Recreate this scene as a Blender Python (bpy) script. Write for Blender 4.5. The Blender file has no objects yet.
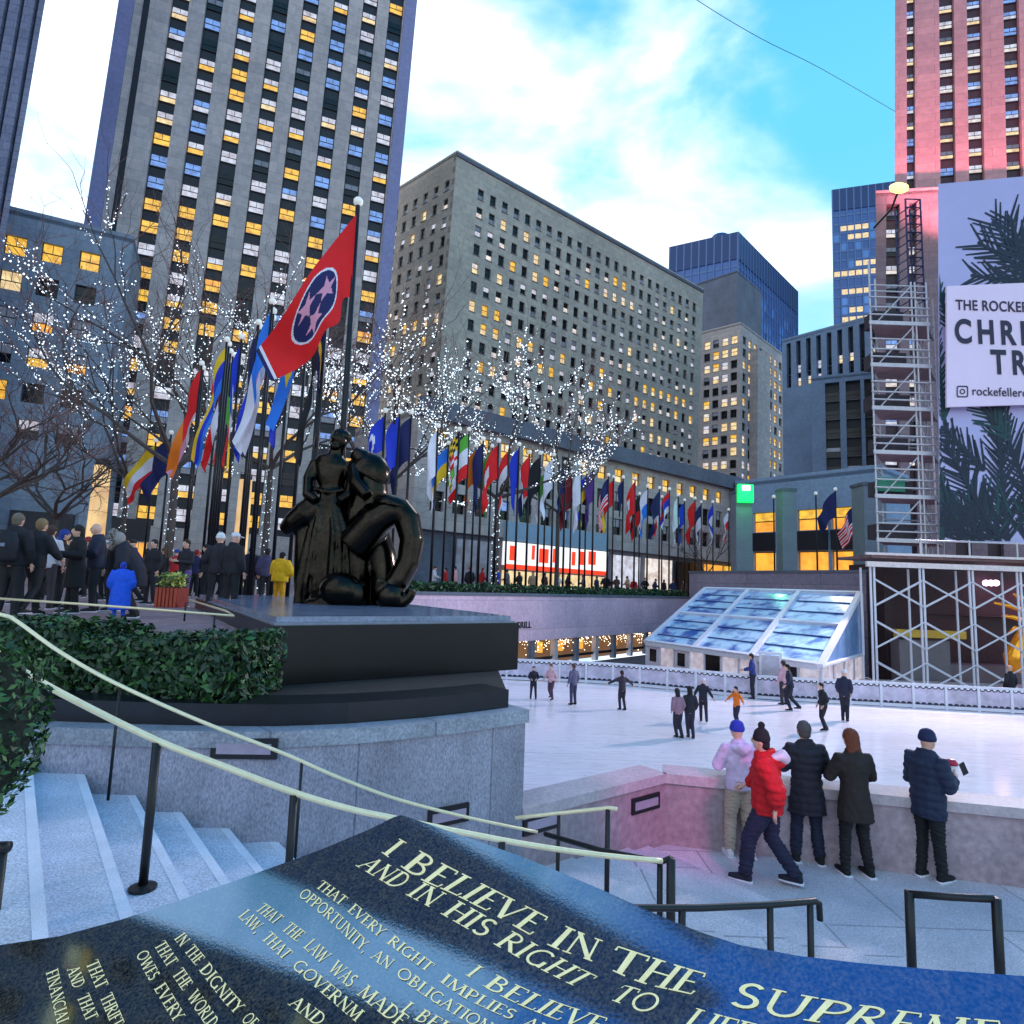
import bpy, bmesh, math, random
from mathutils import Vector, Matrix, geometry
R = math.radians
PI = math.pi
rnd = random.Random(11)
sc = bpy.context.scene
col = sc.collection
V = Vector

# ---------------------------------------------------------------- camera
CAMZ = .85
CAM = V((0, 0, CAMZ))
PITCH, ROLL, FOC = R(6.66), R(2.0), 620.0
F_ = V((0, math.cos(PITCH), math.sin(PITCH)))
U0 = V((0, -math.sin(PITCH), math.cos(PITCH)))
R0 = V((1, 0, 0))
RT = R0 * math.cos(ROLL) + U0 * math.sin(ROLL)
UP = U0 * math.cos(ROLL) - R0 * math.sin(ROLL)
cd = bpy.data.cameras.new('camera')
cam = bpy.data.objects.new('camera', cd); col.objects.link(cam)
cd.sensor_width = 36; cd.lens = 36 * FOC / 1024
cd.clip_start = .02; cd.clip_end = 4000
cam.matrix_world = Matrix(((RT.x, UP.x, -F_.x, 0), (RT.y, UP.y, -F_.y, 0), (RT.z, UP.z, -F_.z, CAMZ), (0, 0, 0, 1)))
sc.camera = cam

def ray(px, py): return F_ + RT * ((px - 512) / FOC) + UP * ((512 - py) / FOC)
def at(px, py, D):                      # point seen at a pixel, D metres ahead (world Y)
    d = ray(px, py); return CAM + d * (D / d.y)
def atz(px, py, z):                     # point seen at a pixel on the level z
    d = ray(px, py); return CAM + d * ((z - CAMZ) / d.z)
def onplane(px, py, p, n):
    d = ray(px, py); return CAM + d * ((p - CAM).dot(n) / d.dot(n))
def proj(p):
    d = p - CAM; w = d.dot(F_)
    if w < .05: return (-9999, -9999)
    return (512 + FOC * d.dot(RT) / w, 512 - FOC * d.dot(UP) / w)
def hor(px): return 584 + .035 * (px - 507)

# ---------------------------------------------------------------- scene, world, sun
sc.render.engine = 'CYCLES'
sc.view_settings.view_transform = 'Standard'
try: sc.view_settings.look = 'None'
except Exception: pass
sc.cycles.use_denoising = True
sc.cycles.max_bounces = 6; sc.cycles.diffuse_bounces = 2; sc.cycles.glossy_bounces = 3
sc.cycles.transmission_bounces = 4; sc.cycles.transparent_max_bounces = 8
sc.cycles.caustics_reflective = False; sc.cycles.caustics_refractive = False
sc.cycles.sample_clamp_indirect = 4

SUN_EL, SUN_AZ = R(7), R(-62)
w = bpy.data.worlds.new('World'); sc.world = w; w.use_nodes = True
nt = w.node_tree; N = nt.nodes; L = nt.links
bg = N['Background']
tc = N.new('ShaderNodeTexCoord')
sky = N.new('ShaderNodeTexSky'); sky.sky_type = 'NISHITA'; sky.sun_disc = False
sky.sun_elevation = SUN_EL; sky.sun_rotation = SUN_AZ
sky.air_density = 1.4; sky.dust_density = .6; sky.ozone_density = 3
sep = N.new('ShaderNodeSeparateXYZ'); L.new(tc.outputs['Generated'], sep.inputs[0])
def ramp(src, stops, interp='EASE'):
    r = N.new('ShaderNodeValToRGB'); r.color_ramp.interpolation = interp
    e = r.color_ramp.elements
    while len(e) < len(stops): e.new(.5)
    for k, (p, c) in enumerate(stops): e[k].position = p; e[k].color = (*c, 1)
    L.new(src, r.inputs[0]); return r
# clouds: warped noise on a flattened dome
mp = N.new('ShaderNodeMapping'); L.new(tc.outputs['Generated'], mp.inputs[0])
mp.inputs['Scale'].default_value = (1.1, 1.1, 2.4); mp.inputs['Location'].default_value = (.35, .1, .2)
nz = N.new('ShaderNodeTexNoise'); L.new(mp.outputs[0], nz.inputs['Vector'])
nz.inputs['Scale'].default_value = 2.1; nz.inputs['Detail'].default_value = 7; nz.inputs['Roughness'].default_value = .52
nz.inputs['Distortion'].default_value = .35
# blue part of the sky: cyan low, deeper blue overhead
elev = ramp(sep.outputs[2], [(0, (.62, .90, 1.0)), (.25, (.36, .78, .98)), (.58, (.13, .58, .92)), (1, (.05, .32, .95))])
# cloud cover factor: white in the middle and low on the left, thin to the right
m1 = N.new('ShaderNodeMath'); m1.operation = 'MULTIPLY_ADD'
L.new(sep.outputs[0], m1.inputs[0]); m1.inputs[1].default_value = -.20; m1.inputs[2].default_value = .30
m2 = N.new('ShaderNodeMath'); m2.operation = 'MULTIPLY_ADD'
L.new(sep.outputs[2], m2.inputs[0]); m2.inputs[1].default_value = -.42; L.new(m1.outputs[0], m2.inputs[2])
m3 = N.new('ShaderNodeMath'); m3.operation = 'ADD'
L.new(nz.outputs[0], m3.inputs[0]); L.new(m2.outputs[0], m3.inputs[1])
cl = ramp(m3.outputs[0], [(.42, (0, 0, 0)), (.66, (1, 1, 1))])
mixc = N.new('ShaderNodeMix'); mixc.data_type = 'RGBA'
L.new(cl.outputs[0], mixc.inputs[0]); L.new(elev.outputs[0], mixc.inputs[6]); mixc.inputs[7].default_value = (1.08, 1.22, 1.42, 1)
nz2 = N.new('ShaderNodeTexNoise'); L.new(mp.outputs[0], nz2.inputs['Vector']); nz2.inputs['Scale'].default_value = 4.3; nz2.inputs['Detail'].default_value = 6
shd = ramp(nz2.outputs[0], [(.34, (.46, .76, .92)), (.54, (1.08, 1.22, 1.40))]); L.new(shd.outputs[0], mixc.inputs[7])
sk = N.new('ShaderNodeMix'); sk.data_type = 'RGBA'; sk.blend_type = 'ADD'; sk.inputs[0].default_value = .04
L.new(mixc.outputs[2], sk.inputs[6]); L.new(sky.outputs[0], sk.inputs[7])
L.new(sk.outputs[2], bg.inputs['Color']); bg.inputs['Strength'].default_value = 1.22

sd = bpy.data.lights.new('sun', 'SUN'); sd.energy = .5; sd.angle = R(20); sd.color = (1, .9, .8)
so = bpy.data.objects.new('sun', sd); col.objects.link(so)
so.rotation_euler = (PI / 2 - R(35), 0, R(150))

# ---------------------------------------------------------------- materials
def lin(r, g, b):
    f = lambda c: (c / 255 / 12.92) if c <= 10.3 else ((c / 255 + .055) / 1.055) ** 2.4
    return (f(r), f(g), f(b))
MATS = {}
def mat(name, c, rough=.7, metal=0, var=.18, scale=6, bump=0, es=0, ec=None, spec=.5, coat=0, alpha=1, stretch=None, fine=0, cells=None, fs=14):
    if name in MATS: return MATS[name]
    m = bpy.data.materials.new(name); m.use_nodes = True; MATS[name] = m
    t = m.node_tree; n = t.nodes; l = t.links; b = n['Principled BSDF']
    co = n.new('ShaderNodeTexCoord'); src = co.outputs['Object']
    if stretch:
        mpp = n.new('ShaderNodeMapping'); mpp.inputs['Scale'].default_value = stretch; l.new(src, mpp.inputs[0]); src = mpp.outputs[0]
    z = n.new('ShaderNodeTexNoise'); z.inputs['Scale'].default_value = scale; z.inputs['Detail'].default_value = 6; z.inputs['Roughness'].default_value = .65
    l.new(src, z.inputs['Vector'])
    rp = n.new('ShaderNodeValToRGB'); e = rp.color_ramp.elements
    e[0].position = .28; e[1].position = .72
    e[0].color = (*[max(0, x * (1 - var)) for x in c], 1); e[1].color = (*[min(1, x * (1 + var)) for x in c], 1)
    l.new(z.outputs[0], rp.inputs[0]); out = rp.outputs[0]
    if fine:
        z2 = n.new('ShaderNodeTexNoise'); z2.inputs['Scale'].default_value = scale * fs; z2.inputs['Detail'].default_value = 3
        l.new(src, z2.inputs['Vector'])
        r2 = n.new('ShaderNodeValToRGB'); r2.color_ramp.elements[0].position = .3; r2.color_ramp.elements[1].position = .7
        r2.color_ramp.elements[0].color = (1 - fine, 1 - fine, 1 - fine, 1); r2.color_ramp.elements[1].color = (1 + fine, 1 + fine, 1 + fine, 1)
        l.new(z2.outputs[0], r2.inputs[0])
        mx = n.new('ShaderNodeMix'); mx.data_type = 'RGBA'; mx.blend_type = 'MULTIPLY'; mx.inputs[0].default_value = 1
        l.new(out, mx.inputs[6]); l.new(r2.outputs[0], mx.inputs[7]); out = mx.outputs[2]
    if cells:                                            # stone coursing: joints of a block pattern
        bk = n.new('ShaderNodeTexBrick'); bk.inputs['Color1'].default_value = (1, 1, 1, 1); bk.inputs['Color2'].default_value = (.82, .84, .88, 1)
        bk.inputs['Mortar'].default_value = (.55, .55, .58, 1); bk.inputs['Scale'].default_value = 1
        bk.inputs['Brick Width'].default_value = cells[0]; bk.inputs['Row Height'].default_value = cells[1]; bk.inputs['Mortar Size'].default_value = cells[2]
        sx = n.new('ShaderNodeSeparateXYZ'); cb = n.new('ShaderNodeCombineXYZ'); ad = n.new('ShaderNodeMath'); ad.operation = 'ADD'
        l.new(co.outputs['Object'], sx.inputs[0])
        if len(cells) > 3:
            l.new(sx.outputs[0], cb.inputs[0]); l.new(sx.outputs[1], cb.inputs[1])
        else:
            l.new(sx.outputs[0], ad.inputs[0]); l.new(sx.outputs[1], ad.inputs[1]); l.new(ad.outputs[0], cb.inputs[0]); l.new(sx.outputs[2], cb.inputs[1])
        l.new(cb.outputs[0], bk.inputs['Vector'])
        mx = n.new('ShaderNodeMix'); mx.data_type = 'RGBA'; mx.blend_type = 'MULTIPLY'; mx.inputs[0].default_value = 1
        l.new(out, mx.inputs[6]); l.new(bk.outputs[0], mx.inputs[7]); out = mx.outputs[2]
    l.new(out, b.inputs['Base Color'])
    b.inputs['Roughness'].default_value = rough; b.inputs['Metallic'].default_value = metal
    b.inputs['Specular IOR Level'].default_value = spec; b.inputs['Coat Weight'].default_value = coat
    b.inputs['Alpha'].default_value = alpha
    if es:
        b.inputs['Emission Color'].default_value = (*(ec or c), 1); b.inputs['Emission Strength'].default_value = es
    if bump:
        bp = n.new('ShaderNodeBump'); bp.inputs['Strength'].default_value = bump; bp.inputs['Distance'].default_value = .02
        zb = n.new('ShaderNodeTexNoise'); zb.inputs['Scale'].default_value = scale * 6; zb.inputs['Detail'].default_value = 4
        l.new(src, zb.inputs['Vector']); l.new(zb.outputs[0], bp.inputs['Height']); l.new(bp.outputs[0], b.inputs['Normal'])
    return m
def winmat(name, c, es, rough=.25, base=None, vs=1.6):     # uneven pane glow: lit rooms; blue and white panes also paint light off blinds
    m = bpy.data.materials.new(name); m.use_nodes = True; MATS[name] = m
    t = m.node_tree; n = t.nodes; l = t.links; b = n['Principled BSDF']
    co = n.new('ShaderNodeTexCoord'); oi = n.new('ShaderNodeObjectInfo')
    ad = n.new('ShaderNodeVectorMath'); l.new(co.outputs['Object'], ad.inputs[0]); l.new(oi.outputs['Location'], ad.inputs[1])
    z = n.new('ShaderNodeTexNoise'); z.inputs['Scale'].default_value = vs; z.inputs['Detail'].default_value = 3
    l.new(ad.outputs[0], z.inputs['Vector'])
    rp = n.new('ShaderNodeValToRGB'); e = rp.color_ramp.elements; e[0].position = .3; e[1].position = .65
    e[0].color = (c[0] * .6, c[1] * .48, c[2] * .45, 1); e[1].color = (*c, 1)
    l.new(z.outputs[0], rp.inputs[0]); l.new(rp.outputs[0], b.inputs['Emission Color'])
    b.inputs['Emission Strength'].default_value = es
    b.inputs['Base Color'].default_value = (*(base or (.05, .05, .06)), 1); b.inputs['Roughness'].default_value = rough
    return m

# ---------------------------------------------------------------- mesh helpers
class MB:
    def __init__(s): s.v = []; s.f = []; s.m = []
    def add(s, vs, fs, mi=0):
        o = len(s.v); s.v += [V(p) for p in vs]
        for f in fs: s.f.append(tuple(o + i for i in f)); s.m.append(mi)
    def quad(s, a, b, c, d, mi=0): s.add((a, b, c, d), ((0, 1, 2, 3),), mi)
    def obox(s, c, ax, ay, az, mi=0):
        c, ax, ay, az = V(c), V(ax), V(ay), V(az)
        vs = [c + ax * i + ay * j + az * k for k in (-1, 1) for j in (-1, 1) for i in (-1, 1)]
        fs = ((0, 2, 3, 1), (4, 5, 7, 6), (0, 1, 5, 4), (2, 6, 7, 3), (0, 4, 6, 2), (1, 3, 7, 5))
        if ax.cross(ay).dot(az) < 0: fs = tuple(tuple(reversed(f)) for f in fs)
        s.add(vs, fs, mi)
    def box(s, x0, x1, y0, y1, z0, z1, mi=0):
        s.obox(((x0 + x1) / 2, (y0 + y1) / 2, (z0 + z1) / 2), ((x1 - x0) / 2, 0, 0), (0, (y1 - y0) / 2, 0), (0, 0, (z1 - z0) / 2), mi)
    def prism(s, poly, z0, z1, mi=0, top=None):
        n = len(poly); area = sum(poly[i][0] * poly[(i + 1) % n][1] - poly[(i + 1) % n][0] * poly[i][1] for i in range(n))
        if area < 0: poly = poly[::-1]
        vs = [(p[0], p[1], z0) for p in poly] + [(p[0], p[1], z1) for p in poly]
        s.add(vs, [(i, (i + 1) % n, n + (i + 1) % n, n + i) for i in range(n)], mi)
        s.add(vs[n:], [tuple(range(n))], mi if top is None else top); s.add(vs[:n], [tuple(reversed(range(n)))], mi)
    def tube(s, pts, r, n=8, mi=0, r2=None):
        pts = [V(p) for p in pts]; m = len(pts); rs = [r if r2 is None else r + (r2 - r) * i / (m - 1) for i in range(m)] if not isinstance(r, (list, tuple)) else r
        vs = []; prev = None
        for i, p in enumerate(pts):
            t = (pts[min(i + 1, m - 1)] - pts[max(i - 1, 0)]).normalized()
            a = V((0, 0, 1)) if abs(t.z) < .9 else V((0, 1, 0))
            if prev is not None: a = prev
            x = (a - t * a.dot(t)).normalized(); prev = x; y = t.cross(x)
            for k in range(n): q = 2 * PI * k / n; vs.append(p + x * (math.cos(q) * rs[i]) + y * (math.sin(q) * rs[i]))
        fs = [(i * n + k, i * n + (k + 1) % n, (i + 1) * n + (k + 1) % n, (i + 1) * n + k) for i in range(m - 1) for k in range(n)]
        fs += [tuple(reversed(range(n))), tuple((m - 1) * n + k for k in range(n))]
        s.add(vs, fs, mi)
    def lathe(s, c, prof, n=12, mi=0):              # prof: (radius, z)
        c = V(c); vs = [c + V((r * math.cos(2 * PI * k / n), r * math.sin(2 * PI * k / n), z)) for r, z in prof for k in range(n)]
        m = len(prof); fs = [(i * n + k, i * n + (k + 1) % n, (i + 1) * n + (k + 1) % n, (i + 1) * n + k) for i in range(m - 1) for k in range(n)]
        fs += [tuple(reversed(range(n))), tuple((m - 1) * n + k for k in range(n))]
        s.add(vs, fs, mi)
    def ball(s, c, rx, ry=None, rz=None, n=10, m=7, mi=0):
        ry = ry or rx; rz = rz or rx; c = V(c); vs = []; 
        for i in range(m + 1):
            q = PI * (i + .02 * (i == 0) - .02 * (i == m)) / m
            for k in range(n): vs.append(c + V((rx * math.sin(q) * math.cos(2 * PI * k / n), ry * math.sin(q) * math.sin(2 * PI * k / n), -rz * math.cos(q))))
        fs = [(i * n + k, i * n + (k + 1) % n, (i + 1) * n + (k + 1) % n, (i + 1) * n + k) for i in range(m) for k in range(n)]
        fs += [tuple(reversed(range(n))), tuple(m * n + k for k in range(n))]
        s.add(vs, fs, mi)
    def loft(s, rings, mi=0, n=12):                 # rings: (centre, xvec, yvec)
        vs = []
        for c, x, y in rings:
            for k in range(n): q = 2 * PI * k / n; vs.append(V(c) + V(x) * math.cos(q) + V(y) * math.sin(q))
        m = len(rings)
        fs = [(i * n + k, i * n + (k + 1) % n, (i + 1) * n + (k + 1) % n, (i + 1) * n + k) for i in range(m - 1) for k in range(n)]
        fs += [tuple(reversed(range(n))), tuple((m - 1) * n + k for k in range(n))]
        s.add(vs, fs, mi)
    def mesh(s, name, mats, smooth=False, off=V((0, 0, 0))):
        me = bpy.data.meshes.new(name); me.from_pydata([p - off for p in s.v], [], s.f)
        for m in (mats if isinstance(mats, (list, tuple)) else [mats]): me.materials.append(m)
        me.polygons.foreach_set('material_index', s.m)
        if smooth: me.polygons.foreach_set('use_smooth', [True] * len(s.f))
        me.update(); return me
    def build(s, name, mats, parent=None, smooth=False, loc=None):
        off = V(parent.get('wloc', (0, 0, 0))) if parent is not None else (V(loc) if loc is not None else V((0, 0, 0)))
        o = bpy.data.objects.new(name, s.mesh(name, mats, smooth, off)); col.objects.link(o)
        if parent is not None:
            o.parent = parent; o['wloc'] = parent['wloc']
        else:
            o.location = off; o['wloc'] = tuple(off)
        return o

def tag(o, label, cat, group=None, kind=None):
    o['label'] = label; o['category'] = cat
    if group: o['group'] = group
    if kind: o['kind'] = kind
    return o
def thing(name, label, cat, loc=(0, 0, 0), group=None):
    o = bpy.data.objects.new(name, None); col.objects.link(o); o.location = loc; o['wloc'] = tuple(loc); o.empty_display_size = .2
    return tag(o, label, cat, group)
def struct(name, mb, m, smooth=False):
    o = mb.build(name, m, None, smooth); o['kind'] = 'structure'; return o
def copy_tree(o, parent=None, loc=None, rot=None, label=None, scale=None):
    c = o.copy(); col.objects.link(c); c.parent = parent
    if loc is not None: c.location = loc
    if rot is not None: c.rotation_euler = (0, 0, rot)
    if scale is not None: c.scale = scale if isinstance(scale, tuple) else (scale,) * 3
    if label: c['label'] = label
    for ch in list(o.children): copy_tree(ch, c)
    return c
def lerp(a, b, t): return a + (b - a) * t
def plerp(pts, t):                      # pts: list of (key, value...) sorted by key
    if t <= pts[0][0]:
        a, b = pts[0], pts[1]
    elif t >= pts[-1][0]:
        a, b = pts[-2], pts[-1]
    else:
        for a, b in zip(pts, pts[1:]):
            if a[0] <= t <= b[0]: break
    f = (t - a[0]) / (b[0] - a[0]); return [lerp(p, q, f) for p, q in zip(a[1:], b[1:])]

stone_tower = mat('limestone_grey', lin(204, 188, 182), .85, var=.16, scale=.12, fine=.12, cells=(3.0, 1.25, .02))
stone_warm = mat('limestone_warm', lin(188, 174, 168), .85, var=.16, scale=.1, fine=.12, cells=(2.6, 1.1, .02))
stone_blue = mat('limestone_blue', lin(150, 158, 172), .85, var=.2, scale=.15, fine=.12, cells=(2.6, 1.1, .02))
stone_dark = mat('limestone_dark', lin(98, 102, 116), .85, var=.25, scale=.2, fine=.12)
spandrel = mat('spandrel_dark', lin(26, 27, 38), .5, var=.2, scale=1)
frame_dark = mat('window_frame_dark', lin(30, 30, 36), .5)
sill_m = mat('window_sill', lin(110, 112, 120), .8)
WM = dict(
    yellow=winmat('pane_yellow', (1.0, .60, .06), 1.15), warm=winmat('pane_warm', (1.0, .80, .42), 1.1),
    pale=winmat('pane_pale', (.70, .76, .92), 1.0), white=winmat('pane_white', (.95, .9, .85), 1.0),
    blue=winmat('pane_blue', (.20, .40, .95), 1.0), steel=winmat('pane_steel', (.16, .22, .34), .6),
    dark=mat('pane_dark', lin(14, 16, 22), .22, var=.4, scale=.8, spec=.35), orange=winmat('pane_orange', (1.0, .45, .04), 1.3, vs=.9))
WKEYS = list(WM)
brass = mat('brass', lin(250, 228, 184), .35, metal=.25, var=.1, scale=12)
iron = mat('black_iron', lin(16, 15, 17), .45, var=.3, scale=20, bump=.1)
white_metal = mat('white_metal', lin(222, 218, 228), .45, var=.08, scale=4)
galv = mat('galvanised', lin(196, 190, 196), .45, metal=.25, var=.15, scale=6)
# ---------------------------------------------------------------- buildings
WMESH = {}
def win_mesh(w, h, kind, style):
    k = (round(w, 2), round(h, 2), kind, style)
    if k in WMESH: return WMESH[k]
    b = MB(); fr = max(.04, .045 * w); hw = w / 2
    if style == 'sash':                # two sashes, one over the other
        b.box(-hw, hw, -.03, 0, h * .5, h, 1); b.box(-hw, hw, -.03, 0, 0, h * .5, 2)
        b.box(-hw, hw, -.09, -.031, h * .48, h * .53, 0); b.box(-hw, hw, -.12, -.031, -.06, .05, 0)
        b.box(-hw, -hw + fr, -.09, -.031, .05, h * .48, 0); b.box(hw - fr, hw, -.09, -.031, .05, h * .48, 0)
        b.box(-hw, -hw + fr, -.09, -.031, h * .53, h, 0); b.box(hw - fr, hw, -.09, -.031, h * .53, h, 0)
        b.box(-.025, .025, -.07, -.031, h * .53, h, 0)
    else:                              # one light with a sill
        b.box(-hw, hw, -.03, 0, h * .55, h, 1); b.box(-hw, hw, -.03, 0, 0, h * .55, 2)
        b.box(-hw, hw, -.08, -.031, h * .53, h * .58, 0)
        b.box(-hw - .1, hw + .1, -.42, -.1, -.16, -.04, 3)
    me = b.mesh('window', [frame_dark, WM[kind[0]], WM[kind[1]], sill_m]); WMESH[k] = me; return me

class Bld:
    def __init__(s, name, label, px, D, lean=1.8, group=None):
        s.bx, s.by, s.D, s.lean = px, hor(px), D, R(lean)
        p = at(px, s.by, D); s.root = thing(name, label, 'building', (p.x, p.y, 0), group)
        s.wall = MB(); s.wins = []
    def U(s, px, py):                  # the building stands 2 degrees off the camera's own roll
        dx, dy = px - s.bx, py - s.by; c, k = math.cos(s.lean), math.sin(s.lean)
        return s.bx + dx * c + dy * k, s.by - dx * k + dy * c
    def pt(s, px, py, D): return at(*s.U(px, py), D)
    def ucol(s, P0, P1, pts):          # positions along a facade of things seen at these pixels
        u = V((P1[0] - P0[0], P1[1] - P0[1], 0)).normalized(); n = V((u.y, -u.x, 0)); p0 = V((P0[0], P0[1], 0))
        return [((onplane(*s.U(*q), p0, n) - p0).dot(u)) for q in pts]
    def zrow(s, P0, P1, q):
        u = V((P1[0] - P0[0], P1[1] - P0[1], 0)).normalized(); n = V((u.y, -u.x, 0)); p0 = V((P0[0], P0[1], 0))
        return onplane(*s.U(*q), p0, n).z
    def facade(s, P0, P1, z0, z1, cols, rows, depth=.3, back=1, wm=0, strip=None, pick=None, style='sash', noise=0):
        """cols: (centre, width), rows: (sill z, height); strip: (za, zb) makes each column one tall recess with panels between its windows"""
        p0 = V((P0[0], P0[1], 0)); u = V((P1[0] - P0[0], P1[1] - P0[1], 0)); L = u.length; u.normalize(); n = V((u.y, -u.x, 0))
        Z = V((0, 0, 1)); W = lambda a, z, d=0: p0 + u * a + Z * z - n * d
        cols = sorted(c for c in cols if c[0] - c[1] / 2 > .02 and c[0] + c[1] / 2 < L - .02); rows = sorted(rows)
        bands = [(strip[0], strip[1])] if strip else [(r[0], r[0] + r[1]) for r in rows]
        z = z0
        for a, b in bands:
            if a > z: s.wall.quad(W(0, z), W(L, z), W(L, a), W(0, a), wm)
            x = 0
            for c, w in cols:
                l, r = c - w / 2, c + w / 2
                s.wall.quad(W(x, a), W(l, a), W(l, b), W(x, b), wm)
                s.wall.quad(W(l, a), W(l, a, depth), W(l, b, depth), W(l, b), wm); s.wall.quad(W(r, a, depth), W(r, a), W(r, b), W(r, b, depth), wm)
                s.wall.quad(W(l, a), W(r, a), W(r, a, depth), W(l, a, depth), wm); s.wall.quad(W(l, b, depth), W(r, b, depth), W(r, b), W(l, b), wm)
                s.wall.quad(W(l, a, depth), W(r, a, depth), W(r, b, depth), W(l, b, depth), back)
                x = r
            s.wall.quad(W(x, a), W(L, a), W(L, b), W(x, b), wm); z = b
        if z1 > z: s.wall.quad(W(0, z), W(L, z), W(L, z1), W(0, z1), wm)
        ang = math.atan2(u.y, u.x)
        for j, (zr, h) in enumerate(rows):
            for i, (c, w) in enumerate(cols):
                k = pick(i, j) if pick else ('dark', 'dark')
                if k: s.wins.append((W(c, zr, depth - .02), ang, w * .96, h * .98, k, style))
    def plain(s, pts, z0, z1, wm=0):   # plain walls along a plan polyline
        for a, b in zip(pts, pts[1:]): s.wall.quad((a[0], a[1], z0), (b[0], b[1], z0), (b[0], b[1], z1), (a[0], a[1], z1), wm)
    def finish(s, mats, roof=None, limit=100, wname='window'):
        s.wall.build('wall', mats, s.root)
        if roof:
            for k, (poly, z) in enumerate(roof):
                r = MB(); r.prism([(p[0], p[1]) for p in poly], z - .4, z + .35); r.build('roof', mats[0], s.root)
        base = V(s.root['wloc']); far = MB(); inn = []; out = []
        for wn in s.wins:
            x, y = proj(wn[0]); (inn if -10 < x < 1034 and -10 < y < 1034 else out).append(wn)
        inn.sort(key=lambda q: (q[0] - CAM).length / q[2])
        for p, ang, w, h, k, st in inn[:limit]:
            o = bpy.data.objects.new(wname, win_mesh(w, h, k, st)); col.objects.link(o); o.parent = s.root; o['wloc'] = s.root['wloc']
            o.location = p - base; o.rotation_euler = (0, 0, ang)
        rest = inn[limit:] + out
        if rest:
            for p, ang, w, h, k, st in rest:
                me = win_mesh(w, h, k, st); M = Matrix.Translation(p) @ Matrix.Rotation(ang, 4, 'Z'); o = len(far.v)
                far.v += [M @ v.co for v in me.vertices]
                rm = [len(WKEYS), WKEYS.index(k[0]), WKEYS.index(k[1]), len(WKEYS) + 1]
                for f in me.polygons: far.f.append(tuple(o + i for i in f.vertices)); far.m.append(rm[f.material_index])
            ob = far.build('far_window', [WM[k] for k in WKEYS] + [frame_dark, sill_m], s.root); ob['kind'] = 'stuff'
        s.root.rotation_euler = (0, s.lean, 0)

def choose(weights, seed):
    r = random.Random(seed); ks = list(weights); ws = [weights[k] for k in ks]
    return lambda i, j: r.choices(ks, ws)[0]
def away(P, Q, d):                     # plan points pushed d metres back from the facade P-Q
    u = V((Q[0] - P[0], Q[1] - P[1], 0)).normalized(); n = V((-u.y, u.x, 0))
    return V((P[0], P[1], 0)) + n * d, V((Q[0], Q[1], 0)) + n * d

def behind(P, Q, d):                   # back corners straight behind along the lines of sight, a touch inwards
    f = lambda p, s: V((p.x, p.y, 0)) + V((p.x, p.y, 0)).normalized() * d + (V((Q.x - P.x, Q.y - P.y, 0)).normalized() * s)
    return f(P, d * .06), f(Q, -d * .06)
# --- tall limestone tower with stacked windows (left)
b = Bld('office_tower', 'tall grey limestone tower whose window strips glow yellow and blue, behind the flags at left', 255, 66)
A = b.pt(92, 225, 60); B = b.pt(380, 330, 70)
refs = [(172, 58), (206, 64), (239, 72), (271, 81), (301, 90), (331, 99), (360, 107), (386, 115)]
us = b.ucol(A, B, refs); Lb = (B - A).xy.length
cols = [(u, 1.72) for u in us]; slit = b.ucol(A, B, [(139, 52)])[0]
zr = b.zrow(A, B, (239, 76)); P = 2.52
rows = [(zr + k * P - .3, 1.36) for k in range(-20, 58)]
hi = choose({('blue', 'blue'): 30, ('pale', 'warm'): 16, ('pale', 'pale'): 22, ('yellow', 'yellow'): 8, ('steel', 'dark'): 12, ('blue', 'pale'): 8, ('pale', 'yellow'): 10, ('dark', 'dark'): 5}, 3)
lo = choose({('yellow', 'yellow'): 22, ('pale', 'pale'): 18, ('pale', 'yellow'): 14, ('dark', 'dark'): 20, ('blue', 'steel'): 12, ('orange', 'yellow'): 8}, 4)
ztop = 165
b.facade(A, B, 0, ztop, cols, rows, .55, 1, 0, (5.2, ztop - 3), lambda i, j: (lo if j < 14 else hi)(i, j))
# dark slit strip near the left corner
C2, D2 = away(A, B, 26)
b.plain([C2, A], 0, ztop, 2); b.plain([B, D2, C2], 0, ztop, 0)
b.wall.obox(V((A.x, A.y, ztop / 2)) + (B - A).xy.to_3d().normalized() * slit, V((B.x - A.x, B.y - A.y, 0)).normalized() * .28, (0, .06, 0), (0, 0, ztop / 2 - 2), 1)
e = (B - A).xy.to_3d().normalized(); nn = V((e.y, -e.x, 0))
for f in (-.0, 1.0):                   # corner pilasters, violet light put into their stone colour
    c = V((A.x, A.y, 0)) + e * (Lb * f); b.wall.obox(c + V((0, 0, ztop / 2)), e * .7, nn * .25, (0, 0, ztop / 2 + .5), 3)
b.finish([stone_tower, spandrel, mat('limestone_teal', lin(84, 124, 142), .85, var=.2, scale=.2, fine=.1, cells=(2.4, 1.2, .03)), mat('limestone_violet_lit', lin(146, 144, 182), .85, var=.12, scale=.2, fine=.1)], [([A, B, D2, C2], ztop)], limit=100)

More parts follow.
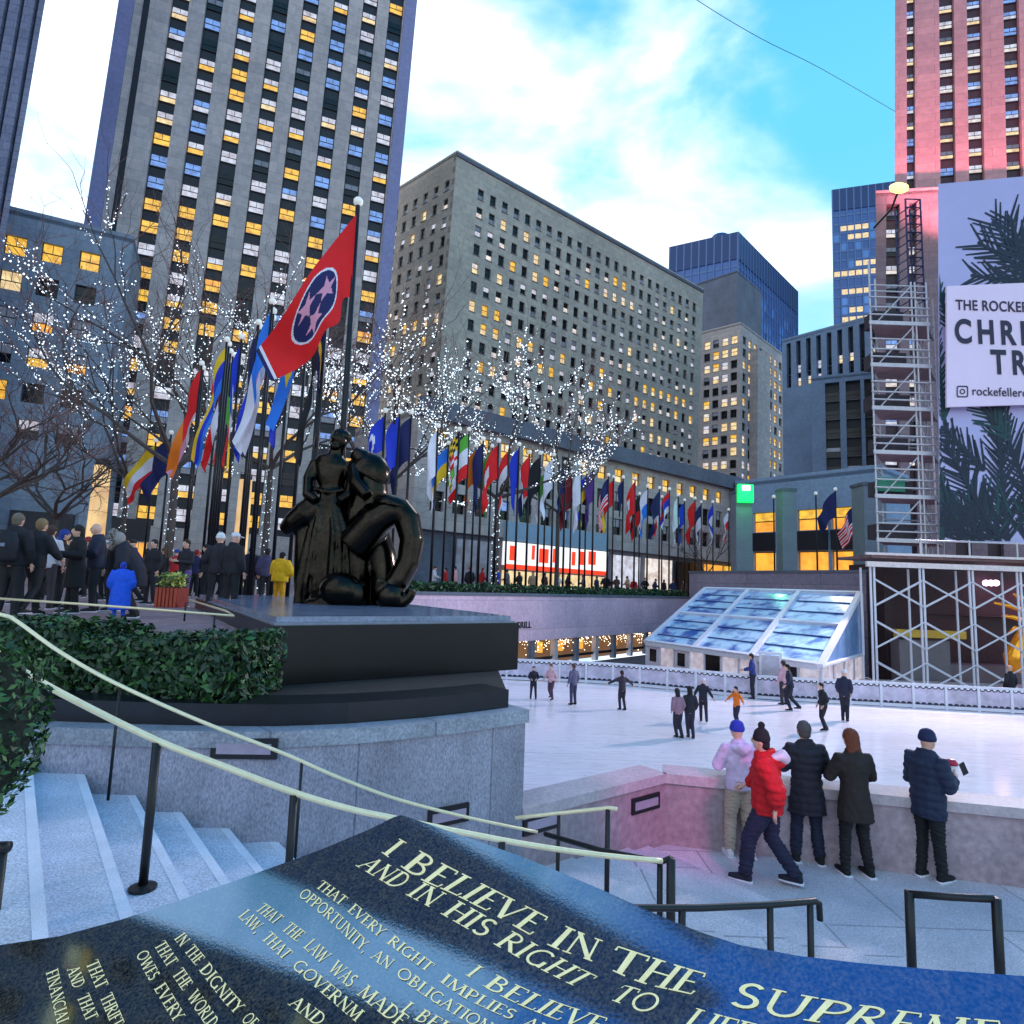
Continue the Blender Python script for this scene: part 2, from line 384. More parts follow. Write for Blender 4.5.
# --- strip of another tower at the very left edge
b = Bld('corner_tower', 'ribbed stone tower cut by the picture edge above the three lit windows', 10, 44)
A = V((-56, 43.5, 0)); B = b.pt(28, 100, 46); Lb = (B - A).xy.length; C2, D2 = behind(A, B, 16)
b.facade(A, B, 0, 150, [(.6 + 1.05 * k, .32) for k in range(int(Lb / 1.05))], [], .3, 1, 0, (3, 149))
b.plain([B, D2, C2, A], 0, 150, 2)
b.finish([mat('limestone_slate', lin(146, 146, 170), .85, var=.25, scale=.4, fine=.15, cells=(1.6, .7, .03)), mat('slot_dark', lin(44, 46, 66), .8), mat('limestone_violet_lit', lin(146, 144, 182))], [([A, B, D2, C2], 150)])
b = Bld('side_tower', 'dark stone tower beside the plaza mirrored in the polished slab', -700, 20, 0)
A, B = V((-44, -8, 0)), V((-44, 28.5, 0)); C2, D2 = away(A, B, 16)
b.facade(A, B, 0, 84, [(2 + 3.1 * k, 1.5) for k in range(11)], [(6 + 3.3 * k, 1.8) for k in range(23)], .3, 1, 0, None, choose({('dark', 'dark'): 8, ('yellow', 'warm'): 2}, 71), 'one')
b.plain([B, D2, C2, A], 0, 84); b.finish([stone_dark, spandrel], [([A, B, D2, C2], 84)], limit=0)

# --- low stone building at left with big yellow windows
b = Bld('stone_building', 'low blue grey stone building with large square windows at left, its top row lit yellow', 66, 52, .6)
A = b.pt(-40, 207, 50); B = b.pt(134, 237, 55.5); zt = b.zrow(A, B, (60, 222)); Lb = (B - A).xy.length
us = b.ucol(A, B, [(-22, 243), (15, 247), (52, 252), (90, 257), (124, 262)])
z1 = b.zrow(A, B, (52, 263)); rows = [(z1 - 3.25 * k, 1.75) for k in range(6)]
pat = {5: ['yellow'] * 5, 4: ['yellow', 'warm', 'dark', 'dark', 'yellow'], 3: ['dark', 'steel', 'orange', 'steel', 'yellow'], 2: ['dark', 'dark', 'yellow', 'orange', 'yellow'], 1: ['yellow', 'yellow', 'dark', 'dark', 'yellow'], 0: ['dark'] * 5}
b.facade(A, B, 0, zt, [(u, 1.62) for u in us], rows, .35, 1, 0, None, lambda i, j: ((pat[j][min(i, 4)],) * 2 if j >= 4 or j == 1 else (('steel' if i % 2 else 'pale'), pat[j][min(i, 4)])))
C2, D2 = away(A, B, 14); b.plain([B, D2, C2, A], 0, zt)
# shopfronts under dark canopies, lit orange
e = (B - A).xy.to_3d().normalized(); nn = V((e.y, -e.x, 0))
for q0, q1, yy in ((15, 76, 500), (116, 152, 505)):
    a0, a1 = b.ucol(A, B, [(q0, yy), (q1, yy)])
    m = V((A.x, A.y, 0)) + e * ((a0 + a1) / 2) + nn * .35; hw = (a1 - a0) / 2
    s1 = MB(); s1.obox(m + V((0, 0, 4.6)), e * (hw + .1), nn * .3, (0, 0, 1.0)); s1.build('canopy', spandrel, b.root)
    for k in range(4):
        s2 = MB(); s2.obox(m + e * hw * (-.75 + .5 * k) + V((0, 0, 2.1)) - nn * .2, e * (hw * .22), nn * .1, (0, 0, 1.4)); s2.build('shop_window', WM['orange'], b.root)
b.finish([stone_blue, spandrel], [([A, B, D2, C2], zt)])

# --- big punched-window building in the middle
b = Bld('office_block', 'broad grey office block with rows of small punched windows in the middle of the skyline', 540, 100, 1.8)
K = b.pt(457, 152, 90); zt = K.z
Rr = b.pt(703, 290, 90)
dr = ray(*b.U(703, 290)); Q = CAM + dr * ((zt - CAMZ) / dr.z)           # far end of the right face, same roof height
dl = ray(*b.U(410, 181)); S = CAM + dl * ((zt - CAMZ) / dl.z); S = K + (S - K) * 1.9
Lr = (Q - K).xy.length; Ll = (S - K).xy.length
c0, c1 = b.ucol(K, Q, [(481, 192), (694, 314)]); nC = 24
cols = [(c0 + (c1 - c0) * k / (nC - 1), 1.15) for k in range(nC)]
z1 = b.zrow(K, Q, (481, 200)); pr = 3.12
rows = [(z1 - pr * k, 1.75) for k in range(17)]
r5 = random.Random(5)
base_pick = choose({('dark', 'dark'): 36, ('dark', 'white'): 14, ('steel', 'pale'): 13, ('pale', 'dark'): 12, ('dark', 'steel'): 14, ('warm', 'warm'): 5, ('yellow', 'yellow'): 3, ('white', 'warm'): 4}, 6)
def pk(i, j):
    jj = 16 - j
    if jj == 6 and i in (1, 2): return ('yellow', 'yellow')
    if jj == 1 and i in (13, 14): return ('yellow', 'yellow')
    if jj == 2 and i in (12, 13, 14, 15): return ('white', 'warm')
    if jj in (7, 8) and r5.random() < .45: return ('yellow', 'warm')
    if jj == 0: return ('dark', 'steel') if r5.random() < .5 else ('dark', 'dark')
    return base_pick(i, j)
b.facade(K, Q, 0, zt, cols, rows, .35, 1, 0, None, pk, 'one')
l0, l1 = b.ucol(S, K, [(404, 222), (457, 192)]); stp = (l1 - l0) / 5
b.facade(S, K, 0, zt, [(l1 - stp * k, 1.15) for k in range(0, 11)], rows, .35, 1, 0, None, pk, 'one')
e2 = (Q - K).xy.to_3d().normalized(); nb = V((-e2.y, e2.x, 0)); Q2 = V((Q.x, Q.y, 0)) + nb * Ll; 
b.plain([Q, (Q.x + (S - K).x, Q.y + (S - K).y), S], 0, zt)
cap = MB(); ek = e2; n2 = V((ek.y, -ek.x, 0))
cap.obox(V((K.x, K.y, zt - .35)) + ek * Lr / 2 + n2 * .08, ek * (Lr / 2 + .1), n2 * .12, (0, 0, .3)); cap.build('coping', stone_dark, b.root)
b.finish([mat('limestone_green_grey', lin(196, 182, 166), .85, var=.16, scale=.1, fine=.12, cells=(2.4, 1.0, .02)), frame_dark], [([K, Q, (Q.x + (S - K).x, Q.y + (S - K).y), S], zt)])

# --- six-storey shop building in front of it with a flat dark roof band
b = Bld('shop_building', 'low stone shop building with a dark parapet behind the right hand row of flags', 600, 62, 1.0)
K = b.pt(420, 400, 47); Q = b.pt(738, 488, 74)
zt = b.zrow(K, Q, (600, 452)); Lb = (Q - K).xy.length
us = b.ucol(K, Q, [(x, 475 + (x - 560) * .2) for x in (440, 462, 484, 506, 528, 548, 566, 584, 602, 619, 636, 651, 666, 680, 693, 706, 719)])
zw = b.zrow(K, Q, (590, 474)); zl = b.zrow(K, Q, (590, 500))
lp = choose({('yellow', 'warm'): 6, ('warm', 'yellow'): 5, ('dark', 'dark'): 2}, 8); dp = choose({('dark', 'dark'): 6, ('steel', 'dark'): 4, ('blue', 'dark'): 2}, 9)
b.facade(K, Q, 4.6, zt, [(u, 1.25) for u in us], [(zw - .2, 1.3), (zl - .6, 1.9), (zl - 3.0, 1.6)], .4, 1, 0, None, lambda i, j: (lp if j == 2 else dp)(i, j))
e = (Q - K).xy.to_3d().normalized(); nn = V((e.y, -e.x, 0)); k0 = V((K.x, K.y, 0))
fa = MB(); fa.obox(k0 + e * Lb / 2 + V((0, 0, zt + .1)) + nn * .3, e * (Lb / 2 + .2), nn * .35, (0, 0, .75)); fa.build('parapet', stone_dark, b.root)
g = MB(); g.quad(k0 - nn * .5, k0 + e * Lb - nn * .5, k0 + e * Lb + V((0, 0, 4.6)) - nn * .5, k0 + V((0, 0, 4.6)) - nn * .5); g.build('shop_back', stone_dark, b.root)
shops = [(455, 497, 'steel'), (502, 606, 'sign'), (612, 640, 'pale'), (645, 672, 'white'), (676, 700, 'dark'), (704, 722, 'orange'), (724, 736, 'yellow')]
red_sign = mat('sign_red', lin(235, 60, 30), .5, es=1.0, ec=lin(245, 60, 20)); white_sign = mat('sign_white', lin(245, 240, 235), .5, es=.9)
for x0, x1, kd in shops:
    a0, a1 = b.ucol(K, Q, [(x0, 560), (x1, 560)]); c = k0 + e * (a0 + a1) / 2; hw = (a1 - a0) / 2
    if kd == 'sign':
        s1 = MB(); s1.obox(c + V((0, 0, 3.3)) + nn * .1, e * hw, nn * .15, (0, 0, 1.0)); sg = s1.build('shop_sign', white_sign, b.root)
        s2 = MB()
        x = -.92
        for k, wd in enumerate((.1, .16, .06, .2, .1, .14, .08, .12, .18, .1)):   # red blocks of unreadable lettering
            if k % 2 == 0 or k in (3, 7): s2.obox(c + e * hw * (x + wd / 2) + V((0, 0, 3.35 + .1 * (k % 3))) + nn * .27, e * hw * wd * .42, nn * .03, (0, 0, .62))
            x += wd + .065
        s2.obox(c + V((0, 0, 2.2)) + nn * .27, e * hw * .99, nn * .04, (0, 0, .2)); s2.build('sign_lettering', red_sign, sg)
        for k in range(7):
            s3 = MB(); s3.obox(c + e * hw * (-.86 + .287 * k) + V((0, 0, 1.0)), e * hw * .125, nn * .1, (0, 0, .85)); s3.build('shop_window', WM['warm'], b.root)
        s4 = MB(); s4.obox(c + V((0, 0, 5.2)) + nn * .1, e * hw, nn * .12, (0, 0, .8)); s4.build('fascia', mat('fascia_blue', lin(120, 150, 175), .5, es=.15), b.root)
    else:
        n_ = max(2, int(hw / .8))
        for k in range(n_):
            s3 = MB(); s3.obox(c + e * hw * (-1 + (2 * k + 1) / n_) + V((0, 0, 2.2)), e * hw * .9 / n_, nn * .1, (0, 0, 1.9)); s3.build('shop_window', WM[kd], b.root)
C2, D2 = away(K, Q, 12); b.plain([Q, D2, C2, K], 0, zt)
b.finish([stone_warm, spandrel], [([K, Q, D2, C2], zt)])

# --- blue glass tower behind
def glass_tower(name, label, pts, D, zb, lit, seed, lean=1.0, nflo=26):
    b = Bld(name, label, pts[1][0], D, lean)
    K = b.pt(*pts[1], D); zt = K.z
    def roofpt(q): d = ray(*b.U(*q)); return CAM + d * ((zt - CAMZ) / d.z)
    faces = []
    if pts[0]: faces.append((roofpt(pts[0]), K))
    if pts[2]: faces.append((K, roofpt(pts[2])))
    r = random.Random(seed); pane = {k: MB() for k in ('a', 'b', 'lit')}; mul = MB()
    ph = (zt - zb) / nflo
    for fi, (P0, P1) in enumerate(faces):
        e = V((P1.x - P0.x, P1.y - P0.y, 0)); Lf = e.length; e.normalize(); n = V((e.y, -e.x, 0)); p0 = V((P0.x, P0.y, 0)); nb = max(8, int(Lf / 2.6))
        for k in range(nb + 1): mul.obox(p0 + e * Lf * k / nb + V((0, 0, (zt + zb) / 2)) + n * .2, e * .22, n * .25, (0, 0, (zt - zb) / 2))
        for j in range(nflo):
            run = 0
            for k in range(nb):
                z = zb + ph * j; top = j > nflo - 5
                if run > 0: run -= 1; t = 'lit'
                elif not top and fi == 0 and r.random() < lit * (2.5 if j % 5 == 3 else .5): t = 'lit'; run = r.randint(0, 4)
                else: t = 'b' if top or r.random() < .5 else 'a'
                a = p0 + e * Lf * k / nb; c = p0 + e * Lf * (k + 1) / nb
                lo_, hi_ = (z, z + ph) if t != 'lit' else (z + ph * .25, z + ph * .8)
                if t == 'lit': pane['b'].quad(a + V((0, 0, z)), c + V((0, 0, z)), c + V((0, 0, z + ph)), a + V((0, 0, z + ph)), 1)
                off = n * (.06 if t == 'lit' else 0)
                pane['lit' if t == 'lit' else 'b'].quad(a + V((0, 0, lo_)) + off, c + V((0, 0, lo_)) + off, c + V((0, 0, hi_)) + off, a + V((0, 0, hi_)) + off, 1 if t == 'b' else 0)
            mul.obox(p0 + e * Lf / 2 + V((0, 0, zb + ph * j)) + n * .05, e * Lf / 2, n * .1, (0, 0, ph * .1))
        if fi == 0 or len(faces) == 1: pass
        mul.obox(p0 + e * Lf / 2 + V((0, 0, zt - ph * 1.2)) + n * .12, e * Lf / 2, n * .3, (0, 0, ph * 1.2), 1)
    P0, P1 = faces[0]; PZ = faces[-1][1]
    if len(faces) == 2: back = (P0.x + PZ.x - K.x, P0.y + PZ.y - K.y); poly = [P0, K, PZ, back]; b.plain([PZ, back, P0], zb, zt)
    else: C2, D2 = behind(P0, PZ, 30); poly = [P0, PZ, D2, C2]; b.plain([PZ, D2, C2, P0], zb, zt)
    for (P_, Q_) in faces: b.plain([P_, Q_], 0, zb)
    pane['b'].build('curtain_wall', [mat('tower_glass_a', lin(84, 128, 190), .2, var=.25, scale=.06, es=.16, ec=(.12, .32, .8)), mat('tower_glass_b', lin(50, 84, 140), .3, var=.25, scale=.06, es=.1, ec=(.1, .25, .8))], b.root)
    if pane['lit'].f: o = pane['lit'].build('far_window', WM['pale' if name == 'glass_tower' else 'warm'], b.root); o['kind'] = 'stuff'
    mul.build('mullion_grid', [mat('mullion_blue', lin(84, 112, 160), .5), mat('crown_blue', lin(30, 58, 108), .5)], b.root)
    r_ = MB(); r_.prism([(p[0], p[1]) for p in poly], zt - .3, zt + .3); rf = r_.build('roof', stone_dark, b.root)
    if name == 'glass_tower':
        c = K + (faces[0][0] - K) * .3 + V((4, 8, 2)); q = MB(); q.lathe(c, [(4, -2), (4, 1.5), (3.2, 3), (1, 4)], 14); q.build('roof_dome', mat('crown_blue', lin(30, 58, 108)), rf)
    b.finish([mat('tower_side', lin(50, 72, 110), .6)])
    return b
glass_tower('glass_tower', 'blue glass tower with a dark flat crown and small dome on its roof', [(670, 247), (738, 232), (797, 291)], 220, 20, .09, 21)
glass_tower('slab_tower', 'dark blue glass slab with scattered lit offices beside the yellow floodlight', [(832, 190), (905, 180), None], 240, 20, .16, 22, .5, 38)
b = Bld('blank_tower', 'plain windowless grey slab rising in front of the blue glass tower', 750, 170, 1.0)
K = b.pt(737, 271, 170); Q = b.pt(762, 291, 182); C2, D2 = away(K, Q, 20); b.plain([C2, K, Q, D2, C2], 0, K.z); b.finish([stone_dark], [([K, Q, D2, C2], K.z)])

# --- warm-lit stone building with setbacks
b = Bld('setback_building', 'stone office building full of lit yellow windows left of the scaffolding', 745, 140, 1.0)
K = b.pt(741, 323, 140); zt = K.z
rp = lambda q: (lambda d: CAM + d * ((zt - CAMZ) / d.z))(ray(*b.U(*q)))
S, Q = rp((700, 333)), rp((811, 375))
pc = choose({('yellow', 'warm'): 22, ('warm', 'warm'): 18, ('white', 'warm'): 12, ('pale', 'white'): 14, ('dark', 'dark'): 22, ('steel', 'dark'): 12}, 31)
Lr, Ll = (Q - K).xy.length, (S - K).xy.length
rows = [(zt - 4.6 - 3.0 * k, 1.9) for k in range(15)]
b.facade(K, Q, 0, zt, [(2.0 + 3.05 * k, 1.75) for k in range(int(Lr / 3.05))], rows, .4, 1, 0, None, pc, 'one')
b.facade(S, K, 0, zt, [(Ll - 1.6 - 2.25 * k, 1.5) for k in range(int(Ll / 2.25))], rows, .4, 1, 0, None, pc, 'one')
bk = (Q.x + S.x - K.x, Q.y + S.y - K.y); b.plain([Q, bk, S], 0, zt)
e = (Q - K).xy.to_3d().normalized(); nn = V((e.y, -e.x, 0))
b.wall.obox(V((K.x, K.y, zt * .46)) + e * 8.5 + nn * 1.0, e * 3.6, nn * 1.0, (0, 0, zt * .46))
b.finish([stone_warm, frame_dark], [([K, Q, bk, S], zt)])

# --- finned building and its lower wing
b = Bld('finned_building', 'blue grey building with upright stone fins above tall dark window strips', 828, 112, .3)
A = b.pt(782, 341, 118); B = b.pt(886, 333, 104); Lb = (B - A).xy.length; zt = A.z; zm = b.zrow(A, B, (840, 378))
b.facade(A, B, zm, zt, [(1.3 + 1.9 * k, .85) for k in range(int(Lb / 1.9))], [(zm + .4, 1.6), (zm + 3.0, 1.6)], .9, 1, 0, (zm + .2, zt - .8), choose({('white', 'warm'): 3, ('dark', 'dark'): 3, ('pale', 'pale'): 2}, 41), 'one')
A2, B2 = b.pt(811, 379, 100), b.pt(886, 379, 95); zm2 = A2.z
L2 = (B2 - A2).xy.length; us = b.ucol(A2, B2, [(833, 430), (854, 430), (873, 430)])
b.facade(A2, B2, 0, zm2, [(u, 2.1) for u in us], [(zm2 - 4 - 3.1 * k, 1.5) for k in range(6)], .8, 1, 0, (12, zm2 - 1), choose({('dark', 'dark'): 7, ('steel', 'dark'): 3, ('pale', 'warm'): 1}, 42), 'one')
C2, D2 = away(A, B, 20); b.plain([A, B], 0, zm); b.plain([B, D2, C2, A], 0, zt); A3, B3 = behind(A2, B2, 7); b.plain([B2, B3], 0, zm2); b.plain([A3, A2], 0, zm2)
b.finish([mat('limestone_steel', lin(138, 158, 186), .8, var=.15, scale=.2, fine=.1), spandrel], [([A, B, D2, C2], zt), ([A2, B2, B3, A3], zm2)])

# --- street-level frontage with orange windows behind the west terrace
b = Bld('store_frontage', 'two storey stone frontage with orange lit shop windows behind the green lamp', 800, 66, 0)
A = b.pt(735, 484, 72); B = b.pt(880, 482, 60); zt = A.z; Lb = (B - A).xy.length
for (qa, qb) in ((751, 777), (797, 829), (831, 857)):
    pass
us = b.ucol(A, B, [(764, 520), (812, 520), (844, 520)])
za = b.zrow(A, B, (812, 530)); zb_ = b.zrow(A, B, (812, 509)); zc = b.zrow(A, B, (812, 570)); zd = b.zrow(A, B, (812, 551))
b.facade(A, B, 0, zt, [(us[0], 2.6), (us[1], 3.2), (us[2], 2.6)], [(.3, zd - .3), (za, zb_ - za)], .5, 1, 0, None, lambda i, j: ('orange', 'yellow') if j == 0 else ('yellow', 'orange'), 'one')
C2, D2 = away(A, B, 8); b.plain([B, D2, C2, A], 0, zt)
e = (B - A).xy.to_3d().normalized(); nn = V((e.y, -e.x, 0))
for u, hw in zip(us, (1.3, 1.6, 1.3)):
    s1 = MB(); s1.obox(V((A.x, A.y, (za + zd) / 2)) + e * u + nn * .1, e * hw, nn * .12, (0, 0, (za - zd) / 2 - .1)); s1.build('shop_fascia', spandrel, b.root)
b.finish([mat('limestone_steel', lin(138, 158, 186)), frame_dark], [([A, B, D2, C2], zt)])

# --- pink floodlit tower at the right edge
b = Bld('floodlit_tower', 'tall tower washed in pink floodlight at the right edge with paired window strips', 960, 76, 2.2)
A = b.pt(895, 80, 78); B = b.pt(1090, 80, 72); Lb = (B - A).xy.length; zt = 88
us = b.ucol(A, B, [(911, 60), (947, 60), (975, 60), (1012, 60), (1040, 60), (1068, 60)])
zq = b.zrow(A, B, (947, 40)); P = 2.42
b.facade(A, B, 24, zt, [(us[0], 1.0)] + [(u, 1.75) for u in us[1:]], [(zq + P * k, 1.15) for k in range(-11, 14)], .6, 1, 0, (25, zt - 2),
         choose({('blue', 'pale'): 16, ('blue', 'blue'): 14, ('pale', 'white'): 18, ('steel', 'warm'): 6, ('pale', 'warm'): 10}, 51))
bk_ = lambda P_, d: V((P_.x, P_.y, 0)) + (V((P_.x, P_.y, 0)).normalized() * d + V((d * .1, 0, 0)))
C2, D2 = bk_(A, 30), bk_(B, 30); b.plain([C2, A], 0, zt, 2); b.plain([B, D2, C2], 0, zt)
A2, B2 = b.pt(876, 195, 73), b.pt(1090, 175, 68); z2 = b.zrow(A2, B2, (884, 192)); us = b.ucol(A2, B2, [(893, 230), (913, 230), (960, 230), (990, 230)])
b.facade(A2, B2, 0, z2, [(us[0], 1.5), (us[1], .8), (us[2], 1.6), (us[3], 1.6)], [(z2 - 3.4 - 2.42 * k, 1.15) for k in range(14)], .6, 1, 3, (3, z2 - 1.6), choose({('pale', 'white'): 3, ('steel', 'dark'): 5, ('blue', 'pale'): 2}, 52))
A3, B3 = bk_(A2, 7), bk_(B2, 7); b.plain([B2, B3], 0, z2); b.plain([A3, A2], 0, z2)
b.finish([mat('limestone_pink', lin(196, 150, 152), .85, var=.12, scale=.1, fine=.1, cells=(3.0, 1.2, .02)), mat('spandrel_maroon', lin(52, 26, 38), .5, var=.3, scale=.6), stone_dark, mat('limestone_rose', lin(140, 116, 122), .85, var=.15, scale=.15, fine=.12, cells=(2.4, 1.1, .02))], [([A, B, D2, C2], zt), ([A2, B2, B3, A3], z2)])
FT = (A.copy(), B.copy(), A2.copy(), z2)
# ---------------------------------------------------------------- ground, rink, walls
NW0, NWC, WW1 = V((-7, 25.5, 0)), V((14.4, 50, 0)), V((20.8, 36, 0))
RZ, FZ, WT = -3.75, -2.9, 2.25           # rink level, landing level, west terrace top
hole = [NW0, NWC, WW1, V((34, 34, 0)), V((34, -6, 0)), V((-9, -6, 0)), V((-9, 8.7, 0)), V((-3.2, 8.7, 0)), V((-.6, 10.8, 0))]
outer = [V((-1500, -1500, 0)), V((1500, -1500, 0)), V((1500, 3000, 0)), V((-1500, 3000, 0))]
tri = geometry.tessellate_polygon([outer, hole]); vs = outer + hole
g = MB(); g.v = [V(p) for p in vs]
for t in tri:
    a, b_, c = (vs[i] for i in t); t = t if (b_ - a).cross(c - a).z > 0 else t[::-1]
    g.f.append(tuple(t)); g.m.append(0)
struct('ground', g, mat('plaza_paving', lin(168, 134, 134), .55, var=.22, scale=.5, fine=.2, cells=(1.2, 1.2, .03, 1)))
g = MB(); g.prism([(-9, -6), (34, -6), (34, 34), (20.8, 36), (14.4, 50), (-7, 25.5), (-.6, 10.8), (-9, 8.7)], RZ - .3, RZ - .01)
struct('rink_floor', g, mat('dark_concrete', lin(70, 66, 74), .8, var=.2, scale=1))
fence_px = [(480, 679), (550, 681.5), (610, 684.5), (650, 688), (700, 693), (757, 699), (820, 703), (879, 706), (950, 710), (1024, 714), (1110, 720)]
fpts = [atz(x, y, RZ) for x, y in fence_px]
PW = [V((.26, 8.04, 0)), V((2.43, 9.7, 0)), V((9.6, 8.1, 0)), V((14, 7.2, 0))]
ice = [(p.x, p.y) for p in fpts] + [(26, 20), (15, 7.4), (9.6, 8.5), (2.4, 10.0), (.2, 8.4), (-.6, 11), (-2.6, 16), (-2.5, 22)]
g = MB(); g.prism(ice, RZ - .05, RZ)
icem = mat('ice', lin(250, 236, 240), .13, var=.07, scale=.6, fine=.07, spec=.5, stretch=(.35, 2.2, 1))
t_ = icem.node_tree; n_ = t_.nodes; l_ = t_.links; bs_ = n_['Principled BSDF']; base_ = bs_.inputs['Base Color'].links[0].from_socket; co_ = n_.new('ShaderNodeTexCoord')
for ang_, sc_, st_ in ((.5, 1.1, 7), (-.35, .9, 9), (1.5, 1.3, 6)):      # scratches left by blades, three crossing directions
    mp_ = n_.new('ShaderNodeMapping'); mp_.inputs['Rotation'].default_value = (0, 0, ang_); mp_.inputs['Scale'].default_value = (sc_ * .16, sc_ * st_ * .35, 1); l_.new(co_.outputs['Object'], mp_.inputs[0])
    zn = n_.new('ShaderNodeTexNoise'); zn.inputs['Scale'].default_value = 2.2; zn.inputs['Detail'].default_value = 2; zn.inputs['Distortion'].default_value = .6; l_.new(mp_.outputs[0], zn.inputs['Vector'])
    rr_ = n_.new('ShaderNodeValToRGB'); e_ = rr_.color_ramp.elements; e_[0].position = .485; e_[1].position = .515; e_[0].color = e_[1].color = (1, 1, 1, 1); k2 = e_.new(.5); k2.color = (.80, .81, .86, 1)
    l_.new(zn.outputs[0], rr_.inputs[0]); mm = n_.new('ShaderNodeMix'); mm.data_type = 'RGBA'; mm.blend_type = 'MULTIPLY'; mm.inputs[0].default_value = 1; l_.new(base_, mm.inputs[6]); l_.new(rr_.outputs[0], mm.inputs[7]); base_ = mm.outputs[2]
l_.new(base_, bs_.inputs['Base Color'])
struct('ice_rink', g, icem)

wall_pink = mat('rink_wall_stone', lin(214, 180, 198), .75, var=.16, scale=.4, fine=.12, cells=(3.2, 1.6, .012))
wall_grey = mat('terrace_stone', lin(148, 136, 154), .8, var=.16, scale=.3, fine=.12, cells=(3.0, 1.5, .015))
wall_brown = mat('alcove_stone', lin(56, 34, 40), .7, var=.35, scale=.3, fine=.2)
# north wall of the rink with the restaurant under it
e = (NWC - NW0).normalized(); nn = V((e.y, -e.x, 0)); Ln = (NWC - NW0).length
nw = thing('rink_wall', 'pale pink stone wall along the far side of the rink with restaurant windows under it', 'wall', tuple(NW0))
m_ = MB(); c = NW0 + e * Ln / 2
m_.obox(c + V((0, 0, -1.0)) - nn * .2, e * Ln / 2, nn * .2, (0, 0, 1.22)); m_.build('stone_band', wall_pink, nw)
m_ = MB(); m_.obox(c + V((0, 0, .3)) - nn * .25, e * Ln / 2, nn * .3, (0, 0, .08)); m_.build('coping', stone_dark, nw)
m_ = MB(); m_.quad(NW0 - nn * 1.2 + V((0, 0, RZ)), NWC - nn * 1.2 + V((0, 0, RZ)), NWC - nn * 1.2 + V((0, 0, -2.2)), NW0 - nn * 1.2 + V((0, 0, -2.2)))
m_.build('restaurant_interior', winmat('restaurant_glow', (.55, .26, .10), .35, base=(.04, .035, .03), vs=.7), nw)
r = random.Random(4); npan = 15
for k in range(npan + 1):
    p_ = NW0 + e * Ln * k / npan
    m_ = MB(); m_.obox(p_ + V((0, 0, (RZ - 2.2) / 2)) - nn * .3, e * .16, nn * .16, (0, 0, (-2.2 - RZ) / 2)); m_.build('post', galv if k % 2 else stone_dark, nw)
    if k < npan:
        m_ = MB(); q = p_ + e * Ln / npan / 2 - nn * .35
        m_.obox(q + V((0, 0, RZ + .45)), e * (Ln / npan / 2 - .2), nn * .05, (0, 0, .08)); m_.build('window_rail', iron, nw)
        m_ = MB(); m_.obox(q - nn * .5 + e * r.uniform(-.5, .5) + V((0, 0, RZ + 1.0)), e * .14, nn * .1, (0, 0, .3)); m_.build('table_lamp', WM['orange'], nw)
m_ = MB()
for k in range(620):                   # fairy lights hung behind the restaurant glass
    u = r.random() * Ln; z = -2.22 - abs(r.gauss(0, .35)); p_ = NW0 + e * u - nn * (.34 + .1 * r.random()) + V((0, 0, max(z, -3.5))); s_ = r.uniform(.018, .035)
    m_.add([p_ + V((s_, 0, 0)), p_ + V((-s_, 0, 0)), p_ + V((0, 0, s_)), p_ + V((0, 0, -s_)), p_ + nn * s_], ((0, 2, 4), (2, 1, 4), (1, 3, 4), (3, 0, 4)))
o = m_.build('fairy_light', mat('led_warm', (1, .85, .6), es=5), nw); o['kind'] = 'stuff'
# lettering on the wall: only the end of the name shows beside the pedestal
def textmesh(body, size, name, m, parent, M, sx=1, depth=.01, bold=0, sp_=1.05):
    cu = bpy.data.curves.new(name, 'FONT'); cu.body = body; cu.size = size; cu.extrude = depth; cu.offset = bold; cu.space_character = sp_
    to = bpy.data.objects.new(name, cu); col.objects.link(to)
    me = bpy.data.meshes.new_from_object(to.evaluated_get(bpy.context.evaluated_depsgraph_get())); bpy.data.objects.remove(to)
    me.transform(Matrix.Scale(sx, 4, (1, 0, 0))); me.transform(M); me.materials.clear(); me.materials.append(m)
    me.transform(Matrix.Translation(-V(parent['wloc'])))
    o = bpy.data.objects.new(name, me); col.objects.link(o); o.parent = parent; o['wloc'] = parent['wloc']; return o
def wallframe(p, u, n): return Matrix(((u.x, 0, n.x, p.x), (u.y, 0, n.y, p.y), (0, 1, 0, p.z), (0, 0, 0, 1)))
pg = onplane(500, 628, NW0, nn)
ink = mat('dark_lettering', lin(24, 22, 30), .5)
textmesh('SEA GRILL', .5, 'lettering', ink, nw, wallframe(onplane(503, 629, NW0 + nn * .0, nn) + nn * .02, e, nn), 1.0, .012, .012)

# west terrace wall and the dark alcove behind the scaffolding
e2_ = (WW1 - NWC).normalized(); n2_ = V((e2_.y, -e2_.x, 0)); L2_ = (WW1 - NWC).length
ww = thing('terrace_wall', 'plain grey violet stone wall behind the glass roofed tent', 'wall', tuple(NWC))
m_ = MB(); m_.obox((NWC + WW1) / 2 + V((0, 0, (RZ + WT) / 2)) - n2_ * .3, e2_ * L2_ / 2, n2_ * .3, (0, 0, (WT - RZ) / 2)); m_.build('stone_face', wall_grey, ww)
m_ = MB(); m_.obox((NWC + WW1) / 2 + V((0, 0, WT + .08)) - n2_ * .3, e2_ * (L2_ / 2 + .05), n2_ * .36, (0, 0, .08)); m_.build('coping', stone_dark, ww)
aw = thing('alcove_wall', 'dark reddish brown stone recess behind the lower scaffolding', 'wall', (26, 36, 0))
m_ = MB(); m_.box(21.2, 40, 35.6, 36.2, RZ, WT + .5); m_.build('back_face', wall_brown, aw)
m_ = MB(); m_.box(20.72, 21.19, 34.5, 38, RZ, WT + .5); m_.build('side_face', wall_brown, aw)
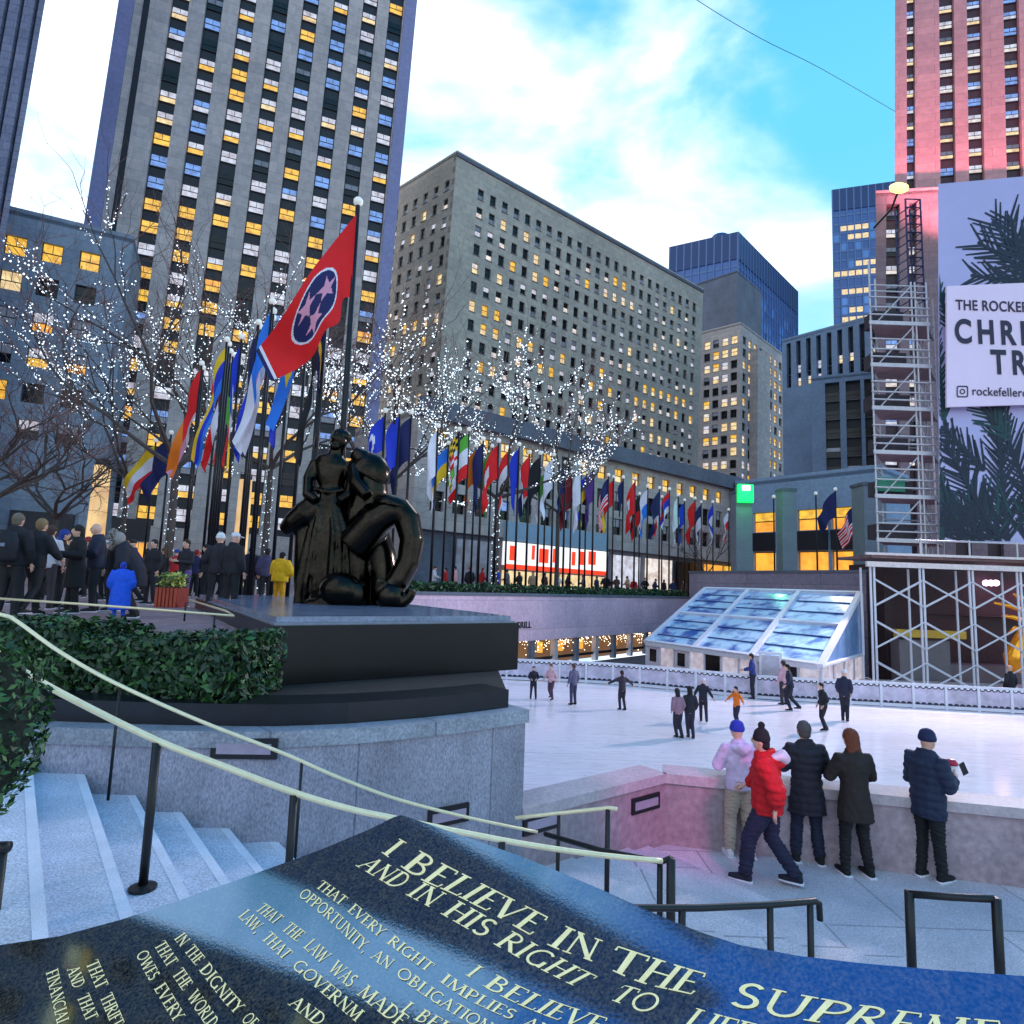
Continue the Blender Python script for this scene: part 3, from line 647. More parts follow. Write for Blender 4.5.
m_ = MB(); m_.box(21.2, 40, 34.4, 35.59, RZ, RZ + 1.1); m_.build('fountain_basin', mat('basin_stone', lin(120, 112, 118), .6, var=.2, scale=.5), aw)
m_ = MB(); m_.box(20.9, 23.6, 33.6, 34.39, RZ, RZ + 2.4); m_.build('stone_block', mat('basin_stone', lin(120, 112, 118)), aw)
m_ = MB(); m_.box(20.6, 24.3, 33.3, 33.59, RZ + 2.55, RZ + 2.95); m_.build('yellow_board', mat('yellow_plank', lin(214, 170, 60), .6, var=.2, scale=2), aw)

# near landing, parapet, staircase
land = mat('landing_stone', lin(206, 196, 200), .75, var=.22, scale=.9, fine=.30, fs=70, bump=.2, cells=(1.9, 1.9, .014, 1))
g = MB(); g.prism([(-.6, -6), (15, -6), (15, 7.2), (9.6, 8.2), (2.43, 9.8), (.26, 8.14), (-.6, 7.6)], FZ - .6, FZ)
struct('landing', g, land)
para = thing('parapet', 'waist high pink lit stone parapet between the landing and the ice', 'wall', (2.43, 9.7, FZ))
par_m = mat('parapet_stone', lin(164, 144, 150), .75, var=.24, scale=.8, fine=.2, bump=.1)
for k, (a, b_) in enumerate(zip(PW, PW[1:])):
    e = (b_ - a).normalized(); n = V((e.y, -e.x, 0)); L_ = (b_ - a).length
    m_ = MB(); m_.obox((a + b_) / 2 - n * .2 + V((0, 0, (RZ - 2.02) / 2)), e * L_ / 2, n * .2, (0, 0, (-2.02 - RZ) / 2)); m_.build('wall_face', par_m, para)
    m_ = MB(); m_.obox((a + b_) / 2 - n * .22 + V((0, 0, -1.95)), e * (L_ / 2 + .02), n * .26, (0, 0, .068)); m_.build('coping', mat('parapet_cap', lin(190, 174, 178), .6, var=.15, scale=1.2, fine=.15), para)
slot_m = mat('slot_frame', lin(22, 20, 26), .5); slot_g = mat('slot_glass', lin(150, 140, 160), .3, es=.12)
def light_slot(parent, c, e, n, hw, hh):
    m_ = MB(); m_.obox(c + n * .012, e * hw, n * .02, (0, 0, hh)); o = m_.build('light_slot', slot_m, parent)
    m_ = MB(); m_.obox(c + n * .036, e * hw * .82, n * .008, (0, 0, hh * .5)); m_.build('lens', slot_g, o)
e = (PW[1] - PW[0]).normalized(); n = V((e.y, -e.x, 0))
for q in ((645, 803), (541, 822)): light_slot(para, onplane(*q, PW[0], n), e, n, .3, .11)

W_ = [(-9, 6.3), (-4.94, 6.36), (-3.6, 6.36), (-2.41, 6.45), (-1.65, 6.7), (-.97, 7.07), (-.35, 7.5), (.26, 8.03)]
def wall_y(x): return plerp(W_, x)[0]
def strip(mb, f, z0, z1, d0, d1, x0=-9, x1=.26, mi=0, n=26):
    fr, bk = [], []
    for k in range(n + 1):
        x = lerp(x0, x1, k / n); y = wall_y(x); s_ = (wall_y(x + .05) - wall_y(x - .05)) / .1; q = V((-s_, 1, 0)).normalized()
        fr.append(V((x, y, 0)) + q * d0); bk.append(V((x, y, 0)) + q * d1)
    mb.prism([(p.x, p.y) for p in fr] + [(p.x, p.y) for p in reversed(bk)], z0, z1, mi)
pw = thing('pedestal_wall', 'curved grey stone retaining wall beside the stairs with a pale cap below the bronze', 'wall', (-2.4, 6.5, FZ))
wall_wet = mat('weathered_stone', lin(158, 154, 168), .7, var=.38, scale=1.1, fine=.34, fs=55, stretch=(1, 1, .45), cells=(2.3, 2.9, .014), bump=.25)
m_ = MB(); strip(m_, W_, -4, -.86, 0, .42); m_.build('wall_face', wall_wet, pw)
m_ = MB(); strip(m_, W_, -.858, -.70, -.04, .46, x1=.28); m_.build('cap', mat('cap_stone', lin(150, 152, 162), .5, var=.3, scale=2.5, fine=.3, cells=(2.3, 1.4, .018)), pw)
m_ = MB(); strip(m_, W_, -.698, -.48, .2, .75, x1=.17); m_.build('upper_course', mat('black_granite', lin(18, 20, 28), .3, var=.4, scale=3, fine=.3), pw)
for k in (.34, .62, .85):               # joints of the cap
    x = lerp(-9, .19, k)
e = V((1, .05, 0)).normalized(); n = V((e.y, -e.x, 0))
for q, hw in (((245, 748), .32), ((448, 815), .26)):
    x0 = at(q[0], q[1], 6.6).x; y0 = wall_y(x0); s_ = (wall_y(x0 + .1) - wall_y(x0 - .1)) / .2; e_ = V((1, s_, 0)).normalized(); n_ = V((e_.y, -e_.x, 0))
    light_slot(pw, onplane(*q, V((x0, y0, 0)), n_), e_, n_, hw, .1)
g = MB(); g.prism([(-9, 6.7), (-5, 6.75), (-2.4, 6.85), (-.9, 7.5), (0, 8.3), (-.2, 10.9), (-3.2, 9.2), (-9, 9.2)], -1.4, -.5)
struct('planting_bed', g, mat('soil', lin(40, 34, 30), .9, var=.4, scale=4))
g = MB(); g.prism([(-9, 8.7), (-3.2, 8.7), (-.6, 10.8), (-.6, 11), (-3.2, 9), (-9, 9)], -1.2, -.004); struct('kerb', g, stone_dark)
g = MB(); g.prism([(-.75, 10.7), (-7.2, 25.4), (-7.5, 25.4), (-1.05, 10.6)], RZ, -.004); struct('kerb', g, wall_grey)

stairs = thing('staircase', 'broad pale stone stairs descending beside the curved wall to the landing', 'stairs', (-2, 5, FZ))
stair_m = mat('stair_stone', lin(200, 202, 214), .75, var=.2, scale=1.4, fine=.36, fs=50, bump=.2)
def wallhit(px, py):
    d = ray(px, py); lo_, hi_ = .1, 12
    for _ in range(40):
        m = (lo_ + hi_) / 2; p = CAM + d * m; lo_, hi_ = (m, hi_) if p.y < wall_y(p.x) else (lo_, m)
    return CAM + d * lo_
hits = [wallhit(*q) for q in ((24, 757), (77, 774), (128, 795), (174, 812), (221, 828), (270, 842), (312, 856), (352, 868), (392, 880), (432, 892))]
xs = [(-9, hits[0].z)] + [(hits[k].x, hits[k + 1].z) for k in range(len(hits) - 1)]
print('STEPS', [(round(x, 2), round(z, 2)) for x, z in xs])
xs += [(hits[-1].x, min(-2.66, hits[-1].z - .1)), (.9, -2.7), (1.35, -2.77), (1.75, -2.84), (2.1, FZ + .004)]
SLX, SLN = .62 / .78, 9.4              # the nosings run from the wall down toward the viewer's right
def wall_any(x): return wall_y(x) if x < .15 else PW[0].y + (x - PW[0].x) * (PW[1].y - PW[0].y) / (PW[1].x - PW[0].x)
def tread_z(p):
    lo_ = 0
    for _ in range(30): xw = p.x - SLX * (wall_any(lo_ or p.x) - p.y); lo_ = xw
    zz = xs[0][1]
    for x_, z_ in xs:
        if xw >= x_: zz = z_
    return zz
def tread_hit(px, py):
    best = None
    for x_, z_ in xs:
        q = atz(px, py, z_)
        if best is None or abs(tread_z(q) - z_) < best[0]: best = (abs(tread_z(q) - z_), q, z_)
    return best[1]
nose = mat('step_nosing', lin(222, 222, 232), .7, var=.12, scale=3, fine=.2, fs=40)
for k in range(len(xs) - 1):
    x0, z = xs[k]; x1 = xs[k + 1][0]; m_ = MB(); xm = lerp(x0, x1, .5); q = lambda x, t=0: (x + SLX * t, wall_any(x) + .05 - t)
    far_ = [q(x1 + .02), q(xm), q(x0)]; near_ = [q(x0, SLN), q(x1 + .02, SLN)]
    if k == 0: near_ = [(-9, -4), (q(x1, SLN)[0], -4), q(x1 + .02, SLN)]
    m_.prism(far_ + near_, z - .6, z)
    sp_ = m_.build('step', stair_m if k < 9 else land, stairs)
    if k >= 9: continue
    m_ = MB(); m_.prism([q(x1 - .05, .06), q(x1 + .035, .06), q(x1 + .035, SLN), q(x1 - .05, SLN)], z - .05, z + .003); m_.build('nosing', nose, sp_)

# ---------------------------------------------------------------- pedestal and bronze
black_gran = mat('pedestal_granite', lin(12, 12, 17), .3, var=.5, scale=2, fine=.35, spec=.3)
Fp, Rp = atz(273, 626, .235), atz(519, 623, .235); Lp = at(196, 594, 15.5)
for q_ in (Fp, Rp, Lp): q_.z = 0
Bp = Rp + Lp - Fp; Cp = (Fp + Bp) / 2
ped = thing('pedestal', 'broad polished black granite pedestal under the bronze figure', 'pedestal', (Cp.x, Cp.y, -.5))
def quadpoly(s): return [(Cp + (p - Cp) * s).xy[:] for p in (Fp, Rp, Bp, Lp)]
m_ = MB(); m_.prism(quadpoly(1.0), -.5, .235); m_.build('base', black_gran, ped)
m_ = MB(); m_.prism(quadpoly(.985), .2352, .262); m_.build('trim', mat('trim_stone', lin(130, 132, 146), .4), ped)
m_ = MB(); m_.prism(quadpoly(.965), .2622, .34); m_.build('top', mat('pedestal_top', lin(120, 130, 152), .16, var=.3, scale=1.5, fine=.2), ped)

def remesh(mb, vox, smooth=6):
    me = mb.mesh('tmp', [iron]); o = bpy.data.objects.new('tmp', me); col.objects.link(o)
    md = o.modifiers.new('r', 'REMESH'); md.mode = 'VOXEL'; md.voxel_size = vox; md.use_smooth_shade = True
    if smooth: ms = o.modifiers.new('s', 'SMOOTH'); ms.iterations = smooth; ms.factor = .5
    out = bpy.data.meshes.new_from_object(o.evaluated_get(bpy.context.evaluated_depsgraph_get())); bpy.data.objects.remove(o)
    out.materials.clear(); out.polygons.foreach_set('use_smooth', [True] * len(out.polygons)); return out
def put(name, me, m, parent):
    me.materials.append(m); o = bpy.data.objects.new(name, me); col.objects.link(o); o.parent = parent
    if 'wloc' in parent: o['wloc'] = parent['wloc']
    return o
def ringpath(pts):                     # pts: (x, y, z, rx, ry) -> loft rings along the path
    out = []; P_ = [V(p[:3]) for p in pts]; prev = None
    for i, p in enumerate(pts):
        t = (P_[min(i + 1, len(pts) - 1)] - P_[max(i - 1, 0)]).normalized()
        a = V((1, 0, 0)) if prev is None else prev
        if abs(t.dot(a)) > .95: a = V((0, 1, 0))
        x = (a - t * a.dot(t)).normalized(); prev = x; y = t.cross(x); out.append((P_[i], x * p[3], y * p[4]))
    return out
bronze = mat('dark_bronze', lin(44, 39, 34), .22, metal=1, var=.55, scale=1.2, fine=.2, bump=.1)
sp = atz(347, 604, .34); k_ = sp.y / 620 * 1.01
stt = thing('bronze_statue', 'dark bronze robed figure beside curled wheel like forms on the black pedestal', 'statue', tuple(sp))
def sx(px): return (px - 347) * k_
def sz(py): return (604 - py) * k_
def path(pts): return ringpath([(sx(x), y, sz(q), rx * k_, ry * k_) for x, q, y, rx, ry in pts])
LF = lambda mb, pts: mb.loft(path(pts), 0, 22)
f_ = MB()
LF(f_, [(331, 607, 0, 24, 24), (330, 580, 0, 25, 22), (328, 545, 0, 22, 19), (326, 515, 0, 18, 15), (324, 497, 0, 14, 12), (324, 490, 0, 13, 11), (323, 478, 0, 16, 12), (323, 468, 0, 19, 12), (324, 461, 0, 17, 10), (326, 456, 0, 8, 7), (327, 448, 0, 6.5, 7)])
LF(f_, [(340, 464, 0, 6, 6), (345, 480, -.1, 5.5, 5.5), (345, 498, -.28, 5, 5), (337, 505, -.4, 4, 4)])
LF(f_, [(307, 464, 0, 6, 6), (302, 482, -.12, 5.5, 5.5), (305, 499, -.3, 5, 5), (316, 505, -.4, 4, 4)])
for k in range(7):                     # folds of the robe
    x = 310 + 6 * k; LF(f_, [(324 + (x - 328) * .35, 496, -.19 - .02 * (k % 2), 1.4, 2), (x, 535, -.29 - .04 * (k * 2 % 3), 2.4, 3), (x + (x - 328) * .3, 585, -.36 - .05 * (k * 2 % 3), 3.2, 4), (x + (x - 328) * .35, 606, -.38, 3.4, 4)])
LF(f_, [(310, 493, -.15, 2.2, 2.5), (324, 496, -.25, 2.4, 2.6), (339, 493, -.15, 2.2, 2.5)])
LF(f_, [(313, 508, -.2, 12, 7), (302, 517, -.25, 12, 8), (291, 526, -.2, 10, 8), (282, 534, -.1, 7, 6)])
LF(f_, [(300, 522, -.1, 9, 8), (303, 545, -.1, 10, 9), (307, 580, -.1, 12, 10), (312, 605, -.1, 14, 12)])
put('figure', remesh(f_, .026, 7), bronze, stt)
f_ = MB(); f_.ball((sx(328), 0, sz(441)), 9 * k_, 10 * k_, 12 * k_, 18, 12); f_.ball((sx(325), -9 * k_, sz(440)), 2.2 * k_, 3.5 * k_, 3.5 * k_); f_.ball((sx(326), -6 * k_, sz(449)), 5 * k_, 5 * k_, 4 * k_)
LF(f_, [(327, 456, 0, 6, 6), (328, 448, 0, 6.5, 7)]); hd = put('head', remesh(f_, .02, 3), bronze, stt)
f_ = MB(); f_.ball((sx(330.5), .06, sz(437)), 9.5 * k_, 10.5 * k_, 8 * k_, 18, 12); put('hair', remesh(f_, .02, 2), bronze, hd)
f_ = MB()                              # second, shell backed figure
LF(f_, [(352, 545, .15, 20, 20), (356, 515, .1, 20, 20), (361, 492, .1, 19, 19), (360, 472, .1, 17, 17), (350, 456, .05, 10, 12), (343, 452, .0, 6, 7)])
LF(f_, [(352, 548, -.1, 20, 19), (372, 522, -.2, 17, 18), (388, 512, -.2, 15, 16), (400, 514, -.2, 12, 14)])
LF(f_, [(350, 535, .1, 19, 20), (352, 570, .1, 20, 22), (352, 606, .1, 20, 20)])
LF(f_, [(346, 468, -.1, 7, 7), (352, 486, -.35, 7, 7), (366, 500, -.5, 6, 6)])
LF(f_, [(366, 530, .15, 15, 18), (376, 556, .15, 15, 18), (382, 582, .1, 14, 16), (384, 605, .1, 14, 16)])
put('crouching_form', remesh(f_, .03, 5), bronze, stt)
def dome(cx, cy, rx, rz, tilt, y):     # a thin overhanging cap
    m = MB(); n_, h_ = 28, 9; vs = []
    for i in range(h_ + 1):
        q = PI / 2 * i / h_
        for k in range(n_):
            p = V((rx * k_ * math.cos(q) * math.cos(2 * PI * k / n_), rx * k_ * .85 * math.cos(q) * math.sin(2 * PI * k / n_), rz * k_ * math.sin(q)))
            vs.append(V((sx(cx), y, sz(cy))) + Matrix.Rotation(tilt, 3, 'Y') @ p)
    m.add(vs, [(i * n_ + k, i * n_ + (k + 1) % n_, (i + 1) * n_ + (k + 1) % n_, (i + 1) * n_ + k) for i in range(h_) for k in range(n_)] + [tuple(reversed(range(n_)))])
    return m
put('cap_form', remesh(dome(357, 477, 23, 26, R(30), .08), .026, 3), bronze, stt)
put('cap_form', remesh(dome(388, 508, 20, 12, R(10), -.2), .026, 3), bronze, stt)
f_ = MB(); LF(f_, [(392, 508, -.2, 13, 14), (403, 520, -.2, 13, 15), (409, 540, -.25, 11.5, 15), (407, 562, -.3, 11, 14), (399, 580, -.4, 11, 13), (388, 592, -.45, 9, 11)])
put('curled_form', remesh(f_, .028, 4), bronze, stt)
f_ = MB(); pts = []
for k in range(13):
    q = R(150 + k * 17); pts.append((399 + 15 * math.cos(q), 586 - 15 * math.sin(q), -.5, 8.5 - .35 * k, 12 - .5 * k))
LF(f_, pts); f_.ball((sx(393), -.45, sz(594)), 15 * k_, 18 * k_, 14 * k_, 18, 12); put('foot_scroll', remesh(f_, .026, 2), bronze, stt)
f_ = MB(); f_.ball((sx(346), -.5, sz(590)), 21 * k_, 20 * k_, 17 * k_, 22, 14); f_.ball((sx(328), -.4, sz(598)), 13 * k_, 14 * k_, 9 * k_, 18, 12); f_.ball((sx(362), -.5, sz(594)), 11 * k_, 12 * k_, 14 * k_, 18, 12); LF(f_, [(318, 606, -.55, 9, 8), (330, 604, -.6, 10, 8), (344, 604, -.6, 8, 7)]); put('drapery', remesh(f_, .03, 3), bronze, stt)

# ---------------------------------------------------------------- inscribed granite slab in front
pn = V((-.32, -.338, .885)).normalized(); pc_ = at(400, 815, 2.0)
S3 = lambda x, y: onplane(x, y, pc_, pn)
edge = [(-70, 957), (0, 945), (60, 936), (120, 920), (180, 900), (240, 879), (320, 850), (370, 829), (394, 817), (401, 815), (408, 817), (440, 828), (480, 842), (520, 856), (560, 872), (600, 889), (640, 907), (670, 920), (700, 932), (740, 945), (800, 956), (860, 963), (940, 970), (1024, 976), (1110, 984), (1110, 1240), (-70, 1240)]
top = [S3(*q) for q in edge]; slab = thing('inscribed_slab', 'polished granite slab in the foreground carved with a gold lettered creed', 'plaque', tuple(pc_))
m_ = MB(); nE = len(top); m_.v = top + [p - pn * .14 for p in top]
m_.f = [tuple(reversed(range(nE)))] + [tuple(range(nE, 2 * nE))] + [(i, (i + 1) % nE, nE + (i + 1) % nE, nE + i) for i in range(nE)]; m_.m = [0] * len(m_.f)
gm = bpy.data.materials.new('polished_granite'); gm.use_nodes = True; t = gm.node_tree; b = t.nodes['Principled BSDF']; l = t.links
co = t.nodes.new('ShaderNodeTexCoord')
def nz_(sc_, det=5, d=0):
    z = t.nodes.new('ShaderNodeTexNoise'); z.inputs['Scale'].default_value = sc_; z.inputs['Detail'].default_value = det; z.inputs['Distortion'].default_value = d; l.new(co.outputs['Object'], z.inputs['Vector']); return z
z1_ = nz_(150, 6, .2); z2_ = nz_(26, 5)
rp1 = t.nodes.new('ShaderNodeValToRGB'); el = rp1.color_ramp.elements; el[0].position = .36; el[0].color = (.006, .008, .012, 1); el[1].position = .7; el[1].color = (.15, .125, .09, 1)
l.new(z1_.outputs[0], rp1.inputs[0]); rp2 = t.nodes.new('ShaderNodeValToRGB'); el = rp2.color_ramp.elements; el[0].position = .35; el[0].color = (.55, .6, .65, 1); el[1].position = .65; el[1].color = (1, .95, .8, 1)
l.new(z2_.outputs[0], rp2.inputs[0]); mx = t.nodes.new('ShaderNodeMix'); mx.data_type = 'RGBA'; mx.blend_type = 'MULTIPLY'; mx.inputs[0].default_value = 1
l.new(rp1.outputs[0], mx.inputs[6]); l.new(rp2.outputs[0], mx.inputs[7]); l.new(mx.outputs[2], b.inputs['Base Color'])
b.inputs['Specular Tint'].default_value = (.2, .56, 1, 1); b.inputs['Roughness'].default_value = .04; b.inputs['IOR'].default_value = 3.0; b.inputs['Coat Weight'].default_value = .5; b.inputs['Coat Roughness'].default_value = .03  # specular tint puts extra sky blue into the reflections
bp = t.nodes.new('ShaderNodeBump'); bp.inputs['Strength'].default_value = .008; bp.inputs['Distance'].default_value = .01; l.new(z1_.outputs[0], bp.inputs['Height']); l.new(bp.outputs[0], b.inputs['Normal'])
m_.build('slab_body', gm, slab)
m_ = MB(); m_.prism([(-1.1, 1.0), (-.2, .35), (.5, .5), (.5, .8), (-.4, 1.5)], -3.4, -.75); m_.build('support', stone_dark, slab)

# carved Roman capitals: thick and thin strokes with serifs; unit square, width first
def arc(cx, cy, rx, ry, a0, a1, n=9): return [(cx + rx * math.cos(R(lerp(a0, a1, k / n))), cy + ry * math.sin(R(lerp(a0, a1, k / n)))) for k in range(n + 1)]
K_, H_ = .135, .055                    # stem and hairline
def st(x, y0=0, y1=1): return ([(x, y0), (x, y1)], K_, 1)
GL = {
 'I': (.36, [st(.18)]), 'L': (.62, [st(.18), ([(.18, .03), (.58, .03), (.60, .2)], H_, 0)]),
 'T': (.74, [st(.37), ([(.04, .8), (.05, .97), (.69, .97), (.70, .8)], H_, 0)]),
 'H': (.86, [st(.17), st(.69), ([(.17, .52), (.69, .52)], H_, 0)]),
 'E': (.64, [st(.17), ([(.17, .97), (.54, .97), (.56, .82)], H_, 0), ([(.17, .52), (.47, .52)], H_, 0), ([(.17, .03), (.57, .03), (.60, .2)], H_, 0)]),
 'F': (.6, [st(.17), ([(.17, .97), (.54, .97), (.56, .82)], H_, 0), ([(.17, .50), (.46, .50)], H_, 0)]),
 'N': (.88, [([(.17, 0), (.17, 1)], H_, 1), ([(.13, .97), (.72, .03)], K_, 0), ([(.72, 0), (.72, 1)], H_, 1)]),
 'M': (1.02, [([(.14, 0), (.2, 1)], H_, 1), ([(.2, .97), (.5, .05)], K_, 0), ([(.5, .05), (.8, .97)], H_, 0), ([(.88, 0), (.8, 1)], K_, 1)]),
 'A': (.82, [([(.08, 0), (.40, 1)], H_, 2), ([(.38, 1), (.72, 0)], K_, 3), ([(.2, .36), (.58, .36)], H_, 0)]),
 'V': (.82, [([(.08, 1), (.40, 0)], K_, 2), ([(.40, 0), (.70, 1)], H_, 3)]),
 'W': (1.2, [([(.06, 1), (.34, 0)], K_, 2), ([(.34, 0), (.58, .95)], H_, 0), ([(.56, .95), (.82, 0)], K_, 0), ([(.82, 0), (1.08, 1)], H_, 3)]),
 'Y': (.8, [([(.06, 1), (.38, .48)], K_, 2), ([(.38, .48), (.68, 1)], H_, 3), ([(.38, 0), (.38, .5)], K_, 2)]),
 'R': (.78, [st(.17), ([(.17, .97)] + arc(.3, .74, .27, .235, 90, -90) + [(.17, .505)], .085, 0), ([(.34, .5), (.72, .02)], K_, 3)]),
 'P': (.66, [st(.17), ([(.17, .97)] + arc(.3, .72, .27, .25, 90, -90) + [(.17, .47)], .085, 0)]),
 'B': (.68, [st(.17), ([(.17, .97)] + arc(.28, .75, .22, .22, 90, -90) + [(.17, .53)], .08, 0), ([(.17, .53)] + arc(.3, .28, .27, .25, 90, -90) + [(.17, .03)], .085, 0)]),
 'D': (.84, [st(.17), ([(.17, .97)] + arc(.32, .5, .40, .47, 90, -90, 12) + [(.17, .03)], .09, 0)]),
 'O': (.94, [(arc(.46, .5, .37, .47, 0, 360, 22), .095, 0)]), 'C': (.82, [(arc(.46, .5, .37, .47, 48, 312, 16), .095, 0)]),
 'G': (.88, [(arc(.46, .5, .37, .47, 48, 318, 16), .095, 0), ([(.74, .02), (.74, .42)], K_, 4)]),
 'S': (.6, [(arc(.29, .74, .19, .22, 35, 250, 10) + arc(.29, .27, .21, .235, 75, -145, 10), .11, 0)]),
 'U': (.84, [([(.16, 1), (.16, .34)] + arc(.42, .32, .26, .30, 180, 360, 10) + [(.68, .34), (.68, 1)], .1, 5)]),
 ',': (.26, [([(.12, .1), (.07, -.16)], .1, 0)]),
}
def letter_quads(ch):
    w_, strokes = GL[ch]; out = []
    for pts, th, serif in strokes:
        n_ = len(pts); L_, Rr_ = [], []
        for i in range(n_):
            a = V(pts[max(i - 1, 0)]); c = V(pts[min(i + 1, n_ - 1)]); d = (c - a).normalized(); q = V((-d.y, d.x)) * th / 2
            if serif in (1, 2, 3, 5) and i in (0, n_ - 1): q = V((math.copysign(th / 2 / max(.4, abs(d.y)), q.x), 0))   # stems end level
            L_.append(V(pts[i]) + q); Rr_.append(V(pts[i]) - q)
        for i in range(n_ - 1): out.append((L_[i], Rr_[i], Rr_[i + 1], L_[i + 1]))
        for i in (0, n_ - 1):
            x, y = pts[i]
            if serif in (1, 2, 3, 5) and (y < .02 or y > .98):
                if serif == 3 and ch == 'A' and y > .5: continue
                if serif == 2 and ch == 'A' and y > .5: continue
                if serif == 2 and ch in 'VWY' and y < .02 and ch != 'Y': continue
                if serif == 3 and ch == 'V' and y < .02: continue
                s_ = th / 2 + .085; y0, y1 = (0, .05) if y < .5 else (.95, 1)
                out.append((V((x - s_, y0)), V((x + s_, y0)), V((x + s_, y1)), V((x - s_, y1))))
    return w_, out
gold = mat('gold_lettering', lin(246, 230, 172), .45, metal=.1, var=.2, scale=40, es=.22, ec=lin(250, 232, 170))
def inscription(base, top_, words, slant=0):
    m_ = MB()
    for text, xa, xb in words:
        ws = [GL[c][0] for c in text]; tot = sum(ws); x = 0; lift = 0
        for ch, w_ in zip(text, ws):
            _, qs = letter_quads(ch)
            for q in qs:
                ps = []
                for p in q:
                    key = xa + (xb - xa) * (x + p.x) / tot
                    f = arclen(base, key); bx, by = f(base); tx, ty = f(top_)
                    ps.append(S3(lerp(bx, tx, p.y), lerp(by, ty, p.y)) + pn * (.0012 + lift))
                if (ps[1] - ps[0]).cross(ps[2] - ps[0]).dot(pn) < 0: ps = ps[::-1]
                m_.quad(*ps); lift = (lift + .000045) % .0009
            x += w_
    return m_.build('inscription', gold, slab)
def arclen(base, xkey):                # parameter along a baseline from its x, applied to either guide line
    i = 0
    while i < len(base) - 2 and xkey > base[i + 1][0]: i += 1
    t_ = (xkey - base[i][0]) / (base[i + 1][0] - base[i][0])
    return lambda line: (lerp(line[i][0], line[i + 1][0], t_), lerp(line[i][1], line[i + 1][1], t_))
def smooth(line, n=6):
    out = []
    for i in range(len(line) - 1):
        p0 = line[max(i - 1, 0)]; p1, p2 = line[i], line[i + 1]; p3 = line[min(i + 2, len(line) - 1)]
        for k in range(n):
            t_ = k / n; out.append(tuple(.5 * (2 * p1[j] + (p2[j] - p0[j]) * t_ + (2 * p0[j] - 5 * p1[j] + 4 * p2[j] - p3[j]) * t_ ** 2 + (-p0[j] + 3 * p1[j] - 3 * p2[j] + p3[j]) * t_ ** 3) for j in (0, 1)))
    return out + [line[-1]]
def ins(base, top_, words): inscription(smooth(base), smooth(top_), words)
ins([(382, 853), (419, 879), (452, 894), (499, 918), (549, 946), (592, 962), (640, 983), (686, 994), (728, 1005), (776, 1016), (836, 1026), (930, 1040), (1010, 1052)],
    [(400, 839), (440, 862), (475, 880), (520, 903), (568, 927), (603, 941), (660, 960), (703, 973), (745, 982), (790, 993), (858, 1005), (940, 1016), (1010, 1022)],
    [('I', 381, 389), ('BELIEVE', 400, 531), ('IN', 546, 594), ('THE', 604, 693), ('SUPREME', 725, 1003)])
ins([(356, 866), (397, 890), (432, 909), (486, 940), (535, 967), (582, 990), (618, 1003), (650, 1015), (700, 1032), (740, 1044)],
    [(374, 857), (415, 878), (450, 896), (505, 927), (555, 955), (603, 979), (635, 988), (665, 998), (715, 1014), (755, 1024)],
    [('AND', 356, 397), ('IN', 405, 430), ('HIS', 440, 483), ('RIGHT', 493, 578), ('TO', 606, 651), ('LIFE', 681, 745)])
ins([(467, 976), (500, 996), (540, 1014), (600, 1035)], [(480, 966), (515, 984), (556, 1002), (612, 1020)], [('I', 465, 471), ('BELIEVE', 482, 598)])
ins([(315, 887), (343, 908), (378, 937), (428, 973), (462, 997), (510, 1020), (560, 1043)], [(323, 880), (351, 900), (386, 929), (436, 965), (470, 988), (519, 1012), (569, 1034)],
    [('THAT', 315, 341), ('EVERY', 347, 380), ('RIGHT', 386, 428), ('IMPLIES', 439, 511), ('AN', 521, 546)])
ins([(298, 896), (330, 922), (361, 951), (392, 973), (430, 1000), (473, 1026), (500, 1041)], [(306, 888), (338, 913), (369, 942), (400, 964), (438, 991), (482, 1017), (509, 1032)],
    [('OPPORTUNITY,', 298, 364), ('AN', 370, 388), ('OBLIGATION', 395, 486)])
ins([(255, 910), (300, 945), (345, 985), (400, 1029)], [(265, 903), (310, 936), (356, 975), (411, 1018)], [('THAT', 255, 275), ('THE', 281, 297), ('LAW', 303, 322), ('WAS', 328, 349), ('MADE', 356, 400)])
ins([(238, 917), (258, 936), (290, 966), (360, 1026)], [(248, 909), (268, 928), (300, 958), (370, 1016)], [('LAW,', 238, 256), ('THAT', 261, 284), ('GOVERNM', 291, 356)])
ins([(287, 1004), (330, 1036)], [(297, 995), (341, 1026)], [('AND', 288, 318)])
ins([(398, 1011), (445, 1036)], [(409, 1001), (456, 1026)], [('I', 399, 404), ('BEL', 413, 444)])
ins([(174, 939), (195, 965), (222, 1000), (250, 1030)], [(184, 932), (205, 957), (232, 991), (260, 1021)], [('IN', 174, 181), ('THE', 184, 196), ('DIGNITY', 199, 236), ('OF', 241, 250)])
ins([(154, 946), (180, 987), (210, 1032)], [(165, 940), (191, 979), (221, 1023)], [('THAT', 154, 168), ('THE', 172, 183), ('WORLD', 187, 209)])
ins([(136, 955), (150, 982), (178, 1029)], [(147, 949), (161, 975), (189, 1021)], [('OWES', 136, 150), ('EVERY', 154, 175)])
ins([(86, 964), (98, 993), (114, 1032)], [(98, 959), (110, 987), (126, 1025)], [('THAT', 86, 97), ('THRIFT', 100, 113)])
ins([(67, 970), (76, 995), (90, 1030)], [(79, 965), (88, 990), (102, 1024)], [('AND', 67, 74), ('THAT', 77, 87)])
ins([(46, 973), (52, 1000), (59, 1032)], [(58, 968), (64, 995), (71, 1027)], [('FINANCIAL', 46, 58)])
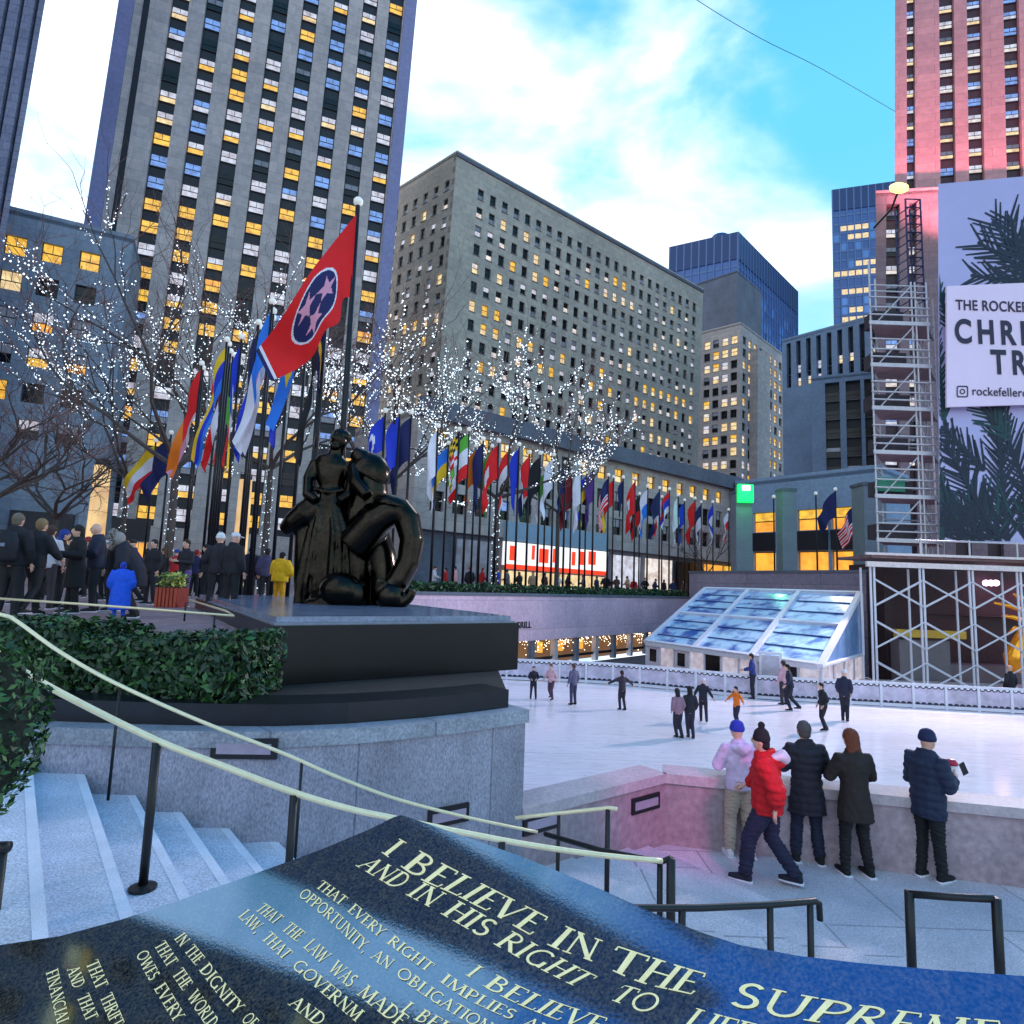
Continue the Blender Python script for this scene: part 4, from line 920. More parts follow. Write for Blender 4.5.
# ---------------------------------------------------------------- handrails
def smooth3(P_, n=5):
    out = []
    for i in range(len(P_) - 1):
        p0, p1, p2, p3 = P_[max(i - 1, 0)], P_[i], P_[i + 1], P_[min(i + 2, len(P_) - 1)]
        for k in range(n):
            t = k / n; out.append(.5 * (2 * p1 + (p2 - p0) * t + (2 * p0 - 5 * p1 + 4 * p2 - p3) * t * t + (3 * p1 - 3 * p2 + p3 - p0) * t ** 3))
    return out + [P_[-1]]
def rail(name, label, line, m, rad, posts, pm=None, floor=True, base=False, curved=True):
    pts = [at(*q) for q in line]; t = thing(name, label, 'handrail', tuple(pts[0]))
    m_ = MB(); m_.tube(smooth3(pts) if curved else pts, rad, 10); m_.build('rail', m, t, True)
    for (x0, y0, D, zf, rr) in posts:
        p = at(x0, y0, D); m_ = MB()
        m_.tube([p + V((0, 0, -.01)), V((p.x, p.y, zf))], rr, 10); ps = m_.build('post', pm or iron, t, True)
        if base: m_ = MB(); m_.lathe((p.x, p.y, zf), [(rr * 3, .002), (rr * 3, .02), (rr * 1.4, .035)], 12); m_.build('base_plate', pm or iron, ps)
    return t
rail('handrail', 'thin brass handrail running down along the curved stone wall', [(-30, 609, 5.9), (3, 615, 5.95), (18, 622, 6), (60, 652, 6.05), (115, 683, 6.12), (200, 721, 6.2), (280, 752, 6.3), (340, 778, 6.45), (400, 800, 6.75), (470, 818, 7.2), (537, 832, 7.75)], brass, .018,
     [(302, 760, 6.34, -2.1, .014), (120, 686, 6.13, -1.3, .014)])
h1_, h2_ = tread_hit(134, 889), tread_hit(287, 872); s1_ = h1_.y / 5.0
print('RAIL', h1_, h2_, s1_)
rail('handrail', 'thick brass topped handrail on black posts over the middle of the stairs', [(x, y, D * s1_) for x, y, D in ((-20, 640, 4.6), (26, 673, 4.75), (80, 703, 4.88), (158, 741, 5.0), (220, 765, 5.1), (295, 793, 5.25), (350, 809, 5.4), (392, 818, 5.5), (455, 831, 5.7), (530, 845, 5.95), (600, 855, 6.15), (662, 861, 6.3))], brass, .023,
     [(157, 741, 5.0 * s1_, h1_.z, .03), (294, 793, 5.25 * s1_, tread_z(at(294, 850, 5.25 * s1_)), .028), (502, 840, 5.85 * s1_, FZ, .03)], base=True)
rail('handrail', 'short brass topped rail on two slim black posts at the foot of the stairs', [(515, 818, 7.3), (552, 814, 7.3), (609, 808, 7.1), (617, 809, 7.05)], brass, .022, [(559, 814, 7.28, FZ, .022), (608, 808, 7.1, FZ, .028)], base=True, curved=False)
rail('handrail', 'black rail ending in a pair of stout posts in front of the man in red', [(545, 834, 7.2), (600, 850, 6.6), (661, 862, 6.2), (671, 858, 6.15)], iron, .026, [(671, 857, 6.15, FZ, .042), (660, 862, 6.25, FZ, .028)], base=True, curved=False)
rail('handrail', 'low black rail with a turned down end above the edge of the slab', [(560, 910, 5.0), (623, 908, 5.2), (700, 908, 5.4), (769, 905, 5.55), (815, 901, 5.65), (819, 903, 5.66), (820, 920, 5.67)], iron, .027,
     [(577, 910, 5.1, FZ, .026), (682, 908, 5.35, FZ, .03), (770, 905, 5.55, FZ, .027), (810, 902, 5.64, FZ, .027)], curved=False)
rail('handrail', 'black square gate shaped barrier rail standing alone at lower right', [(909, 894, 6.2), (950, 897, 6.05), (995, 899, 5.9)], iron, .033, [(909, 890, 6.2, FZ, .042), (996, 897, 5.9, FZ, .042)], curved=False, base=True)
rail('handrail', 'low brass rail along the hedge at plaza level', [(-10, 598, 9.4), (80, 604, 9.3), (160, 610, 9.2), (234, 616, 9.0), (226, 611, 9.8), (190, 600, 11.2)], brass, .018, [(60, 603, 9.32, 0, .014), (186, 602, 11.2, 0, .016), (215, 614, 9.05, -.3, .014)], curved=False)
t = rail('handrail', 'stub of a black stair post cut by the left edge of the picture', [(-30, 848, 3.6), (4, 847, 3.6), (9, 847, 3.6)], iron, .03, [(2, 847, 3.6, -1.5, .03)], curved=False)

# ---------------------------------------------------------------- hedges and plants
leaf = mat('leaf_dark', lin(28, 56, 30), .5, var=.5, scale=5); leaf2 = mat('leaf_light', lin(60, 100, 46), .5, var=.4, scale=5); leaf_c = mat('hedge_core', lin(14, 26, 16), .9)
def leafmass(mb, inside, n, size, seed, lit=.25):
    r = random.Random(seed)
    for _ in range(n):
        p, nrm = inside(r); a = V((r.gauss(0, 1), r.gauss(0, 1), r.gauss(0, 1))).normalized(); d = (nrm + a * .9).normalized()
        t = d.cross(V((r.gauss(0, 1), r.gauss(0, 1), r.gauss(0, 1)))).normalized(); s_ = size * r.uniform(.6, 1.3); w_ = d.cross(t)
        mb.add([p - t * s_, p + w_ * s_ * .45, p + t * s_, p - w_ * s_ * .45], ((0, 1, 2, 3),), 1 if r.random() < lit else 0)
def hedge(name, label, path_, h0, h1, wd, n, size, seed, group=None, lit=.25):
    t = thing(name, label, 'hedge', (path_[0][0], path_[0][1], h0), group); P_ = [V((*p, 0)) for p in path_]
    m_ = MB()
    for a, b_ in zip(P_, P_[1:]):
        e = (b_ - a); L_ = e.length; e.normalize(); q = V((e.y, -e.x, 0)); m_.obox((a + b_) / 2 + V((0, 0, (h0 + h1) / 2 - .02)), e * (L_ / 2 - .02), q * wd * .36, (0, 0, (h1 - h0) / 2 - .06))
    m_.build('core', leaf_c, t); segs = [(a, b_, (b_ - a).length) for a, b_ in zip(P_, P_[1:])]
    def ins_(r):
        a, b_, L_ = r.choices(segs, [s[2] for s in segs])[0]; e = (b_ - a).normalized(); q = V((e.y, -e.x, 0)); u = r.random() * (L_ + .28) - .05
        wob = .06 * math.sin(u * 2.3 + seed) + .04 * math.sin(u * 5.1)
        if r.random() < .06: return P_[-1] + e * wd * .2 + q * r.uniform(-.5, .5) * wd + V((0, 0, r.uniform(h0, h1))), e
        if r.random() < .5: return a + e * u + q * r.uniform(-.5, .5) * wd + V((0, 0, h1 + wob + r.gauss(0, .03))), V((0, 0, 1))
        return a + e * u + q * (wd * .5 + r.gauss(0, .03)) + V((0, 0, r.uniform(h0, h1 + wob))), q
    m_ = MB(); leafmass(m_, ins_, n, size, seed, lit); m_.build('foliage', [leaf, leaf2], t); return t
hedge('hedge', 'clipped dark green hedge behind the handrails at left', [(-8.5, 7.75), (-5.2, 7.7), (-2.98, 7.2)], -.5, .12, 1.0, 11000, .055, 2)
dn = V((NWC.x - NW0.x, NWC.y - NW0.y)).normalized(); pn_ = V((dn.y, -dn.x))
ha, hb = V((NW0.x, NW0.y)) - pn_ * .9 + dn * 2, V((NWC.x, NWC.y)) - pn_ * .9
hedge('hedge', 'long low dark hedge on top of the pink rink wall under the flagpoles', [(ha.x, ha.y), (hb.x, hb.y)], .06, .75, 1.0, 5000, .12, 3)
bush = thing('shrub', 'green leafy shrub cut by the left picture edge beside the stairs', 'shrub', tuple(at(-10, 830, 3.4)))
m_ = MB(); cb = at(-22, 730, 3.4)
def inb(r):
    d = V((r.gauss(0, 1), r.gauss(0, 1), r.gauss(0, 1))).normalized(); k = r.random() ** .25; return cb + V((d.x * .27 * k, d.y * .4 * k, d.z * .52 * k)), d
leafmass(m_, inb, 2600, .028, 8, .5); m_.build('foliage', [leaf, leaf2], bush)
m_ = MB(); m_.ball(cb, .2, .3, .42); m_.build('core', leaf_c, bush)
pb = atz(171, 607, 0); pl = thing('planter', 'red planter box with yellow green flowers at the edge of the plaza', 'planter', tuple(pb))
m_ = MB(); m_.obox(pb + V((0, 0, .24)), (.27, 0, 0), (0, .27, 0), (0, 0, .24)); m_.build('box', mat('planter_red', lin(150, 50, 36), .6), pl)
for k in range(6): m_ = MB(); m_.obox(pb + V((-.23 + .092 * k, -.285, .24)), (.03, 0, 0), (0, .015, 0), (0, 0, .23)); m_.build('slat', mat('slat_red', lin(190, 80, 56), .6), pl)
m_ = MB()
def inp(r): return pb + V((r.uniform(-.27, .27), r.uniform(-.27, .27), .5 + r.random() * .34)), V((0, -.5, 1))
leafmass(m_, inp, 500, .06, 5, .6); m_.build('flowers', [leaf2, mat('petal_yellow', lin(215, 210, 110), .6, var=.3, scale=4)], pl)

# ---------------------------------------------------------------- flags
pole_m = mat('flagpole_dark', lin(30, 30, 36), .35, metal=.5, var=.2, scale=3); pole_w = mat('flagpole_pale', lin(170, 170, 180), .35, metal=.5)
fin_m = mat('finial_white', lin(230, 228, 220), .3, es=.3)
def fcol(name, r, g, b): return mat('flag_' + name, lin(r, g, b), .75, var=.1, scale=2)
FC = dict(red=fcol('red', 226, 10, 18), white=fcol('white', 230, 222, 232), blue=fcol('blue', 24, 52, 190), navy=fcol('navy', 20, 24, 84), sky=fcol('sky', 40, 118, 220), yellow=fcol('yellow', 240, 190, 30), black=fcol('black', 16, 15, 18), green=fcol('green', 90, 170, 50), pink=fcol('pink', 225, 150, 175), purple=fcol('purple', 88, 44, 130), maroon=fcol('maroon', 130, 20, 34), orange=fcol('orange', 240, 120, 20))
FK = list(FC)
def design(kind):
    if kind.startswith('plain'): c = kind.split()[1]; return lambda u, v: c
    if kind == 'stars and stripes': return lambda u, v: 'navy' if (u < .42 and v < .54) else ('red' if int(v * 13) % 2 == 0 else 'white')
    if kind.startswith('bands'): cs = kind.split()[1:]; return lambda u, v: cs[min(int(v * len(cs)), len(cs) - 1)]
    if kind.startswith('bars'): cs = kind.split()[1:]; return lambda u, v: cs[min(int(u * len(cs)), len(cs) - 1)]
    if kind.startswith('disc'): f, d = kind.split()[1:]; return lambda u, v: d if ((u - .45) * 1.5) ** 2 + (v - .5) ** 2 < .06 else f
    if kind.startswith('ring'): f, d = kind.split()[1:]; return lambda u, v: d if .05 < ((u - .5) * 1.4) ** 2 + (v - .5) ** 2 < .11 and not (u > .58 and abs(v - .5) < .12) else f
    if kind == 'quartered checks': return lambda u, v: (('red', 'white')[(int(u * 6) + int(v * 6)) % 2] if (u < .5) == (v >= .5) else ('black', 'yellow')[(int(u * 10) + int(v * 8)) % 2])
    if kind == 'bend': return lambda u, v: 'yellow' if abs(u - v) < .16 else 'navy'
def flag(x, y, D, htop, kind, colname, label, size=(1.5, 2.2), sag=66, dirn=PI, zf=0, lw=.05, k0=.45, group='flagpoles around the sunken rink'):
    p = V((x, y, zf)); t = thing('flagpole', label, 'flag', tuple(p), group); m_ = MB()
    m_.tube([p, p + V((0, 0, htop - zf))], lw, 8, r2=lw * .7); m_.build('pole', pole_m, t, True)
    m_ = MB(); m_.ball(p + V((0, 0, htop - zf + .08)), lw * 1.9, n=8, m=6); m_.build('finial', fin_m, t, True)
    if kind is None: return t
    r = random.Random(sum(map(ord, label)) + int(x * 10)); h, w_ = size; nu, nv = 20, 16; f = design(kind); m_ = MB()
    s0 = R(sag + r.uniform(-6, 8)); ph = r.uniform(0, 6); d = V((math.cos(dirn), math.sin(dirn), 0)); q = V((-d.y, d.x, 0))
    def pos(u, v):                     # cloth falling in folds from its hoist
        a = s0 * min(1, k0 + .8 * u); fold = .16 * math.sin(u * 9 + v * 2.2 + ph) * (.25 + u)
        return p + V((0, 0, htop - zf - .18 - v * h * (1 - .12 * u))) + d * (u * w_ * math.cos(a) * (1 - .25 * v)) + q * fold - V((0, 0, u * w_ * math.sin(a) * (1 - .28 * v)))
    for i in range(nu):
        for j in range(nv):
            m_.quad(pos(i / nu, j / nv), pos((i + 1) / nu, j / nv), pos((i + 1) / nu, (j + 1) / nv), pos(i / nu, (j + 1) / nv), FK.index(f((i + .5) / nu, (j + .5) / nv)))
    m_.build('cloth', [FC[k] for k in FK], t, True); return t
ctr = V((0, 0))
def npole(px): # place on the north terrace line seen at this column
    a = V((NW0.x, NW0.y)) - pn_ * 1.9; d = ray(px, 570); k = V((d.x, d.y)); den = k.x * dn.y - k.y * dn.x; s_ = (a.x * dn.y - a.y * dn.x) / den; return k * s_
rowN = [(376, 'ring blue white', 'blue flag with a pale ring emblem beside the bronze figure'), (391, 'plain blue', 'blue flag second to the right of the bronze figure'), (403, 'plain navy', 'navy flag just left of the white flag near the bronze'),
 (431, 'plain white', 'large plain white flag right of the bronze figure'), (453, 'quartered checks', 'red and white flag with yellow and black checks'), (463, 'bands green white red', 'green, white and red striped flag low beside the checkered flag'),
 (478, 'plain navy', 'navy flag above a hanging red flag'), (494, 'disc red white', 'red flag with a white disc left of the big blue flag'), (515, 'plain blue', 'big blue flag hanging as a triangle mid row'),
 (526, 'bars red white navy', 'red, white and navy flag under the big blue flag'), (537, 'plain black', 'black flag right of the big blue flag'), (551, 'plain white', 'pale flag rolled around its pole mid row'),
 (563, 'plain navy', 'dark navy flag left of the white hanging flag'), (579, 'plain white', 'white flag hanging straight beyond the trees'), (592, 'plain purple', 'purple flag right of the white hanging flag'),
 (607, 'stars and stripes', 'striped red and white flag with a navy corner in the right hand row'), (622, 'plain navy', 'navy flag next to the red and white flag with a disc'), (634, 'disc red white', 'red flag with a white patch above the shop sign end'),
 (647, 'bands white sky', 'white and sky blue flag past the red one'), (659, 'plain navy', 'slim navy flag near the street entrance'), (669, 'bands red blue white', 'red flag with blue and white bands near the street entrance'),
 (678, 'plain white', 'white flag hanging diagonally toward the right end of the row'), (695, 'plain red', 'plain red flag near the right end of the row'), (713, 'bands blue white', 'blue and white flag second from the green lamp pier'), (729, 'bands white red', 'white and red flag beside the green lamp pier')]
for k, (px, kd, lb) in enumerate(rowN):
    q = npole(px); flag(q.x, q.y, q.y, 8.9 + (k % 3) * .15, kd, '', lb, (2.4, 3.4) if px in (515, 431, 579) else (1.7 + .25 * (k * 7 % 4), 2.6 + .3 * (k * 5 % 4)), 66 + 4 * (k * 3 % 5), PI + .5 if k % 2 else PI + .2, lw=.075)
rowX = [(441, 'bands sky yellow', 'sky blue and yellow'), (470, 'plain orange', 'plain orange'), (487, 'plain green', 'plain green'), (505, 'bands red white', 'red over white'), (544, 'bars green white', 'green and white upright banded'), (571, 'plain maroon', 'plain maroon'), (586, 'bands blue yellow', 'blue over yellow'),
 (614, 'bars red yellow', 'red and yellow upright banded'), (641, 'bands black red', 'black over red'), (664, 'bars white red', 'white and red upright banded'), (687, 'disc blue white', 'blue flag with pale disc, a'), (704, 'bands navy white', 'navy over white')]
for k, (px, kd, lb) in enumerate(rowX):
    q = npole(px); flag(q.x, q.y + .8, q.y, 8.3 + (k % 4) * .25, kd, '', lb + ' flag in the tightly packed right hand row', (1.6 + .3 * (k % 3), 2.5 + .35 * (k % 4)), 70 + 3 * (k % 4), PI + .4 - .3 * (k % 3), lw=.065)
def epole(px):
    a = V((-3.65, 13)); d2 = V((-15, 17)).normalized(); d = ray(px, 570); k = V((d.x, d.y)); den = k.x * d2.y - k.y * d2.x; s_ = (a.x * d2.y - a.y * d2.x) / den; return k * s_
rowE = [(308, 'bend', 'navy flag with a yellow patch just left of the big red flag', 8.0), (272, 'disc sky yellow', 'bright sky blue flag with a yellow disc behind the big red flag', 8.6), (258, 'plain blue', 'royal blue flag hanging left of the sky blue one', 8.3), (243, 'plain white', 'tall white and pale pink flag left of the royal blue one', 8.4),
 (230, 'plain navy', 'dark navy flag left of the white one', 8.4), (219, 'plain blue', 'deep blue flag third from the tree trunk', 8.3), (206, 'bands yellow blue sky', 'blue flag with yellow edge near the lit tree trunk', 8.5), (196, 'bars purple white red', 'purple, white and red flag near the lit tree trunk', 8.4), (187, 'plain red', 'red flag next to the lit tree trunk', 8.4), (177, 'bars white pink', 'white and pink flag closest to the lit tree trunk', 8.4)]
rowE += [(298, 'plain black', 'black flag hanging close to the red flag pole', 7.6), (284, 'bands blue navy', 'two tone dark blue flag under the tip of the big red flag', 8.2), (250, 'bars sky white', 'sky blue and white flag in the dense left cluster', 8.5), (236, 'bars pink white', 'pale pink flag in the dense left cluster', 8.4),
 (225, 'bars navy blue', 'blue and navy flag in the dense left cluster', 8.4), (213, 'bars blue white red', 'blue, white and red flag in the dense left cluster', 8.4), (201, 'bars maroon red', 'maroon and red flag in the dense left cluster', 8.5), (192, 'bars green yellow', 'green and yellow flag in the dense left cluster', 8.4), (182, 'bars red orange', 'red and orange flag in the dense left cluster', 8.4)]
for k, (px, kd, lb, h) in enumerate(rowE):
    q = epole(px); flag(q.x + .25 * (k % 2), q.y + .5 * (k % 3), q.y, h + .2 * (k % 3), kd, '', lb, (1.5, 3.9), 81 + 2 * (k % 3), PI + .1 + .25 * (k % 2), lw=.055, k0=.70)
q = at(158, 566, 29); flag(q.x, q.y, 29, 7.4, 'plain navy', '', 'dark navy flag left of the lit tree trunk', (1.8, 2.6), 70, PI, lw=.06)
q = at(143, 566, 30); flag(q.x, q.y, 30, 7.2, 'bands yellow white red', '', 'red and white flag with yellow edge flying beside the glowing pilaster', (1.8, 2.4), 50, PI, lw=.06)
for px, D, kd, h, lb in ((838, 62, 'plain navy', 11.5, 'dark flag hanging on the pole before the orange shop windows'), (861, 56, 'stars and stripes', 9.5, 'striped national flag on its pole left of the scaffolding'), (818, 62, None, 11, 'bare flagpole behind the terrace wall left of the dark flag'), (775, 62, None, 10.5, 'bare flagpole behind the terrace wall right of the green lamp'), (796, 60, 'plain navy', 10.5, 'slim navy flag on the pole beside the stone pier')):
    q = at(px, 594, D); flag(q.x, q.y, D, h, kd, '', lb, (2.6, 3.4), 60, PI, zf=.0, lw=.1, group=None)
# the big red state flag, nearest pole
pb = at(337, 574, 13); bf = thing('flagpole', 'large red flag with three white stars in a blue disc on the nearest tall pole', 'flag', (pb.x, pb.y, 0))
ptop = at(358, 206, 13); m_ = MB(); m_.tube([V((pb.x, pb.y, 0)), V(((pb.x + ptop.x) / 2 - .03, 13, ptop.z / 2)), V((ptop.x, ptop.y, ptop.z))], .085, 10, r2=.055); m_.build('pole', pole_m, bf, True)
m_ = MB(); m_.ball(ptop + V((0, 0, .1)), .11); m_.build('finial', fin_m, bf, True)
topE = [(356.5, 214), (345, 228), (330, 247), (312, 270), (294, 298), (276, 326), (256, 351)]
botE = [(351, 297), (343, 300), (339, 322), (325, 331), (313, 356), (295, 370), (271, 381)]
def samp(line, t): f = t * (len(line) - 1); i = min(int(f), len(line) - 2); return tuple(lerp(line[i][j], line[i + 1][j], f - i) for j in (0, 1))
def fpos(u, v):
    a, c = samp(smooth(topE, 6), u), samp(smooth(botE, 6), u); x, y = lerp(a[0], c[0], v), lerp(a[1], c[1], v)
    return at(x, y, 13 + .22 * math.sin(u * 8 + v * 1.5) * (.3 + u) - .12)
def star(u, v, cu, cv, rad, rot):
    x, y = (u - cu) * 1.45, v - cv; a = abs((math.atan2(y, x) - rot + PI / 5) % (2 * PI / 5) - PI / 5); dd = math.hypot(x, y) / rad
    px_, py_ = dd * math.cos(a), dd * math.sin(a); ix, iy = .42 * math.cos(PI / 5), .42 * math.sin(PI / 5)
    return (ix - 1) * py_ - iy * (px_ - 1) > 0
def big(u, v):
    if u > .965: return 'navy'
    if u > .945: return 'white'
    x, y = (u - .53) * 1.45, v - .48; dd = math.hypot(x, y)
    if dd < .325:
        for q in (70, 190, 310):
            if star(u, v, .53 + .175 * math.cos(R(q)) / 1.45, .48 + .175 * math.sin(R(q)), .15, R(q)): return 'pink'
        return 'navy'
    return 'white' if dd < .350 else 'red'
m_ = MB(); nu, nv = 150, 100
P_ = [[fpos(i / nu, j / nv) for j in range(nv + 1)] for i in range(nu + 1)]
for i in range(nu):
    for j in range(nv): m_.quad(P_[i][j], P_[i + 1][j], P_[i + 1][j + 1], P_[i][j + 1], FK.index(big((i + .5) / nu, (j + .5) / nv)))
m_.build('cloth', [FC[k] for k in FK], bf, True)

# ---------------------------------------------------------------- bare trees hung with lights
bark = mat('bark', lin(84, 72, 68), .9, var=.35, scale=6); led = mat('led_white', (.72, .86, 1.0), es=2.2); twig = mat('twig', lin(122, 86, 80), .9, var=.3)
def tree(name, label, base, h, spread, seed, lights, trunk_h=.3, lean=(0, 0), rad=.16, wrap=True, group=None):
    t = thing(name, label, 'tree', tuple(base), group); r = random.Random(seed); tr, br, tw, li = MB(), MB(), MB(), MB(); base = V(base)
    tp = base + V((lean[0] * .3, lean[1] * .3, h * trunk_h)); tr.tube([base, base + V((.03, 0, h * trunk_h * .5)), tp], rad, 8, r2=rad * .7); segs = []
    def grow(p, d, L_, rr, lev):
        pts = [p]; q = V(p); dd = V(d)
        for _ in range(4):
            dd = (dd + V((r.gauss(0, .16), r.gauss(0, .16), r.gauss(.04, .12)))).normalized(); q = q + dd * L_ / 4; pts.append(V(q))
        (br if lev < 3 else tw).tube(pts, rr, 5 if lev < 2 else 3, r2=rr * .55)
        segs.append((pts, lev))
        if lev >= 5: return
        for k in range(3 if lev < 3 else 2):
            i = r.choice((2, 3, 4, 4)); a = V((r.gauss(0, 1), r.gauss(0, 1), r.gauss(0.15, .6))).normalized()
            grow(pts[i], (dd + a * (.75 if lev else .6)).normalized(), L_ * r.uniform(.6, .82), rr * .58, lev + 1)
    for k in range(5):
        q = 2 * PI * k / 5 + r.uniform(-.4, .4); grow(tp, V((math.cos(q) * spread, math.sin(q) * spread, r.uniform(.7, 1.1))).normalized(), h * .30, rad * .55, 0)
    def lamp(p, s_): li.add([p + V((s_, 0, 0)), p - V((s_, 0, 0)), p + V((0, s_, 0)), p - V((0, s_, 0)), p + V((0, 0, s_)), p - V((0, 0, s_))], ((0, 2, 4), (2, 1, 4), (1, 3, 4), (3, 0, 4), (2, 0, 5), (1, 2, 5), (3, 1, 5), (0, 3, 5)))
    D = base.y; low = [q for q in segs if q[1] <= 2]
    left_ = lights; pool = [q for q in segs if 1 <= q[1] <= 3]; r.shuffle(pool)
    for pts, lev in pool if lights else []:           # strands wound along the limbs
        if left_ <= 0: break
        Ls = sum((b_ - a_).length for a_, b_ in zip(pts, pts[1:])); n_ = max(4, int(Ls / (D * .0040)))
        for k in range(n_):
            f = k / n_ * 4; i = min(int(f), 3); p = pts[i].lerp(pts[i + 1], f - i); left_ -= 1
            lamp(p + V((r.gauss(0, .05), r.gauss(0, .05), r.gauss(0, .05))), D * r.choice((.0004, .0005, .0006, .0008, .0011, .0015)))
    if wrap and lights:
        for k in range(90): q = k * .83 + r.gauss(0, .3); z = min(1, max(0, k / 90 + r.gauss(0, .01))); p = base.lerp(tp, z); lamp(p + V((math.cos(q), math.sin(q), 0)) * rad * 1.05, D * r.uniform(.0005, .0011))
    tr.build('trunk', bark, t); br.build('crown', bark, t)
    o = tw.build('twigs', twig, t); o['kind'] = 'stuff'
    if lights: o = li.build('string_lights', led, t); o['kind'] = 'stuff'
    return t
B_ = lambda px, D, z=0: V((at(px, hor(px), D).x, D, z))
tree('lit_tree', 'bare tree wrapped in white lights with a glowing trunk at left among the flags', B_(166, 26), 14.6, 1.25, 3, 2000, .36, rad=.2)
tree('lit_tree', 'bare tree with sparse white lights reaching over the low stone building', B_(118, 31), 13, 1.2, 9, 900, .42, rad=.14)
tree('lit_tree', 'bare tree full of white lights directly behind the big red flag', B_(262, 29), 14.0, 1.3, 14, 1300, .42, rad=.18)
tree('lit_tree', 'bare tree with white lights behind the bronze head', B_(378, 33), 14.0, 1.6, 5, 1700, .42, rad=.16, wrap=False)
tree('lit_tree', 'bare tree with the widest crown of white lights, its trunk among the right hand flags', B_(494, 37), 14.2, 2.1, 7, 2300, .42, rad=.2)
tree('lit_tree', 'bare tree with white lights at the right end of the lit row', B_(556, 42), 13.0, 1.7, 12, 900, .45, rad=.17, wrap=False)
tree('bare_tree', 'dark unlit bare tree in front of the low stone building', B_(50, 33), 8.6, 1.2, 31, 0, .4, rad=.2, wrap=False)
tree('bare_tree', 'dark bare branches entering at the left picture edge', B_(-22, 25), 8.5, 1.3, 33, 0, .4, rad=.2, wrap=False)
tree('bare_tree', 'slim unlit tree in front of the orange lit frontage right of the shops', B_(706, 66), 9, .9, 36, 0, .3, rad=.14, wrap=False)

# lamps: glowing pilasters, green floodlight pier, yellow floodlight
glow = winmat('pilaster_glow', (1.0, .70, .30), 1.0, vs=.5)
for px, y0, y1, wp, D, lb in ((103, 466, 520, 8.5, 48, 'glowing warm pilaster with a dark cap left of the flag cluster'), (246, 480, 532, 7, 50, 'glowing warm pilaster seen between the flagpoles near the bronze')):
    a, c = at(px, y0, D), at(px, y1, D); rr = wp * D / 620; t = thing('light_column', lb, 'lamp', (a.x, D, 0)); m_ = MB()
    m_.lathe((a.x, D, 0), [(rr, 0), (rr * .95, a.z * .5), (rr * .85, a.z)], 14); m_.build('shaft', glow, t, True)
    m_ = MB(); m_.lathe((a.x, D, a.z), [(rr * .8, 0), (rr * .8, .45), (rr * .3, .6)], 14); m_.build('cap', iron, t)
D = 52
for px, y0, hw, lb, grn in ((741, 494, 8, 'square stone pier topped by a green floodlight', 1), (786, 492, 7, 'plain square stone pier right of the green lamp', 0), (868, 487, 11, 'broad stone pier beside the scaffolding', 0)):
    a = at(px, y0, D); h_ = hw * D / 620; t = thing('stone_pier', lb, 'pier', (a.x, D, 0)); m_ = MB(); m_.box(a.x - h_, a.x + h_, D - h_, D + h_, 0, a.z); m_.build('shaft', mat('pier_stone', lin(120, 128, 140), .8, var=.15, scale=.6, fine=.1), t)
    m_ = MB(); m_.box(a.x - h_ * 1.1, a.x + h_ * 1.1, D - h_ * 1.1, D + h_ * 1.1, a.z, a.z + .25); m_.build('cap', stone_dark, t)
    if grn:
        m_ = MB(); m_.obox((a.x, D - h_ * 1.1 - .2, a.z - .1), (.62, 0, 0), (0, .18, 0), (0, 0, .75)); lb_ = m_.build('floodlight', mat('green_lamp', (.02, .75, .12), es=1.5, ec=(.0, .9, .12)), t)
        m_ = MB(); m_.obox((a.x, D - h_ * 1.1 - .42, a.z + .35), (.32, 0, 0), (0, .04, 0), (0, 0, .2)); m_.build('lens', mat('green_hot', (.7, 1, .75), es=4), lb_)
        ld = bpy.data.lights.new('green_floodlight', 'POINT'); ld.energy = 260; ld.color = (.1, 1, .25); ld.shadow_soft_size = .4; lo = bpy.data.objects.new('green_floodlight', ld); col.objects.link(lo); lo.location = (a.x, D - h_ - 1.6, a.z + .2)
a = at(899, 188, 66); t = thing('floodlight', 'yellow floodlight shining at the top corner of the setback below the pink tower', 'lamp', tuple(a)); m_ = MB(); m_.ball(a, 1.15, .5, .62); m_.build('lamp', mat('yellow_hot', (1, .85, .25), es=2.2, ec=(1, .82, .22)), t, True)
m_ = MB(); m_.tube([a + V((0, .2, -.3)), a + V((0, 1.5, -1.6)), a + V((0, 5, -1.8))], .12); m_.build('bracket', iron, t)
def spot(name, loc, target, energy, color, ang, blend=.6, size=.4):
    ld = bpy.data.lights.new(name, 'SPOT'); ld.energy = energy; ld.color = color; ld.spot_size = R(ang); ld.spot_blend = blend; ld.shadow_soft_size = size
    lo = bpy.data.objects.new(name, ld); col.objects.link(lo); lo.location = loc; lo.rotation_euler = (V(target) - V(loc)).to_track_quat('-Z', 'Y').to_euler()
cA = (FT[0] + FT[1]) / 2
spot('pink_floodlight', (FT[0].x + 3, FT[0].y - 18, 40), (FT[0].x + 8, FT[0].y, 74), 62000, (1, .28, .36), 84)
spot('amber_floodlight', (a.x + 3, a.y - 6, a.z - .5), (FT[0].x + 6, FT[0].y, FT[3] + 8), 1800, (1, .5, .25), 120)
spot('magenta_spot', (4.5, 3.5, 2.5), (2.45, 9.7, -2.3), 1100, (1, .10, .55), 20)
spot('rink_fill', (24, 31, 9), (6, 18, RZ), 15000, (1, .84, .92), 100, .8, .6)  # added lamp, itself unseen, brightens the ice with pinkish white
spot('alcove_spot', (31, 33, 1.8), (29, 36, -2), 300, (1, .1, .35), 120)

